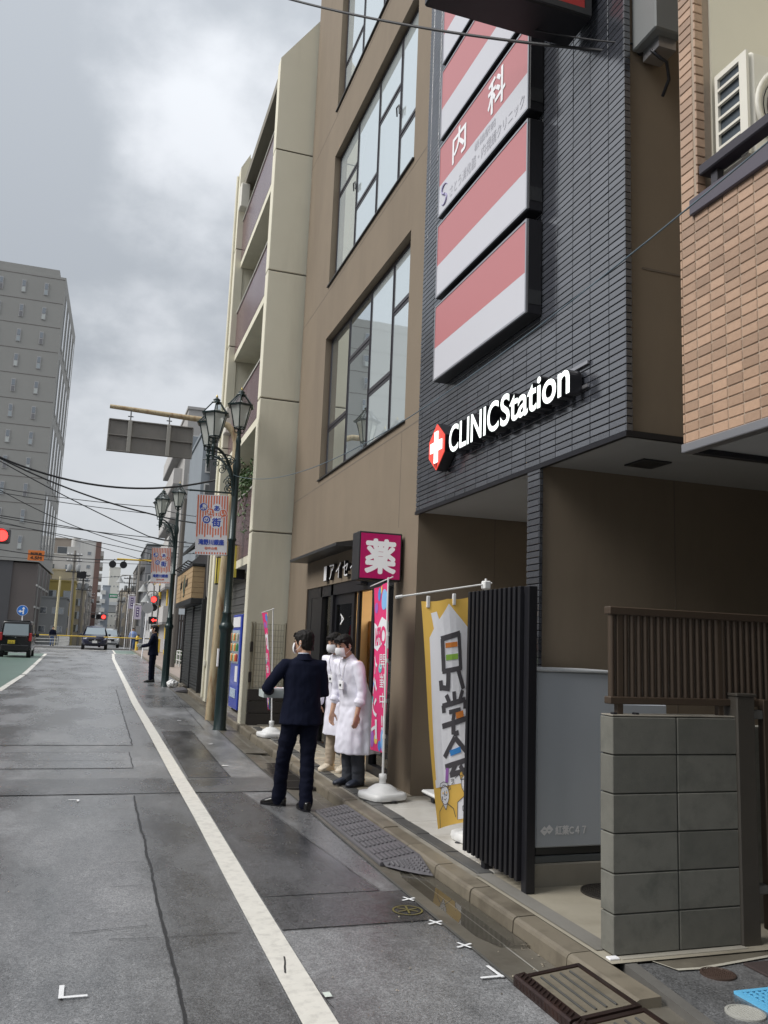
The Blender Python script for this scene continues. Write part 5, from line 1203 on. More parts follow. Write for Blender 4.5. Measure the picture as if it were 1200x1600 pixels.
for y0, n in ((25.75, 3), (24.15, 3)):
    for k in range(n): yy = y0-.17*k; em.lathe([(.075, 0), (.001, .002)], (0, 0, 0), 10); em.v[-20:] = [(2.238-z, yy+x, 3.05+y_+.03*k) for x, y_, z in em.v[-20:]]; em.box(2.234, 2.242, yy-.09, yy-.05, 3.0, 3.2+.02*k)
tag(em.build('fascia_marks', M_blk2, cf, fix=False), kind='stuff')
# upper storey with slanted roof
b = MB(); b.box(2.75, 7, 22.7, 26.9, 3.9, 4.75); b.build('upper_wall', pm('upper_grey', (.30, .28, .26), .7, .08, 3), cf)
b = MB(); b.prism([(2.35, 4.12), (2.35, 4.22), (3.6, 5.2), (3.6, 5.05)], lambda u, v, q: (u, q, v), 22.4, 27.2); b.build('lean_to_roof', M_blk2, cf)
for q in range(3): w_ = MB(); w_.box(2.71, 2.748, 22.9+1.3*q, 23.9+1.3*q, 3.98, 4.55); w_ = w_.build('window', M_blk2, cf); p = MB(); p.box(2.70, 2.709, 22.95+1.3*q, 23.85+1.3*q, 4.03, 4.5); p.build('pane', M_dwin, w_)
b = MB(); b.tube([(2.58, 22.15, 3.9), (2.58, 22.15, 3.3), (2.60, 22.12, 2.7), (2.66, 22.1, 2.6)], .03, 6); b.build('vent_pipe', M_bk, cf)
# ---------------------------------------------------------------- far street
def bld(name, label, x0, x1, y0, y1, z1, m, fw=None, sw=None, group=None, side=None, z0=-.05, roof=None):
    """box building; fw: windows on the face towards the camera (cols, rows, zlo, zhi, w, h); sw: on the street side"""
    t = empty(name, ((x0+x1)/2, (y0+y1)/2, 0), label, 'building', group)
    b = MB(); b.box(x0, x1, y0, y1, z0, z1); b.build('wall', m, t)
    b = MB(); b.box(x0-.08, x1+.08, y0-.08, y1+.08, z1+.001, z1+.18); b.build('parapet', roof or m, t)
    if fw:
        c, r, za, zb, w, h = fw
        for i in range(c):
            for k in range(r):
                x = x0+(x1-x0)*(i+.5)/c; z = za+(zb-za)*(k+.5)/r; f = MB(); f.box(x-w/2, x+w/2, y0-.05, y0-.002, z-h/2, z+h/2); f = f.build('window', M_wfr, t)
                p = MB(); p.box(x-w/2+.07, x+w/2-.07, y0-.06, y0-.051, z-h/2+.07, z+h/2-.07); p.build('pane', M_dwin, f)
    if sw:
        c, r, za, zb, w, h = sw; xs = x1 if side == 'R' else x0; sg = 1 if side == 'R' else -1
        for i in range(c):
            for k in range(r):
                y = y0+(y1-y0)*(i+.5)/c; z = za+(zb-za)*(k+.5)/r; f = MB(); f.box(xs+.002*sg, xs+.05*sg, y-w/2, y+w/2, z-h/2, z+h/2); f = f.build('window', M_wfr, t)
                p = MB(); p.box(xs+.051*sg, xs+.06*sg, y-w/2+.07, y+w/2-.07, z-h/2+.07, z+h/2-.07); p.build('pane', M_dwin, f)
    return t
M_wfr = pm('far_window_frame', (.45, .45, .44), .5)
cm = lambda n, c: pm(n, c, .75, .07, .5, dirt=tuple(q*.7 for q in c), dirt_amt=.5, dscale=.3, streak=1)
# tall grey tower on the left
tw_ = empty('grey_tower', (-20, 105, 0), 'tall grey apartment tower on the left with small slit windows', 'building')
M_tow = pm('tower_grey', (.275, .275, .263), .8, .06, .25, dirt=(.225, .225, .215), dirt_amt=.5, dscale=.12, streak=1); M_tb = cm('tower_base', (.075, .075, .08)); M_tb2 = cm('tower_base_brown', (.115, .10, .095))
P = [(-42, 98), (-6.62, 98), (-6.1, 118), (-42, 118)]
b = MB(); b.prism(P, lambda u, v, q: (u, v, q), 9.4, 41.3); b.build('wall', M_tow, tw_)
b = MB(); b.prism([(-42, 98.3), (-7.4, 98.3), (-7.0, 117.6), (-42, 117.6)], lambda u, v, q: (u, v, q), 41.3, 42.2); b.build('parapet', M_tow, tw_)
b = MB(); b.prism([(-42, 97.9), (-9.0, 97.9), (-9.0, 117), (-42, 117)], lambda u, v, q: (u, v, q), 0, 9.05); b.build('base_cladding', M_tb, tw_)
b = MB(); b.prism([(-9.0, 98.1), (-6.52, 98.1), (-6.05, 118), (-9.0, 118)], lambda u, v, q: (u, v, q), 0, 8.9); b.build('base_cladding', M_tb2, tw_)
b = MB(); b.prism([(-42, 97.7), (-6.45, 97.7), (-5.9, 118.2), (-42, 118.2)], lambda u, v, q: (u, v, q), 9.06, 9.4); b.build('cornice', M_tow, tw_)
for k in range(12):
    for i in range(7):
        x, z = -8.58-2.33*i, 39.6-2.855*k
        if z < 9.9: continue
        f = MB(); f.box(x-.23, x+.23, 97.93, 97.998, z-.72, z+.72); f = f.build('window', pm('tower_frame', (.35, .35, .35), .5), tw_)
        p = MB(); p.box(x-.16, x+.16, 97.91, 97.929, z-.02, z+.64); p.build('pane', M_dwin, f)
        p = MB(); p.box(x-.16, x+.16, 97.915, 97.929, z-.66, z-.12); p.build('vent_panel', pm(f'vent_{(i+k)%3}', ((.3, .34, .36), (.42, .45, .44), (.16, .16, .17))[(i+k) % 3], .5), f)
    z = 41.0-2.855*k
    if z > 10: b = MB(); b.box(-42, -6.7, 97.985, 97.999, z-.03, z+.03); b.build('floor_joint', M_tb2, tw_)
for i in range(5):
    for k in range(4):
        ya = 99.5+3.7*i; xa = -6.62+.026*(ya-98); f = MB(); f.box(xa-.05, xa+.06, ya, ya+2.2, 10.5+7.6*k, 16.9+7.6*k); f = f.build('strip_window', M_tow, tw_); p = MB(); p.box(xa+.061, xa+.10, ya+.3, ya+1.9, 10.8+7.6*k, 16.6+7.6*k); p.build('pane', M_dwin, f)
for i in range(4): b = MB(); y = 99.5+4.6*i; b.box(-6.6, -6.40+.024*(y-98), y, y+.25, .5, 8.8); b.build('mullion', M_tow, tw_)
for z in (4.2, 6.5): b = MB(); b.prism([(-6.56, 98.08), (-6.46, 98.08), (-5.98, 118.0), (-6.1, 118.0)], lambda u, v, q: (u, v, q), z, z+.2); b.build('mullion', M_wfr, tw_)
# the other side of the street, left of the view: added buildings, unseen, for shade and reflections
for i_, (ya, yb, h_, c_, l_) in enumerate(((-12, 6, 8.5, (.30, .28, .25), 'sand coloured'), (7, 24, 10.5, (.22, .22, .23), 'dark grey'), (25.5, 44, 9.0, (.34, .31, .27), 'tan'))):
    bld('added_opposite_building', f'{l_} building added unseen across the street for shade and reflections', -22, -11.5, ya, yb, h_, cm(f'opp_{i_}', c_), None, (5, 3, 1.5, h_-.5, 1.6, 1.4), 'unseen buildings added across the street', 'R')
# buildings beyond the crossing, left side
LB = 'buildings beyond the crossing'
bld('taupe_block', 'taupe banded block seen over the white stepped building', -13, -5.2, 150, 165, 17.1, cm('taupe', (.30, .26, .22)), (3, 5, 4, 16.5, 1.6, 1.2), group=LB)
t_ = bld('white_stepped_block', 'white stepped block with a rooftop tank left of the far street', -11, -3.5, 135, 146, 13.2, cm('white_a', (.50, .50, .50)), (3, 4, 3, 12.5, 1.1, 1.0), group=LB)
b = MB(); b.cyl((-4.1, 137, 13.4), (-4.1, 137, 16), .65, n=14); b.box(-5.2, -3.55, 136, 141, 13.39, 14.6); b.build('roof_tank', cm('tank', (.48, .48, .47)), t_)
bld('cream_block', 'plain cream block rising behind the yellow building', -11, -3.1, 125, 133, 10.2, cm('cream_a', (.52, .47, .36)), (3, 3, 2, 9.5, 1.0, .9), group=LB)
bld('yellow_building', 'mustard yellow low building left of the far street', -10, -3.05, 115, 123, 8.1, cm('mustard', (.42, .33, .10)), (4, 2, 1.5, 7.8, .95, 1.5), group=LB)
bld('grey_low_building', 'low grey building in front of the yellow one', -9, -3.5, 105, 112, 5.6, cm('grey_b', (.27, .28, .28)), (3, 2, 1, 5.2, 1.3, .8), group=LB)
t_ = bld('white_brown_tower', 'white apartment tower with a brown corner and stacked balconies', -9, -1.6, 190, 205, 21.1, cm('white_b', (.55, .55, .53)), (3, 6, 3, 20, .8, .8), group=LB)
b = MB(); b.box(-1.6, -.55, 189.8, 205, 0, 21.2); b.build('brown_corner', cm('brown_c', (.16, .10, .085)), t_)
for k in range(8): b = MB(); b.box(-.55, .1, 190.5, 203, 1.5+2.4*k, 2.5+2.4*k); b.build('balcony', cm('white_b', (.55, .55, .53)), t_)
t_ = bld('pale_tower', 'distant pale tower at the end of the street', 2.2, 5.2, 260, 275, 21.2, cm('pale_c', (.60, .59, .54)), (3, 6, 3, 20, .35, .5), group=LB)
t_ = bld('blue_grey_block', 'blue grey balcony block before the distant pale tower', .6, 2.4, 228, 240, 14, cm('bluegrey', (.26, .29, .33)), group=LB)
for k in range(5): b = MB(); b.box(.2, 1.4, 227, 227.95, 3+2.2*k, 4.0+2.2*k); b.build('balcony', cm('white_b', (.55, .55, .53)), t_)
cols = [(.42, .38, .30), (.30, .29, .28), (.48, .46, .42), (.22, .21, .20), (.36, .32, .30), (.45, .40, .32), (.26, .27, .29)]
nm = ['sandy', 'mid grey', 'off white', 'charcoal', 'dull rose', 'tan', 'steel grey']
for i in range(7):
    y = 126+14*i; h = (7.5, 9.2, 6.8, 10.5, 8.2, 11.5, 9.0)[i]
    bld('row_building', f'{nm[i]} narrow building, number {i+1} counted into the distance on the left', -9, -1.95+.12*i, y+.6, y+12.5, h, cm(f'row_{i}', cols[i]), (4, 3, 1.5, h-.6, .9, 1.1), (3, 3, 1.5, h-.6, 1.4, 1.1), LB, 'R')
# right side
RB = 'buildings on the right beyond the lamp posts'
t_ = bld('grey_apartment', 'grey apartment block with balconies behind the near lamp post', 4.55, 13, 56, 70, 16.6, cm('apt_grey', (.33, .32, .31)), (5, 5, 2.5, 15.5, 1.2, 1.3), None, RB, 'L')
for k in range(6): b = MB(); b.box(4.0, 4.548, 57.5, 69, 2.6+2.3*k, 3.65+2.3*k); b.build('balcony', cm('apt_pale', (.42, .41, .40)), t_); b = MB(); b.box(4.0, 4.548, 57.5, 69, 2.45+2.3*k, 2.59+2.3*k); b.build('balcony_slab', cm('apt_dark', (.2, .2, .2)), t_)
t_ = bld('blue_grey_office', 'blue grey panelled office block above the shuttered shop', 4.7, 12, 46.5, 54, 12.9, cm('office_blue', (.20, .225, .25)), (5, 4, 4, 12.4, 1.1, 1.5), None, RB)
b = MB(); b.box(5.15, 5.75, 46.3, 46.45, 4, 12.8); b.build('dark_strip', M_tb, t_)
bld('pale_grey_house', 'pale grey flats beside the crossing signal', 4.3, 9, 75.5, 85, 6.6, cm('pale_d', (.42, .42, .42)), (3, 2, 1.5, 6, 1.1, 1.0), (3, 2, 1.5, 6, 1.2, 1.0), RB, 'L')
t_ = bld('dark_balcony_flats', 'dark grey flats with stacked balconies right of the far street', 4.4, 11, 94, 108, 11.3, cm('dark_e', (.20, .205, .215)), (4, 4, 2, 11, 1.2, 1.1), None, RB, 'L')
for k in range(4): b = MB(); b.box(3.95, 4.398, 95, 107, 1.8+2.4*k, 2.7+2.4*k); b.build('balcony', cm('apt_grey', (.33, .32, .31)), t_)
for i in range(6):
    y = 112+19*i; h = (10.5, 8.0, 9.4, 7.2, 11.0, 8.6)[i]
    bld('row_building', f'{nm[(i+3)%7]} building, number {i+1} counted into the distance on the right', 4.35-.05*i, 11, y, y+16, h, cm(f'rowr_{i}', cols[(i+3) % 7]), (4, 3, 1.5, h-.6, 1.0, 1.1), (3, 3, 1.5, h-.6, 1.6, 1.1), RB, 'L')
# road bridges closing the view
for i, (y, z0, z1, lab) in enumerate(((246, 7.9, 9.8, 'nearer elevated road crossing the end of the street'), (300, 5.7, 7.0, 'farther elevated road crossing the end of the street'))):
    t_ = empty('elevated_road', (0, y, 0), lab, 'bridge', 'elevated roads'); b = MB(); b.box(-60, 70, y, y+9, z0, z1); b.build('deck', cm('bridge_grey', (.26, .27, .27)), t_); b = MB(); b.box(-60, 70, y-.1, y, z1, z1+.9); b.build('barrier', cm('bridge_pale', (.5, .52, .52)), t_)
    for x in (-12, 12, 30): b = MB(); b.box(x-1, x+1, y+2, y+7, 0, z0); b.build('pier', cm('bridge_grey', (.26, .27, .27)), t_)
bw_ = bld('end_block', 'grey block closing the street under the elevated roads', -6, 14, 330, 345, 9, cm('end_grey', (.36, .37, .38)), group=LB)
# utility poles and their transformers
M_pole = pm('concrete_pole', (.20, .185, .165), .8, .12, 3); M_pcream = pm('cream_pole', (.50, .44, .27), .6, .1, 3)
def upole(x, y, h, label, m=M_pole, arms=True, lean=0, r=.15):
    t = empty('utility_pole', (x, y, zg(y)), label, 'utility pole', 'utility poles along the far street'); z = zg(y)
    b = MB(); b.tube([(x, y, z-.1), (x+lean, y, z+h)], [r, r*.7], 10); b.build('pole', m, t)
    if arms:
        for k, dz in enumerate((.5, 1.1, 2.2)):
            b = MB(); b.bev(x+lean-.75, x+lean+.75, y-.2, y-.1, z+h-dz-.05, z+h-dz+.05, .01); b.build('cross_arm', M_dgrey, t)
            for dx in (-.65, -.3, .3, .65): b = MB(); b.lathe([(.03, 0), (.05, .04), (.03, .08), (.05, .12), (.02, .16)], (x+lean+dx, y-.15, z+h-dz+.05), 8); b.build('insulator', M_white, t)
        for dx in (-.42, .42): b = MB(); b.lathe([(.20, 0), (.22, .05), (.22, .6), (.1, .68)], (x+lean+dx, y-.1, z+h-2.1), 12); b.build('transformer', cm('transformer_grey', (.30, .31, .31)), t)
upole(-2.62, 92, 9.6, 'leaning dark utility pole with transformers left of the oncoming car', lean=-.12)
t_ = upole(-1.95, 105, 8.6, 'utility pole carrying a small black board')
b = empty('black_board', (-2.2, 104.7, 8.0), 'small black board hung high between the far poles', 'sign'); q = MB(); q.bev(-2.72, -1.68, 104.4, 104.6, 8.0, 8.8, .02); q.build('board', M_black, b)
upole(-3.80, 88, 6.6, 'cream painted pole with a black collar beside the yellow building', M_pcream, False, .05, .14)
upole(-2.35, 128, 10.2, 'utility pole behind the black board'); upole(-2.1, 150, 10, 'utility pole half way down the left of the far street'); upole(-1.7, 178, 10, 'farthest utility pole on the left')
upole(3.35, 84, 8.5, 'utility pole on the right before the purple banners', M_pole, False); upole(3.6, 118, 9.5, 'utility pole on the right beyond the purple banners'); upole(3.5, 150, 9.5, 'farthest utility pole on the right')
upole(3.18, 38, 7.4, 'dark pole standing just behind the farther street lamp', pm('dark_pole', (.10, .09, .08), .8, .15, 3), False, .05, .12)
# ---------------------------------------------------------------- level crossing equipment
M_yelp = pm('crossing_yellow', (.62, .42, .05), .5, .08, 3); M_red_on = pm('red_lamp', (.5, .02, .02), .3, 0, 1, emis=(1, .03, .025), estr=2.2)
cr_ = empty('crossing_signal', (4.1, 62, zg(62)), 'yellow and black banded crossing signal post with red lamp and red arrow', 'crossing signal')
for k in range(10): b = MB(); b.cyl((4.02+.02*(10-k)/10, 62, .9+.48*k), (4.02+.02*(9-k)/10, 62, 1.38+.48*k), .10, n=12); b.build('post_band', M_yelp if k % 2 else M_black, cr_)
b = MB(); b.cyl((4.05, 62, zg(62)-.05), (4.05, 62, .9), .11, n=12); b.build('post_foot', M_black, cr_)
for s in (1, -1): b = MB(); b.prism([(-.55, -.07), (.55, -.07), (.55, .07), (-.55, .07)], lambda u, v, q: (4.02+u*cos(.5)-v*sin(.5)*s, 61.86-q-.02*s, 5.55+(u*sin(.5)*s+v*cos(.5))), 0, .01); b.build('cross_plate', M_yelp, cr_)
def lamp_head(t, x, y, z, r, lit):
    b = MB(); b.cyl((x, y, z), (x, y+.22, z), r*1.25, n=20); b.build('lamp_housing', M_black, t)
    b = MB(); b.cyl((x, y-.012, z), (x, y-.001, z), r, n=20); b.build('lamp_lens', M_red_on if lit else M_black, t)
    b = MB(); v = []
    for i in range(13): a = pi*i/12; v += [(x+r*1.2*cos(a), y-.25, z+r*1.2*sin(a)), (x+r*1.2*cos(a), y, z+r*1.2*sin(a))]
    b.add(v, [(2*i, 2*i+1, 2*i+3, 2*i+2) for i in range(12)]); b.build('lamp_hood', M_black, t, fix=False)
lamp_head(cr_, 3.61, 61.7, 4.2, .19, True); lamp_head(cr_, 3.65, 61.7, 3.62, .19, False)
b = MB(); b.bev(3.36, 4.0, 61.75, 61.9, 2.5, 3.0, .03); b.build('arrow_box', M_black, cr_)
b = MB(); b.prism([(-.17, 0), (-.03, .13), (-.03, .045), (.17, .045), (.17, -.045), (-.03, -.045), (-.03, -.13)], lambda u, v, q: (3.72+u, 61.74-q, 2.76+v), 0, .008); b.build('red_arrow', M_red_on, cr_)
b = MB(); b.tube([(3.5, 61.9, 3.9), (4.05, 62, 3.9)], .03, 6); b.tube([(3.8, 61.9, 2.75), (4.05, 62, 2.75)], .03, 6); b.build('lamp_arm', M_black, cr_)
ob_ = empty('overhead_warning_lamps', (4.0, 58, zg(58)), 'yellow overhead arm with two black round warning lamps', 'crossing signal')
b = MB(); b.tube([(4.3, 58, .4), (4.2, 58, 6.4), (4.1, 58, 6.56), (3.9, 58, 6.58), (.87, 58, 6.54)], .06, 8); b.build('arm', M_yelp, ob_)
for x in (.62, 1.30): b = MB(); b.cyl((x, 57.9, 6.18), (x, 58.05, 6.18), .23, n=24); b.tube([(x, 58, 6.40), (x+.12, 58, 6.53)], .03, 6); b.build('warning_lamp', M_black, ob_)
bar = empty('crossing_barrier', (3.95, 61.5, zg(61)), 'yellow and black striped barrier pole lowered across the street', 'barrier')
for k in range(17): b = MB(); x = -4.5+.5*k; b.cyl((x, 61.5, 1.47), (x+.5, 61.5, 1.47), .035, n=8); b.build('pole_band', M_yelp if k % 2 == 0 or k % 3 else M_black, bar)
b = MB(); b.bev(3.9, 4.25, 61.3, 61.7, zg(61), 1.5, .03); b.build('barrier_machine', M_yelp, bar)
yb = empty('yellow_bollard', (2.9, 66, zg(66)), 'yellow bollard beside the person in a blue shirt', 'bollard'); b = MB(); b.lathe([(.11, 0), (.11, 1.05), (.06, 1.12), (.001, 1.13)], (2.9, 66, zg(66)), 12); b.build('bollard_body', M_yelp, yb); b = MB(); b.lathe([(.114, .7), (.114, .85)], (2.9, 66, zg(66)), 12); b.build('bollard_band', M_black, yb)
wp = empty('round_sign_post', (2.6, 50, zg(50)), 'white post with a round traffic sign seen from behind', 'sign'); b = MB(); b.tube([(2.52, 50, zg(50)-.05), (2.62, 50, 3.6)], .035, 8); b.build('post', M_white, wp); b = MB(); b.cyl((2.63, 49.94, 3.2), (2.63, 49.96, 3.2), .30, n=24); b.build('sign_back', cm('sign_back_b', (.36, .36, .36)), wp)
for (x, y, z, lab) in ((1.63, 80, 6.4, 'highest of the three grey cone shaped street lamps'), (2.90, 62.8, 4.85, 'middle grey cone shaped street lamp'), (2.83, 56, 3.85, 'lowest grey cone shaped street lamp, next to the round sign post')):
    t = empty('cone_lamp', (3.3, y, zg(y)), lab, 'street lamp', 'cone shaped lamps at the crossing'); xp = x+(1.0 if y > 70 else .75)
    b = MB(); b.tube([(xp, y, zg(y)-.05), (xp, y, z+.3), (xp-.2, y, z+.62), (x+.15, y, z+.60), (x, y, z+.42)], .04, 6); b.build('post', M_bk, t)
    b = MB(); b.lathe([(.38, -.10), (.34, -.05), (.10, .32), (.06, .42)], (x, y, z), 16); b.build('cone_shade', cm('shade_grey', (.30, .31, .31)), t)
for (x, y, z, lab) in ((2.62, 75, 4.0, 'upper purple and white banner on the right of the far street'), (2.86, 68.3, 3.0, 'lower purple and white banner on the right of the far street')):
    t = empty('purple_banner', (x, y, z), lab, 'banner', 'purple banners'); b = MB(); b.bev(x-.27, x+.27, y, y+.02, z-.1, z+.95, .004); b.build('banner_sheet', pm('pale_lilac', (.55, .50, .62), .6), t)
    b = MB(); b.box(x-.10, x+.10, y-.006, y-.001, z+.1, z+.8); b.build('purple_panel', pm('deep_purple', (.07, .03, .16), .6), t); b = MB()
    for k in range(3): b.box(x-.05, x+.05, y-.012, y-.007, z+.2+.2*k, z+.3+.2*k)
    b.build('panel_mark', M_white, t); tag(t.children[-1], kind='stuff'); b = MB(); b.tube([(x-.33, y, zg(y)), (x-.30, y, z+1.1), (x+.2, y, z+1.05)], .03, 6); b.build('post', M_white, t)
# blue arrow sign, clearance sign, direction board, red signals
bs_ = empty('blue_arrow_sign', (-4.6, 60, zg(60)), 'round blue sign with white arrows above the black van', 'sign'); b = MB(); b.tube([(-4.55, 60.03, zg(60)), (-4.65, 60.03, 3.2)], .035, 8); b.build('post', M_white, bs_)
b = MB(); b.cyl((-4.66, 59.97, 2.98), (-4.66, 59.99, 2.98), .34, n=28); b.build('white_rim', M_white, bs_); b = MB(); b.cyl((-4.66, 59.955, 2.98), (-4.66, 59.9695, 2.98), .32, n=28); b.build('blue_disc', pm('sign_blue', (.02, .16, .55), .4), bs_)
b = MB()
for poly_ in ([(.02, -.24), (.10, -.24), (.10, .10), (.17, .10), (.06, .25), (-.05, .10), (.02, .10)], [(.02, -.10), (.02, -.02), (-.10, -.02), (-.10, .05), (-.25, -.06), (-.10, -.17), (-.10, -.10)]): b.add([(-4.66+u, 59.95, 2.98+v) for u, v in poly_], [tuple(range(7))])
b.build('white_arrows', M_white, bs_, fix=False)
cl = empty('clearance_sign', (-4.66, 66, 7.0), 'orange clearance height sign hung on a span wire at left', 'sign'); b = MB(); b.bev(-5.15, -4.05, 66, 66.03, 6.72, 7.46, .006); b.build('orange_plate', pm('sign_orange', (.62, .17, .03), .5), cl)
M_dk = pm('sign_ink', (.05, .02, .01), .6)
b = MB(); text(b, '制限高', frame((1, 0, 0), (0, 0, 1), (-4.6, 65.99, 7.22)), w=.78, h=.20, heavy=.008); text(b, '4.5M', frame((1, 0, 0), (0, 0, 1), (-4.6, 65.99, 6.92)), w=.78, h=.24, heavy=.016); tag(b.build('lettering', M_dk, cl, fix=False), kind='stuff')
gs = empty('green_direction_sign', (2.2, 150, 7.8), 'small green direction board at the end of the street', 'sign'); b = MB(); b.bev(1.5, 2.85, 150, 150.05, 7.8, 8.5, .01); b.build('green_plate', pm('sign_green', (.03, .28, .14), .4), gs); b = MB()
for k in range(5): b.box(1.65+.22*k, 1.80+.22*k, 149.97, 149.99, 8.0, 8.3)
tag(b.build('plate_marks', M_white, gs), kind='stuff'); b = MB(); b.tube([(3.0, 150.1, 0), (3.0, 150.1, 8.2), (1.6, 150.1, 8.25)], .06, 6); b.build('post', M_bk, gs)
def signal(x, y, z, label, r, side):
    t = empty('traffic_signal', (x, y, z), label, 'traffic light', 'traffic lights showing red'); b = MB(); d = r*2.6*side
    b.bev(min(x-r*1.4, x+2*d-r*1.4*side), max(x+r*1.4, x+2*d+r*1.4*side), y, y+.18, z-r*1.4, z+r*1.4, .05); b.build('signal_case', cm('signal_grey', (.10, .10, .105)), t)
    for k in range(3):
        b = MB(); b.cyl((x+d*k, y-.02, z), (x+d*k, y-.001, z), r, n=20); b.build('lens', M_red_on if k == 0 else M_black, t)
        b = MB(); v = []
        for i in range(13): a = pi*i/12; v += [(x+d*k+r*1.1*cos(a), y-.28, z+r*1.1*sin(a)), (x+d*k+r*1.1*cos(a), y, z+r*1.1*sin(a))]
        b.add(v, [(2*i, 2*i+1, 2*i+3, 2*i+2) for i in range(12)]); b.build('hood', M_black, t, fix=False)
    b = MB(); b.tube([(x+d, y+.1, z+r), (x+d*1.2, y+.1, z+.6), (x+d*3+2.5*side, y+.1, z+.75), (x+d*3+2.6*side, y+.1, zg(y))], .05, 6); b.build('arm', M_bk, t)
signal(-2.97, 28, 4.47, 'near red traffic light cut by the left edge of the view', .17, -1)
signal(.85, 140, 4.4, 'tiny red traffic light far down the street', .30, -1)
# guard rails
def rail(x0, y0, x1, y1, label, h=.85):
    t = empty('guard_rail', ((x0+x1)/2, (y0+y1)/2, zg(y0)), label, 'guard rail'); M_gr = pm('rail_pale', (.50, .50, .48), .5, .1, 5); z = zg(y0); n = max(2, int(hypot(x1-x0, y1-y0)/1.2))
    for i in range(n+1): x, y = x0+(x1-x0)*i/n, y0+(y1-y0)*i/n; b = MB(); b.tube([(x, y, z-.05), (x, y, z+h)], .035, 6); b.build('post', M_gr, t)
    for k in (.35, .6, h): b = MB(); b.tube([(x0, y0, z+k), (x1, y1, z+k)], .028, 6); b.build('rail', M_gr, t)
rail(-6.5, 76, -3.0, 76, 'pale guard rail behind the barrier on the left'); rail(-2.9, 77, -2.5, 92, 'grey guard rail along the far left pavement'); rail(3.55, 36, 3.55, 40, 'low curved handrail at the plaza beyond the shutters', .75)
df = empty('dark_fence', (5, 43, zg(43)), 'dark brown slatted fence closing the plaza', 'fence')
for i in range(34): b = MB(); x = 3.45+.13*i; b.bev(x, x+.115, 43, 43.04, zg(43), 2.75, .006); b.build('slat', pm('fence_dark', (.035, .028, .025), .6, .2, 4), df)
for z in (1.0, 2.4): b = MB(); b.box(3.4, 7.9, 43.045, 43.09, z, z+.08); b.build('rail', M_black, df)
sh_ = empty('low_shrub', (4.4, 42, zg(42)), 'low green shrub in front of the dark fence', 'shrub'); L_ = MB(); leaves(L_, [(3.7+random.uniform(0, 1.8), 41.8+random.uniform(0, .7), zg(42)+random.uniform(.1, .5)) for _ in range(60)], .07, 26); tag(L_.build('foliage', M_leaf, sh_, fix=False), kind='stuff')
b = MB(); b.tube([(4.4, 42.1, zg(42)), (4.4, 42.1, .8)], .02, 5); b.build('stem', MATS['stem_brown'], sh_)
gc = MB(); gc.prism([(3.0, 2.0), (3.0, 2.12), (4.6, 2.5), (4.6, 2.4)], lambda u, v, q: (u, q, v), 27.1, 30); tag(gc.build('green_awning', pm('awning_green', (.10, .36, .26), .6)), 'pale green awning edge past the shuttered shop', 'awning')
# ---------------------------------------------------------------- overhead wires
M_wire2 = pm('black_cable', (.014, .014, .016), .6)
def wire(a, b_, sag, r, label, group='overhead wires across the street', m=M_wire2, n=24):
    a, b_ = Vector(a), Vector(b_); r *= 1.05; pts = [a+(b_-a)*(i/n)-Vector((0, 0, sag*4*(i/n)*(1-i/n))) for i in range(n+1)]
    if b_.y > 20: e_ = Vector((2.46, 19.75, b_.z+.05)) if b_.y < 21 else Vector((4.95, b_.y+5, b_.z+.5)); pts += [b_.lerp(e_, k/6)-Vector((0, 0, .12*4*(k/6)*(1-k/6))) for k in range(1, 7)]
    q = MB(); q.tube(pts, r, 6); o = q.build('overhead_wire', m); return tag(o, label, 'cable', group)
wire((-2.53, 20.0, 5.44), (2.42, 20.5, 5.41), 0.45, 0.022, 'thick topmost cable crossing left of the lamp posts')
wire((-3.79, 30.0, 7.35), (1.35, 30.0, 5.79), 0.18, 0.026, 'thick cable ending at the farther street lamp')
wire((-4.04, 32.0, 7.65), (1.50, 32.0, 5.23), 0.08, 0.018, 'cable running down towards the farther banner')
wire((-4.17, 34.0, 6.87), (1.65, 34.0, 6.62), 0.08, 0.014, 'thin cable level with the lamp arms')
wire((-4.40, 36.0, 7.01), (1.72, 36.0, 6.62), 0.05, 0.014, 'second thin cable level with the lamp arms')
wire((-4.67, 38.0, 7.57), (1.93, 40.0, 5.55), 0.30, 0.016, 'steep cable dipping before the tower base')
wire((-5.27, 44.0, 7.10), (2.38, 46.0, 6.49), -0.05, 0.022, 'middle cable of the lower bundle')
wire((-5.50, 46.0, 7.26), (2.46, 48.0, 6.99), 0.10, 0.02, 'upper cable of the lower bundle')
wire((-5.71, 48.0, 7.20), (2.64, 50.0, 6.26), -0.07, 0.018, 'lowest cable of the lower bundle')
wire((-5.96, 50.0, 7.54), (2.79, 52.0, 5.92), -0.12, 0.016, 'thin cable crossing the lower bundle')
wire((-7.66, 66.0, 7.43), (3.61, 66.0, 7.37), 0.33, 0.03, 'span wire carrying the orange clearance sign')
wire((-8.06, 70.0, 7.20), (3.86, 70.0, 7.32), 0.10, 0.02, 'lower span wire over the crossing')
wire((-4.46, 86.0, 6.62), (5.03, 90.0, 8.10), 0.15, 0.02, 'far cable between the utility poles')
wire((2.05, 14.75, 4.46), (2.42, 2.22, 3.71), 0.55, .0042, 'slack grey blue cable running past the illuminated lettering', m=pm('blue_cable', (.10, .14, .17), .45))
wire((3.36, 4.50, 5.72), (1.34, 8.37, 8.61), 0.09, .011, 'black cable crossing the top of the clinic facade')
wire((3.34, 4.48, 5.78), (2.7, 5.29, 6.34), .03, .006, 'short thin cable beside the projecting sign')
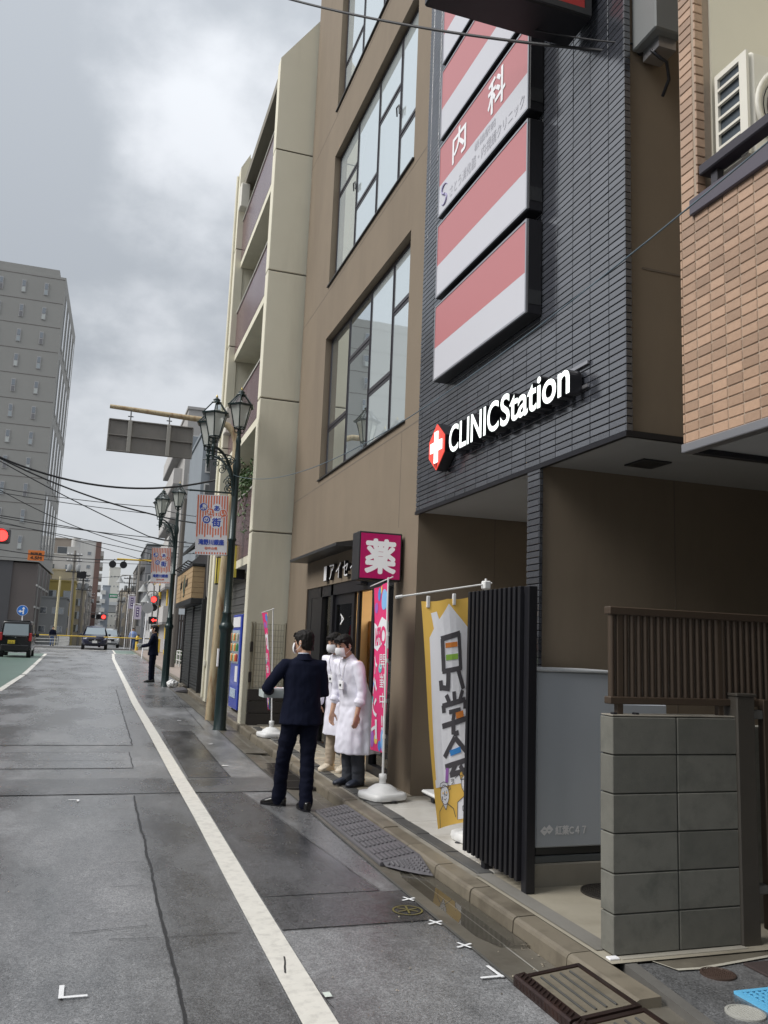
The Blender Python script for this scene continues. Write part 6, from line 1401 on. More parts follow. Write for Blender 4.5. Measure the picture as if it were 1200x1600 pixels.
# ---------------------------------------------------------------- people
def fuse(mb, name, mat, parent, voxel=.012, sm=5, wr=0, wscale=(9, 9, 5), seed=0, drape=None):
    """union of closed lofts as ONE continuous skin, smoothed, with cloth wrinkles"""
    me = mb.mesh(name, mat); o = bpy.data.objects.new(name, me); COL.objects.link(o)
    m = o.modifiers.new('r', 'REMESH'); m.mode = 'VOXEL'; m.voxel_size = voxel; m.use_smooth_shade = True
    s = o.modifiers.new('s', 'SMOOTH'); s.iterations = sm; s.factor = .5
    dg = bpy.context.evaluated_depsgraph_get(); me2 = bpy.data.meshes.new_from_object(o.evaluated_get(dg)); me2.name = name
    bpy.data.objects.remove(o); bpy.data.meshes.remove(me)
    if not me2.materials: me2.materials.append(mat)
    if wr:
        nn = [v.normal.copy() for v in me2.vertices]
        for v, n in zip(me2.vertices, nn):
            q = Vector((v.co.x*wscale[0], v.co.y*wscale[1], v.co.z*wscale[2]+seed)); k = noise.noise(q)+.5*noise.noise(q*2.3)
            v.co += n*wr*k
    if drape:      # cloth hanging from z_top: soft vertical folds that grow towards the hem
        zt, amp, cnt, c0 = drape
        for v in me2.vertices:
            if v.co.z < zt and abs(v.co.x) < .34:
                f = min(1, (zt-v.co.z)/.4); a = math.atan2(v.co.y-c0[1], v.co.x-c0[0]); k = sin(a*cnt+2.2*noise.noise((v.co.z*2.2, a*1.3, seed))+v.co.z*1.5)+.5*sin(a*(cnt*1.9)+1.7)
                d = Vector((v.co.x-c0[0], v.co.y-c0[1], 0)); d = d.normalized() if d.length else d; v.co += d*amp*f*k
    me2.polygons.foreach_set('use_smooth', [True]*len(me2.polygons))
    r = bpy.data.objects.new(name, me2); COL.objects.link(r); r.parent = parent; return r
def ell(mb, c, rx, ry, rz, n=16, k=9):
    c = Vector(c); mb.loft([(c+Vector((0, 0, rz*-cos(pi*(i+.5)/k))), (rx*sin(pi*(i+.5)/k), 0, 0), (0, ry*sin(pi*(i+.5)/k), 0)) for i in range(k)], n)
def limb(mb, pts, n=14):
    """tapered limb through joints: pts [(p, r)...], rounded ends"""
    P = [Vector(p) for p, r in pts]; R_ = [r for p, r in pts]
    d0 = (P[0]-P[1]).normalized(); d1 = (P[-1]-P[-2]).normalized()
    P = [P[0]+d0*R_[0]*.85, P[0]+d0*R_[0]*.5]+P+[P[-1]+d1*R_[-1]*.5, P[-1]+d1*R_[-1]*.85]; R_ = [R_[0]*.4, R_[0]*.84]+R_+[R_[-1]*.84, R_[-1]*.4]
    mb.tube(P, R_, n)
def hand(mb, w, d, palm_n, thumb_side, s=1.0, curl=.5):
    """palm and five bent fingers from wrist w along d; palm_n faces out of the palm"""
    w, d, pn = Vector(w), Vector(d).normalized(), Vector(palm_n).normalized(); side = d.cross(pn).normalized()*thumb_side
    mb.loft([(w, side*.024*s, pn*.017*s), (w+d*.03*s, side*.034*s, pn*.016*s), (w+d*.07*s, side*.040*s, pn*.015*s), (w+d*.092*s, side*.038*s, pn*.012*s)], 12)
    for i, (off, L, r) in enumerate(((.030, .072, .0085), (.010, .082, .0088), (-.011, .076, .0085), (-.030, .058, .0075))):
        b = w+d*.088*s+side*off*s; k = curl*(1+.12*i); d1 = (d*cos(k*.5)+pn*sin(k*.5)).normalized(); d2 = (d*cos(k*1.3)+pn*sin(k*1.3)).normalized(); d3 = (d*cos(k*2)+pn*sin(k*2)).normalized()
        q = [b-d*.02*s, b, b+d1*L*.45*s, b+d1*L*.45*s+d2*L*.32*s, b+d1*L*.45*s+d2*L*.32*s+d3*L*.25*s]; limb(mb, [(q[0], r*s), (q[1], r*s), (q[2], r*.95*s), (q[3], r*.88*s), (q[4], r*.75*s)], 8)
    b = w+d*.025*s+side*.028*s; t1 = (side*.75+d*.65+pn*.25).normalized(); t2 = (side*.25+d*.9+pn*.35).normalized()
    limb(mb, [(b, .012*s), (b+t1*.035*s, .0105*s), (b+t1*.035*s+t2*.03*s, .009*s), (b+t1*.035*s+t2*.052*s, .0075*s)], 8)
SKIN = pm('skin', (.52, .31, .21), .5, .06, 14, bump=.0004, bscale=160)
HAIR = pm('black_hair', (.009, .0075, .007), .65, .4, 60, spec=.25, bump=.006, bscale=120, stretch=(1, 1, .25)); EYE = pm('eye_dark', (.02, .015, .012), .2)
MASK = pm('mask_white', (.78, .78, .80), .7, .03, 9)
def person(name, label, loc, rz, H, arms, legs, outfit, lean=0, head_yaw=0, head_pitch=0, vox=.009, hip_shift=(0, 0), mask=True, hair='short'):
    """arms: {'L': (elbow, wrist, hand_dir, palm_n), 'R': ...} in unit (1.70 m) local metres, +y forward; legs: {'L': (knee, ankle, toe_angle), ...}"""
    s = H/1.70
    t = bpy.data.objects.new(name, None); COL.objects.link(t); t.location = loc; t.rotation_euler.z = rz; t.scale = (s, s, s); t.empty_display_size = .2; WPOS[t.name] = (0, 0, 0)
    tag(t, label, 'person')
    hx, hy = hip_shift
    def up(p):       # bend the trunk forward at the hip
        p = Vector(p); q = p-Vector((0, 0, .90)); c_, s_ = cos(lean), sin(lean); return Vector((hx+q.x, hy+q.y*c_+q.z*s_, .90+q.z*c_-q.y*s_))
    fw, upv = Vector((0, cos(lean), -sin(lean))), Vector((0, sin(lean), cos(lean)))
    hc = up((0, .02, 1.585)); yw = head_yaw
    hf = Vector((-sin(yw)*cos(head_pitch+lean*.6), cos(yw)*cos(head_pitch+lean*.6), -sin(head_pitch+lean*.6))); hr = Vector((cos(yw), sin(yw), 0)); hu = hr.cross(hf).normalized()
    HP = lambda x, y, z: hc+hr*x+hf*y+hu*z
    sh = {'L': up((-.180, 0, 1.372)), 'R': up((.180, 0, 1.372))}
    B = MB()   # skin body
    for z, rx, ry, oy in ((),)[:0]: pass
    secs = [(-.118, .028, .034, .028), (-.10, .050, .060, .018), (-.07, .060, .078, .008), (-.03, .068, .088, .0), (.02, .074, .095, -.006), (.06, .073, .096, -.010), (.092, .060, .080, -.012), (.112, .030, .042, -.014)]
    B.loft([(HP(0, oy, z), hr*rx, hf*ry) for z, rx, ry, oy in secs], 22)
    B.loft([(HP(0, .088, .005), hr*.008, hu*.012), (HP(0, .104, -.022), hr*.013, hu*.012), (HP(0, .098, -.034), hr*.012, hu*.006)], 8)   # nose
    for sx in (-1, 1): B.loft([(HP(sx*.070, -.012, -.008), hf*.017, hu*.030), (HP(sx*.083, -.018, -.006), hf*.019, hu*.033), (HP(sx*.088, -.020, -.004), hf*.012, hu*.022)], 10)   # ears
    limb(B, [(up((0, -.01, 1.40)), .058), (HP(0, -.03, -.08), .052)], 14)
    B.loft([(up((0, 0, z)), (rx, 0, 0), fw*ry) for z, rx, ry in ((.92, .15, .105), (1.1, .13, .095), (1.3, .16, .11), (1.40, .13, .075), (1.44, .07, .05))], 18)
    for sd_ in ('L', 'R'):
        e, w, hd, pn = arms[sd_]; e, w = Vector(e), Vector(w); limb(B, [(sh[sd_], .050), (e, .040), (w, .027)], 12); hand(B, w, hd, pn, 1 if sd_ == 'L' else -1, 1.0, outfit.get('curl', .45))
        k, a, ta = legs[sd_]; limb(B, [((hx+(-.09 if sd_ == 'L' else .09), hy, .88), .075), (k, .052), (a, .036)], 12)
    fuse(B, 'body', SKIN, t, vox*.75, 2)
    # face details
    for sx in (-1, 1):
        q = MB(); c = HP(sx*.031, .083, .012); ell(q, c, .011, .011, .007, 10, 6); q.build('eye', EYE, t, org=(0, 0, 0))
        q = MB(); q.tube([HP(sx*.015, .090, .034), HP(sx*.032, .090, .040), HP(sx*.050, .078, .034)], .004, 5); q.build('eyebrow', HAIR, t, org=(0, 0, 0))
    q = MB(); q.tube([HP(-.022, .086, -.062), HP(0, .093, -.060), HP(.022, .086, -.062)], .004, 5); q.build('mouth', pm('lip', (.40, .17, .14), .5), t, org=(0, 0, 0))
    if mask:
        q = MB(); n = 11; v = []
        for j in range(7):
            z = .008-.105*j/6; rr = .093+.014*sin(pi*j/6)
            for i in range(n): a = (i/(n-1)-.5)*2.1; v.append(HP(rr*.80*sin(a), .010+rr*cos(a)*1.06-.012*(j == 6), z-.012*abs(sin(a))))
        q.add(v, [(j*n+i, j*n+i+1, (j+1)*n+i+1, (j+1)*n+i) for j in range(6) for i in range(n-1)], 0, True); q.build('face_mask', MASK, t, org=(0, 0, 0))
        for sx in (-1, 1): q = MB(); q.tube([HP(sx*.068, .045, -.005), HP(sx*.082, .0, .022), HP(sx*.088, -.03, -.0)], .0025, 4); q.tube([HP(sx*.068, .045, -.075), HP(sx*.084, -.005, -.05), HP(sx*.088, -.03, -.02)], .0025, 4); q.build('mask_loop', MASK, t, org=(0, 0, 0))
    h = MB()
    h.loft([(HP(0, oy, z), hr*rx, hf*ry) for z, rx, ry, oy in ((-.075, .050, .050, -.060), (-.04, .072, .066, -.042), (0, .080, .078, -.032), (.035, .0825, .086, -.026), (.06, .082, .104, -.012), (.095, .072, .096, -.012), (.120, .050, .066, -.014), (.130, .020, .028, -.016))], 22)
    for sx in (-1, 1): h.loft([(HP(sx*.070, .0, -.025), hf*.018, hr*.008), (HP(sx*.076, .012, .03), hf*.034, hr*.010), (HP(sx*.070, .02, .07), hf*.05, hr*.014)], 10)
    h.loft([(HP(0, .075, .055), hr*.055, hu*.014), (HP(0, .095, .070), hr*.060, hu*.018), (HP(0, .080, .095), hr*.055, hu*.016)], 12)
    if hair == 'bob': h.loft([(HP(0, -.03, z), hr*.088, hf*.072) for z in (-.11, -.06, 0, .05)], 20)
    fuse(h, 'hair', HAIR, t, .006, 1, .0065, (55, 55, 22))
    # trousers
    T = MB(); tr = outfit['trousers']
    T.loft([((hx, hy, .84), (.145, 0, 0), (0, .105, 0)), ((hx, hy, .92), (.165, 0, 0), (0, .118, 0)), (up((0, 0, 1.0)), (.155, 0, 0), fw*.112), (up((0, 0, 1.04)), (.14, 0, 0), fw*.10)], 20)
    for sd_ in ('L', 'R'):
        k, a, ta = legs[sd_]; sx = -1 if sd_ == 'L' else 1; a = Vector(a); k = Vector(k); hp = Vector((hx+sx*.088, hy, .86))
        limb(T, [(hp, .098), (hp.lerp(k, .5), .088), (k, tr.get('knee', .070)), (k.lerp(a, .5), tr.get('calf', .066)), (a+Vector((0, 0, tr.get('hem', .01))), tr.get('ankle', .060))], 16)
    fuse(T, 'trousers', tr['mat'], t, vox, 3, tr.get('wr', .009), (9, 9, 15), 3)
    # shoes
    for sd_ in ('L', 'R'):
        k, a, ta = legs[sd_]; a = Vector(a); f = Vector((-sin(ta), cos(ta), 0)); r_ = Vector((cos(ta), sin(ta), 0)); g = a.z-.085; so = outfit['shoes']; zc = Vector((0, 0, 1)); q = MB()
        base = Vector((a.x, a.y, g)); wd = so.get('w', 1)
        q.loft([(base-f*.075+zc*.045, r_*.030*wd, zc*.040), (base-f*.055+zc*.047, r_*.038*wd, zc*.045, .8), (base+f*.0+zc*.050, r_*.040*wd, zc*.050, .8), (base+f*.07+zc*.040, r_*.046*wd, zc*.040, .8), (base+f*.13+zc*.030, r_*.048*wd, zc*.030, .8), (base+f*.175+zc*.022, r_*.036*wd, zc*.020, .8), (base+f*.19+zc*.018, r_*.018*wd, zc*.012)], 16)
        if so.get('boot'): q.loft([(base-f*.015+zc*.04, r_*.046, f*.062), (base-f*.02+zc*.12, r_*.048, f*.060)], 14)
        sh_ = fuse(q, 'shoe', so['mat'], t, .008, 3)
        q = MB(); q.loft([(base+f*.055+zc*z, r_*.047*wd, f*.135, .7) for z in (.0, .016)], 20); q.build('sole', so.get('sole', M_black), t, org=(0, 0, 0))
        if so.get('holes'):
            for u, v in ((.08, -.02), (.08, .02), (.11, 0), (.11, -.026), (.11, .026), (.135, -.012), (.135, .014)): hq = MB(); hq.lathe([(.006, 0), (.001, .002)], base+f*u+r_*v+zc*(.072-.25*(u-.08)), 7); hq.build('shoe_hole', M_black, t, org=(0, 0, 0))
    # upper garment
    J = MB(); jo = outfit['top']; hem, flare = jo['hem'], jo.get('flare', 0)
    S = [(up((0, 0, 1.445)), (.075, 0, 0), fw*.062), (up((0, -.004, 1.422)), (.118, 0, 0), fw*.076), (up((0, -.004, 1.37)), (.185, 0, 0), fw*.102), (up((0, 0, 1.27)), (.195, 0, 0), fw*.126), (up((0, 0, 1.14)), (.182+flare*.2, 0, 0), fw*(.124+flare*.2)), (up((0, 0, 1.03)), (.178+flare*.35, 0, 0), fw*(.124+flare*.35)), (up((0, 0, .92)), (.185+flare*.5, 0, 0), fw*(.130+flare*.5))]
    if hem < .9:
        n = 4
        for i in range(1, n+1): z = .92-(.92-hem)*i/n; back = jo.get('back', 0)*i/n; S.append(((hx, hy-back*.5+jo.get('fwd', 0)*i/n, z), (.185+flare*(.5+.5*i/n), 0, 0), (0, .130+flare*(.5+.5*i/n)+back*.5, 0)))
    J.loft(S, 26)
    for sd_ in ('L', 'R'):
        e, w, hd, pn = arms[sd_]; e, w = Vector(e), Vector(w); c = jo.get('cuff', 1.0); we = e.lerp(w, c)
        sx = -1 if sd_ == 'L' else 1
        limb(J, [(up((sx*.09, 0, 1.365)), .060), (sh[sd_], .066), (sh[sd_].lerp(e, .5), .062), (e, .055), (e.lerp(we, .5), .052), (we, .045)], 16)
        if c < .9: J.tube([e.lerp(w, c-.14), e.lerp(w, c)], [.058, .060], 16)
    fuse(J, jo['name'], jo['mat'], t, vox, 3, jo.get('wr', .007), jo.get('ws', (9, 9, 6)), 7, jo.get('drape'))
    # collar
    q = MB(); n = 22; v = []
    for j, (zz, rx, ry) in enumerate(((1.475, .058, .056), (1.462, .068, .066), (1.425, .083, .078), (1.415, .092, .085))):
        for i in range(n): a = radians(120)+radians(300)*i/(n-1); v.append(up((rx*cos(a), -.012+ry*sin(a), zz-.03*max(0, sin(a)))))
    q.add(v, [(j*n+i, j*n+i+1, (j+1)*n+i+1, (j+1)*n+i) for j in range(3) for i in range(n-1)], 0, True); q.build('collar', jo.get('collar', jo['mat']), t, org=(0, 0, 0))
    return t, HP, up
NAVY = pm('navy_suit', (.0055, .0075, .020), .9, .15, 20, spec=.15, bump=.0006, bscale=300); NAVY2 = pm('navy_trousers', (.0045, .006, .016), .9, .15, 20, spec=.15)
SHIRT = pm('pale_shirt', (.55, .60, .70), .7, .03, 9); LEATHER = pm('black_leather', (.012, .011, .011), .22, .2, 12)
COAT = pm('white_coat', (.76, .75, .84), .8, .03, 6)
man, HPm, upm = person('person', 'person in navy suit seen from behind, carrying a tray by the white line', (1.975, 8.36, zg(8.3)), 0, 1.70,
    {'L': ((-.36, .02, 1.13), (-.27, .27, 1.09), (.35, .9, .05), (0, 0, 1)), 'R': ((.225, .02, 1.10), (.05, .27, 1.07), (-.6, .7, 0), (0, 0, 1))},
    {'L': ((-.14, .08, .47), (-.145, .17, .088), .95), 'R': ((.075, -.03, .47), (.06, -.12, .088), .12)},
    {'trousers': dict(mat=NAVY2, knee=.072, calf=.068, ankle=.068, hem=-.03), 'shoes': dict(mat=LEATHER), 'top': dict(name='suit_jacket', mat=NAVY, hem=.80, flare=.035, wr=.010, collar=NAVY), 'curl': .5}, lean=.05, head_yaw=.7, vox=.009, hip_shift=(.0, .0))
q = MB(); n = 20; v = []
for zz, r in ((1.445, .062), (1.485, .057)):
    for i in range(n): a = 2*pi*i/n; v.append(upm((r*cos(a), -.012+r*sin(a)*.95, zz)))
q.add(v, [(i, (i+1) % n, n+(i+1) % n, n+i) for i in range(n)], 0, True); q.build('shirt_collar', SHIRT, man, org=(0, 0, 0))
q = MB(); q.tube([upm((.0, -.135, .83+.02*i-.0)) for i in range(11)], .003, 4); q.build('jacket_vent', M_black, man, org=(0, 0, 0))
def tray(name, label, c, w, d, h, rz=0):
    t = empty(name, c, label, 'tray'); x, y, z = c; M_t = pm('tray_plastic', (.62, .68, .66), .35, .06, 9, trans=.2)
    b = MB(); b.bev(x-w/2, x+w/2, y-d/2, y+d/2, z, z+.008, .003); b.build('tray_floor', M_t, t)
    for a in ((x-w/2, x-w/2+.006, y-d/2, y+d/2), (x+w/2-.006, x+w/2, y-d/2, y+d/2), (x-w/2+.006, x+w/2-.006, y-d/2, y-d/2+.006), (x-w/2+.006, x+w/2-.006, y+d/2-.006, y+d/2)): b = MB(); b.box(*a, z+.0085, z+h); b.build('tray_side', M_t, t)
    for k in range(4): b = MB(); o = .012*k; b.box(x-w/2+.015+o*.3, x+w/2-.02, y-d/2+.012, y+d/2-.015-o*.4, z+.009+.022*k, z+.029+.022*k); b.build('paper_stack', M_white, t)
    for k in range(3): b = MB(); b.box(x-w*.3+.06*k, x-w*.3+.06*k+.03, y-.06+.04*k, y-.02+.04*k, z+.0955, z+.0965); b.build('paper_print', pm('print_red', (.6, .12, .16), .6), t)
tray('tray', 'clear plastic tray of leaflets held by the suited person', (1.80, 8.70, 1.045), .34, .26, .075)
docA, HPa, upa = person('person', 'person in long white coat with rolled sleeves and dark trousers, bowing by the door', (2.76, 9.10, zg(9.1)+.085), radians(112), 1.62,
    {'L': ((-.235, .11, 1.05), (-.225, .17, .80), (0, .12, -1), (1, 0, 0)), 'R': ((.235, .11, 1.05), (.215, .18, .80), (0, .12, -1), (-1, 0, 0))},
    {'L': ((-.085, .03, .47), (-.08, -.01, .088), .15), 'R': ((.085, .03, .47), (.085, .01, .088), -.15)},
    {'trousers': dict(mat=pm('charcoal_trousers', (.040, .045, .058), .75, .1, 20), knee=.082, calf=.080, ankle=.074, hem=-.02), 'shoes': dict(mat=pm('navy_shoe', (.022, .028, .045), .5, .1, 9), boot=False, w=1.1), 'top': dict(name='white_coat', mat=COAT, hem=.36, flare=.075, back=.12, fwd=.02, cuff=.52, wr=.015, ws=(8, 8, 6), collar=COAT, drape=(.98, .011, 6, (0, 0))), 'curl': .45}, lean=.30, head_yaw=.1, head_pitch=.1, vox=.009, hair='short')
docB, HPb, upb = person('person', 'person in white coat with beige trousers and clogs, second in the doorway', (2.87, 10.08, zg(10)+.085), radians(122), 1.63,
    {'L': ((-.235, .11, 1.05), (-.225, .17, .80), (0, .12, -1), (1, 0, 0)), 'R': ((.235, .11, 1.05), (.215, .18, .80), (0, .12, -1), (-1, 0, 0))},
    {'L': ((-.10, .02, .47), (-.10, -.01, .088), .2), 'R': ((.10, .03, .47), (.11, .06, .088), .1)},
    {'trousers': dict(mat=pm('beige_trousers', (.40, .33, .25), .75, .06, 12), knee=.076, calf=.070, ankle=.062, hem=.0), 'shoes': dict(mat=pm('cream_clog', (.60, .53, .42), .55, .05, 9), w=1.2, holes=True, sole=pm('clog_sole', (.5, .43, .33), .6)), 'top': dict(name='white_coat', mat=COAT, hem=.44, flare=.07, back=.06, cuff=.9, wr=.012, ws=(8, 8, 6), collar=COAT, drape=(.98, .010, 6, (0, 0))), 'curl': .45}, lean=.24, head_pitch=.1, vox=.009, hair='bob')
for d_, u_ in ((docA, upa), (docB, upb)):
    q = MB(); q.tube([u_((-.06, .05, 1.44)), u_((-.05, .115, 1.36)), u_((-.005, .15, 1.22))], .005, 5); q.tube([u_((.06, .05, 1.44)), u_((.05, .115, 1.36)), u_((-.005, .15, 1.22))], .005, 5); q.build('lanyard', M_white, d_, org=(0, 0, 0))
    c = u_((-.005, .165, 1.17)); q = MB(); q.bev(c.x-.042, c.x+.042, c.y-.012, c.y+.012, c.z-.05, c.z+.05, .006); q.build('name_badge', MASK, d_, org=(0, 0, 0)); q = MB(); q.bev(c.x-.014, c.x+.014, c.y+.0122, c.y+.016, c.z-.014, c.z+.014, .001); q.build('badge_mark', M_dgrey, d_, org=(0, 0, 0))
    q = MB(); q.tube([u_((.012, .142, 1.36-.07*i)) for i in range(1, 7)], .0035, 4); q.build('coat_placket', pm('coat_seam', (.5, .49, .58), .8), d_, org=(0, 0, 0))
    for i in range(4): c = u_((-.012, .142, 1.15-.11*i)); q = MB(); ell(q, c, .007, .004, .007, 8, 4); q.build('coat_button', MASK, d_, org=(0, 0, 0))
person('person', 'dark haired masked person standing just inside the shop door', (3.72, 10.55, .1), radians(100), 1.58,
    {'L': ((-.24, .02, 1.07), (-.22, .1, .84), (0, .1, -1), (1, 0, 0)), 'R': ((.24, .02, 1.07), (.22, .1, .84), (0, .1, -1), (-1, 0, 0))}, {'L': ((-.09, .01, .47), (-.09, 0, .088), .1), 'R': ((.09, .01, .47), (.09, 0, .088), -.1)},
    {'trousers': dict(mat=MATS['charcoal_trousers']), 'shoes': dict(mat=LEATHER), 'top': dict(name='white_coat', mat=COAT, hem=.5, flare=.06)}, lean=.1, vox=.014, hair='bob')
person('person', 'person in dark suit holding a tray beside the farther street lamp', (1.72, 27.6, zg(27.6)), radians(78), 1.74,
    {'L': ((-.24, .10, 1.12), (-.12, .34, 1.06), (.1, 1, 0), (0, 0, 1)), 'R': ((.24, .10, 1.12), (.12, .34, 1.06), (-.1, 1, 0), (0, 0, 1))}, {'L': ((-.085, .02, .47), (-.085, .01, .088), .1), 'R': ((.085, .0, .47), (.085, -.02, .088), -.15)},
    {'trousers': dict(mat=NAVY2), 'shoes': dict(mat=LEATHER), 'top': dict(name='suit_jacket', mat=NAVY, hem=.80, flare=.03)}, vox=.014)
tray('tray', 'small pale tray held by the suited person at the farther street lamp', (1.36, 27.68, 1.29), .26, .34, .08)
person('person', 'person in blue shirt and jeans walking beside the yellow bollard', (2.72, 69.5, zg(69.5)), radians(175), 1.70,
    {'L': ((-.26, .02, 1.12), (-.27, .06, .86), (0, .2, -1), (1, 0, 0)), 'R': ((.26, .0, 1.12), (.27, .04, .86), (0, .2, -1), (-1, 0, 0))}, {'L': ((-.09, .08, .47), (-.09, .08, .088), .1), 'R': ((.09, -.02, .47), (.09, -.14, .11), -.1)},
    {'trousers': dict(mat=pm('jeans', (.05, .09, .19), .8, .1, 9)), 'shoes': dict(mat=LEATHER), 'top': dict(name='blue_shirt', mat=pm('blue_shirt', (.24, .34, .62), .75, .05, 9), hem=.86)}, mask=False, vox=.018)
person('person', 'tiny person in dark clothes behind the guard rail on the left', (-3.55, 79, zg(79)), radians(200), 1.66,
    {'L': ((-.26, .02, 1.12), (-.25, .08, .86), (0, .2, -1), (1, 0, 0)), 'R': ((.26, .0, 1.12), (.25, .04, .86), (0, .2, -1), (-1, 0, 0))}, {'L': ((-.09, .04, .47), (-.09, .03, .088), .1), 'R': ((.09, -.02, .47), (.09, -.04, .088), -.1)},
    {'trousers': dict(mat=MATS['jeans']), 'shoes': dict(mat=LEATHER), 'top': dict(name='dark_top', mat=NAVY, hem=.86)}, mask=False, vox=.02)
# ---------------------------------------------------------------- vehicles
M_tyre = pm('tyre', (.015, .015, .015), .8, .2, 20); M_rim = pm('alloy', (.35, .35, .36), .35, .1, 9, metal=.8); M_cg = mirror_glass('car_glass', (.25, .29, .31), .7); M_plate_y = pm('plate_yellow', (.62, .46, .04), .5); M_plate_w = pm('plate_white', (.68, .68, .66), .5)
M_tail = pm('tail_lamp', (.35, .015, .015), .2, .05, 9); M_head = pm('head_lamp', (.62, .65, .68), .08, .05, 9)
def car(name, label, loc, rz, paint, W, secs, glass, wheels, lamps, plate, extra):
    """local metres, +y forward, centred; secs: (y, half width bottom, half width belt, half width roof, z bottom, z belt, z roof)"""
    t = bpy.data.objects.new(name, None); COL.objects.link(t); t.location = loc; t.rotation_euler.z = rz; WPOS[t.name] = (0, 0, 0); t.empty_display_size = .3; tag(t, label, 'car')
    b = MB(); n = 14; v = []
    for y, wb, wm, wr, z0, zm, z1 in secs:
        R_ = [(-wb*.86, z0), (-wb, z0+.08), (-wm, zm*.55+z0*.45), (-wm, zm-.05), (-wm*.985, zm), (-wr, z1-.10), (-wr*.93, z1-.02), (wr*.93, z1-.02)]
        R_ = R_[:7]+[(-x, z) for x, z in R_[:7]][::-1]; v += [(x, y, z) for x, z in R_]
    L = len(secs); b.add(v, [(i*n+k, i*n+(k+1) % n, (i+1)*n+(k+1) % n, (i+1)*n+k) for i in range(L-1) for k in range(n)]+[tuple(range(n))[::-1], tuple(range((L-1)*n, L*n))], 0, True)
    o = b.build('body', paint, t); me = o.data
    bm = bmesh.new(); bm.from_mesh(me); bmesh.ops.subdivide_edges(bm, edges=bm.edges, cuts=1, smooth=.10, use_grid_fill=True); bm.to_mesh(me); bm.free(); me.polygons.foreach_set('use_smooth', [True]*len(me.polygons))
    for g in glass: q = MB(); q.add(g, [tuple(range(len(g)))]); q.build('window', M_cg, t, fix=False)
    for x, y, r in wheels:
        sx = 1 if x > 0 else -1; q = MB(); q.cyl((x-.09*sx, y, r), (x+.10*sx, y, r), r, n=24); w_ = q.build('wheel', M_tyre, t)
        q = MB(); q.cyl((x+.101*sx, y, r), (x+.108*sx, y, r), r*.62, n=20); q.build('rim', M_rim, w_)
    for nm, m, bx in lamps: q = MB(); q.bev(*bx, .03); q.build(nm, m, t)
    q = MB(); q.bev(*plate[1], .004); q.build('number_plate', plate[0], t)
    extra(t); return t
BLK = pm('black_car_paint', (.006, .006, .007), .25, .1, 3, spec=.3, coat=.25); NVY = pm('navy_car_paint', (.010, .012, .036), .2, .1, 3, spec=.4, coat=.5)
def xv(t):
    q = MB(); q.bev(-.64, .64, -1.74, -1.66, .30, .62, .04); q.build('rear_bumper', BLK, t)
    for sx in (-1, 1): q = MB(); q.bev(sx*.74, sx*.93, .55, .68, 1.02, 1.2, .04); q.build('wing_mirror', BLK, t)
    q = MB(); q.box(-.5, .5, -1.705, -1.69, 1.03, 1.045); q.build('chrome_strip', M_rim, t)
    q = MB()
    for k in range(3): a = pi/2+2*pi*k/3; q.add([(.0+.045*cos(a), -1.716, .97+.045*sin(a)), (.022*cos(a+.7), -1.716, .97+.022*sin(a+.7)), (0, -1.716, .97), (.022*cos(a-.7), -1.716, .97+.022*sin(a-.7))], [(0, 1, 2, 3)])
    q.build('badge', M_rim, t, fix=False)
    q = MB(); q.tube([(-.25, -1.70, 1.20), (.22, -1.71, 1.14)], .01, 5); q.build('rear_wiper', M_black, t)
    q = MB(); q.bev(-.60, .60, -1.62, -1.4, 1.76, 1.80, .015); q.build('rear_spoiler', BLK, t)
car('black_van', 'small black van seen from behind in the green lane', (-3.72, 47.2, zg(46)), 0, BLK, 1.48,
    [(-1.68, .60, .70, .60, .40, 1.02, 1.70), (-1.60, .68, .735, .64, .32, 1.02, 1.78), (-.9, .70, .74, .65, .26, 1.02, 1.80), (.2, .70, .74, .65, .26, 1.0, 1.80), (.75, .70, .74, .63, .26, .98, 1.70), (1.2, .70, .735, .62, .26, .96, 1.22), (1.62, .64, .70, .60, .30, .84, .98), (1.70, .5, .6, .5, .4, .75, .85)],
    [[(-.58, -1.735, 1.07), (.58, -1.735, 1.07), (.54, -1.715, 1.62), (-.54, -1.715, 1.62)], [(.752, -1.4, 1.07), (.752, .35, 1.05), (.70, .25, 1.60), (.69, -1.4, 1.62)], [(-.752, -1.4, 1.07), (-.752, .35, 1.05), (-.70, .25, 1.60), (-.69, -1.4, 1.62)]],
    [(.62, -1.12, .29), (-.62, -1.12, .29), (.62, 1.12, .29), (-.62, 1.12, .29)],
    [('tail_light', M_tail, (.60, .735, -1.72, -1.60, .80, 1.20)), ('tail_light', M_tail, (-.735, -.60, -1.72, -1.60, .80, 1.20))], (M_plate_y, (-.33, .0, -1.765, -1.745, .66, .83)), xv)
van_ = [o for o in bpy.data.objects if o.name == 'black_van'][0]; q = MB(); text(q, '50-51', frame((1, 0, 0), (0, 0, 1), (-.165, -1.768, .72)), w=.26, h=.085); q.build('plate_lettering', M_dgrey, van_, fix=False)
def suv_secs(): return [(-2.25, .70, .80, .60, .45, 1.05, 1.30), (-2.1, .82, .90, .66, .35, 1.05, 1.66), (-1.2, .86, .92, .68, .28, 1.03, 1.74), (0, .86, .92, .69, .28, 1.02, 1.73), (.55, .86, .92, .67, .28, 1.0, 1.55), (1.15, .86, .92, .78, .28, 1.0, 1.09), (1.9, .84, .90, .74, .28, .92, 1.0), (2.25, .74, .82, .66, .32, .80, .88), (2.32, .6, .7, .55, .42, .70, .76)]
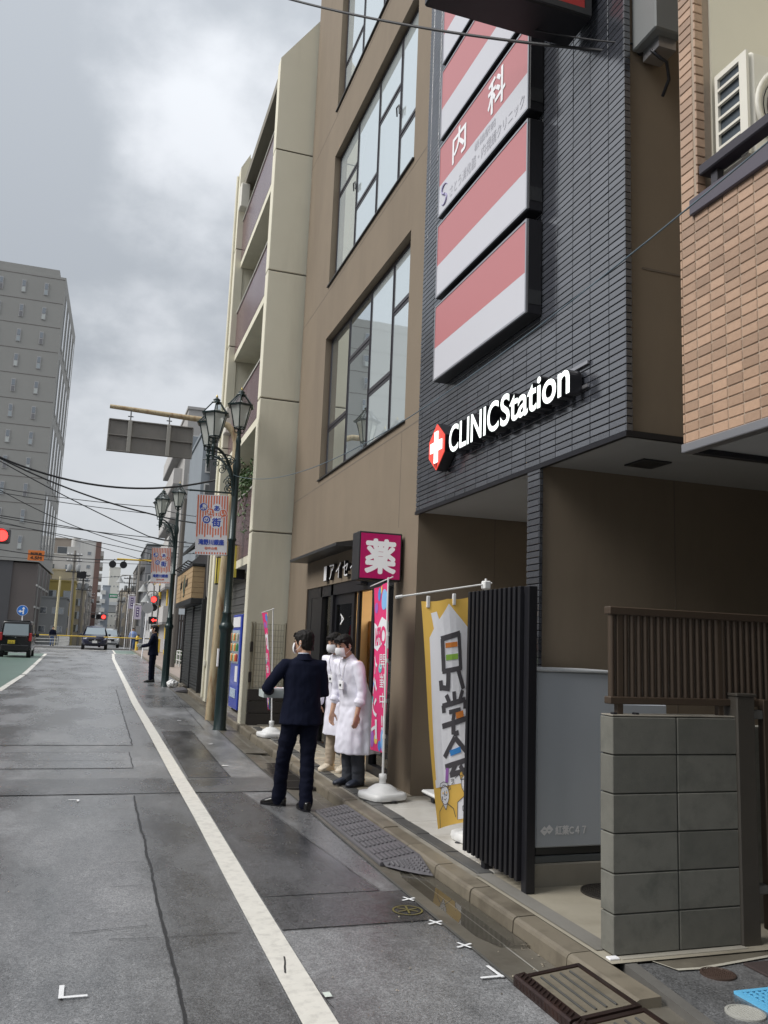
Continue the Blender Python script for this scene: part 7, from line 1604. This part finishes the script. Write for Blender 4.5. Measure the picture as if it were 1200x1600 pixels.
def xs(t):
    q = MB(); q.bev(-.46, .46, 2.285, 2.335, .56, .80, .03); q.build('grille', M_black, t)
    for sx in (-1, 1):
        q = MB(); q.tube([(0, 2.335, .55), (sx*.36, 2.325, .57), (sx*.50, 2.30, .70), (sx*.70, 2.24, .80)], .016, 6); q.build('chrome_wing', M_rim, t)
        q = MB(); q.bev(sx*.92, sx*1.10, .62, .78, 1.02, 1.17, .04); q.build('wing_mirror', NVY, t)
        q = MB(); q.lathe([(.045, 0), (.001, .01)], (0, 0, 0), 12); q.v = [(sx*.66+x, 2.27+z, .48+y) for x, y, z in q.v]; q.build('fog_lamp', M_head, t)
    q = MB(); q.bev(-.70, .70, 2.24, 2.33, .34, .44, .03); q.build('lower_bumper', M_black, t)
    q = MB(); q.lathe([(.055, 0), (.001, .008)], (0, 0, 0), 16); q.v = [(x, 2.337+z, .70+y) for x, y, z in q.v]; q.build('badge', M_rim, t)
suv_glass = [[(-.72, 1.20, 1.10), (.72, 1.20, 1.10), (.62, .60, 1.60), (-.62, .60, 1.60)], [(.935, 1.0, 1.06), (.93, -1.9, 1.10), (.73, -1.7, 1.60), (.72, .45, 1.52)], [(-.935, 1.0, 1.06), (-.93, -1.9, 1.10), (-.73, -1.7, 1.60), (-.72, .45, 1.52)]]
car('blue_suv', 'dark blue estate car facing the viewer at the level crossing', (-.06, 68.3, zg(66.5)), pi, NVY, 1.85, suv_secs(), suv_glass, [(.80, 1.45, .35), (-.80, 1.45, .35), (.80, -1.4, .35), (-.80, -1.4, .35)],
    [('headlight', M_head, (.50, .80, 2.16, 2.25, .72, .82)), ('headlight', M_head, (-.80, -.50, 2.16, 2.25, .72, .82))], (M_plate_w, (-.17, .17, 2.34, 2.355, .48, .65)), xs)
car('silver_car', 'pale silver car half hidden behind the dark blue one', (1.15, 84, zg(84)), pi, pm('silver_paint', (.45, .47, .48), .25, .05, 4, metal=.5, coat=.6), 1.85, suv_secs(), suv_glass, [(.80, 1.45, .35), (-.80, 1.45, .35), (.80, -1.4, .35), (-.80, -1.4, .35)],
    [('headlight', M_head, (.50, .80, 2.16, 2.25, .72, .82)), ('headlight', M_head, (-.80, -.50, 2.16, 2.25, .72, .82))], (M_plate_w, (-.17, .17, 2.34, 2.355, .48, .65)), xs)
# small leftovers on the ground and walls
for x, y, lab in ((2.62, 3.98, 'small white scrap lying on the kerb by the block wall'),): q = MB(); q.bev(x-.03, x+.03, y-.02, y+.02, zg(y)+.077, zg(y)+.088, .003); tag(q.build('paper_scrap', M_white), lab, 'litter')
bag = MB(); ell(bag, (2.18, 25.4, zg(25.4)+.10), .16, .14, .12); bag_o = fuse(bag, 'plastic_bag', M_plastic, None, .012, 2, .03, (14, 14, 14)); tag(bag_o, 'crumpled white bag at the foot of the farther street lamp', 'bag')
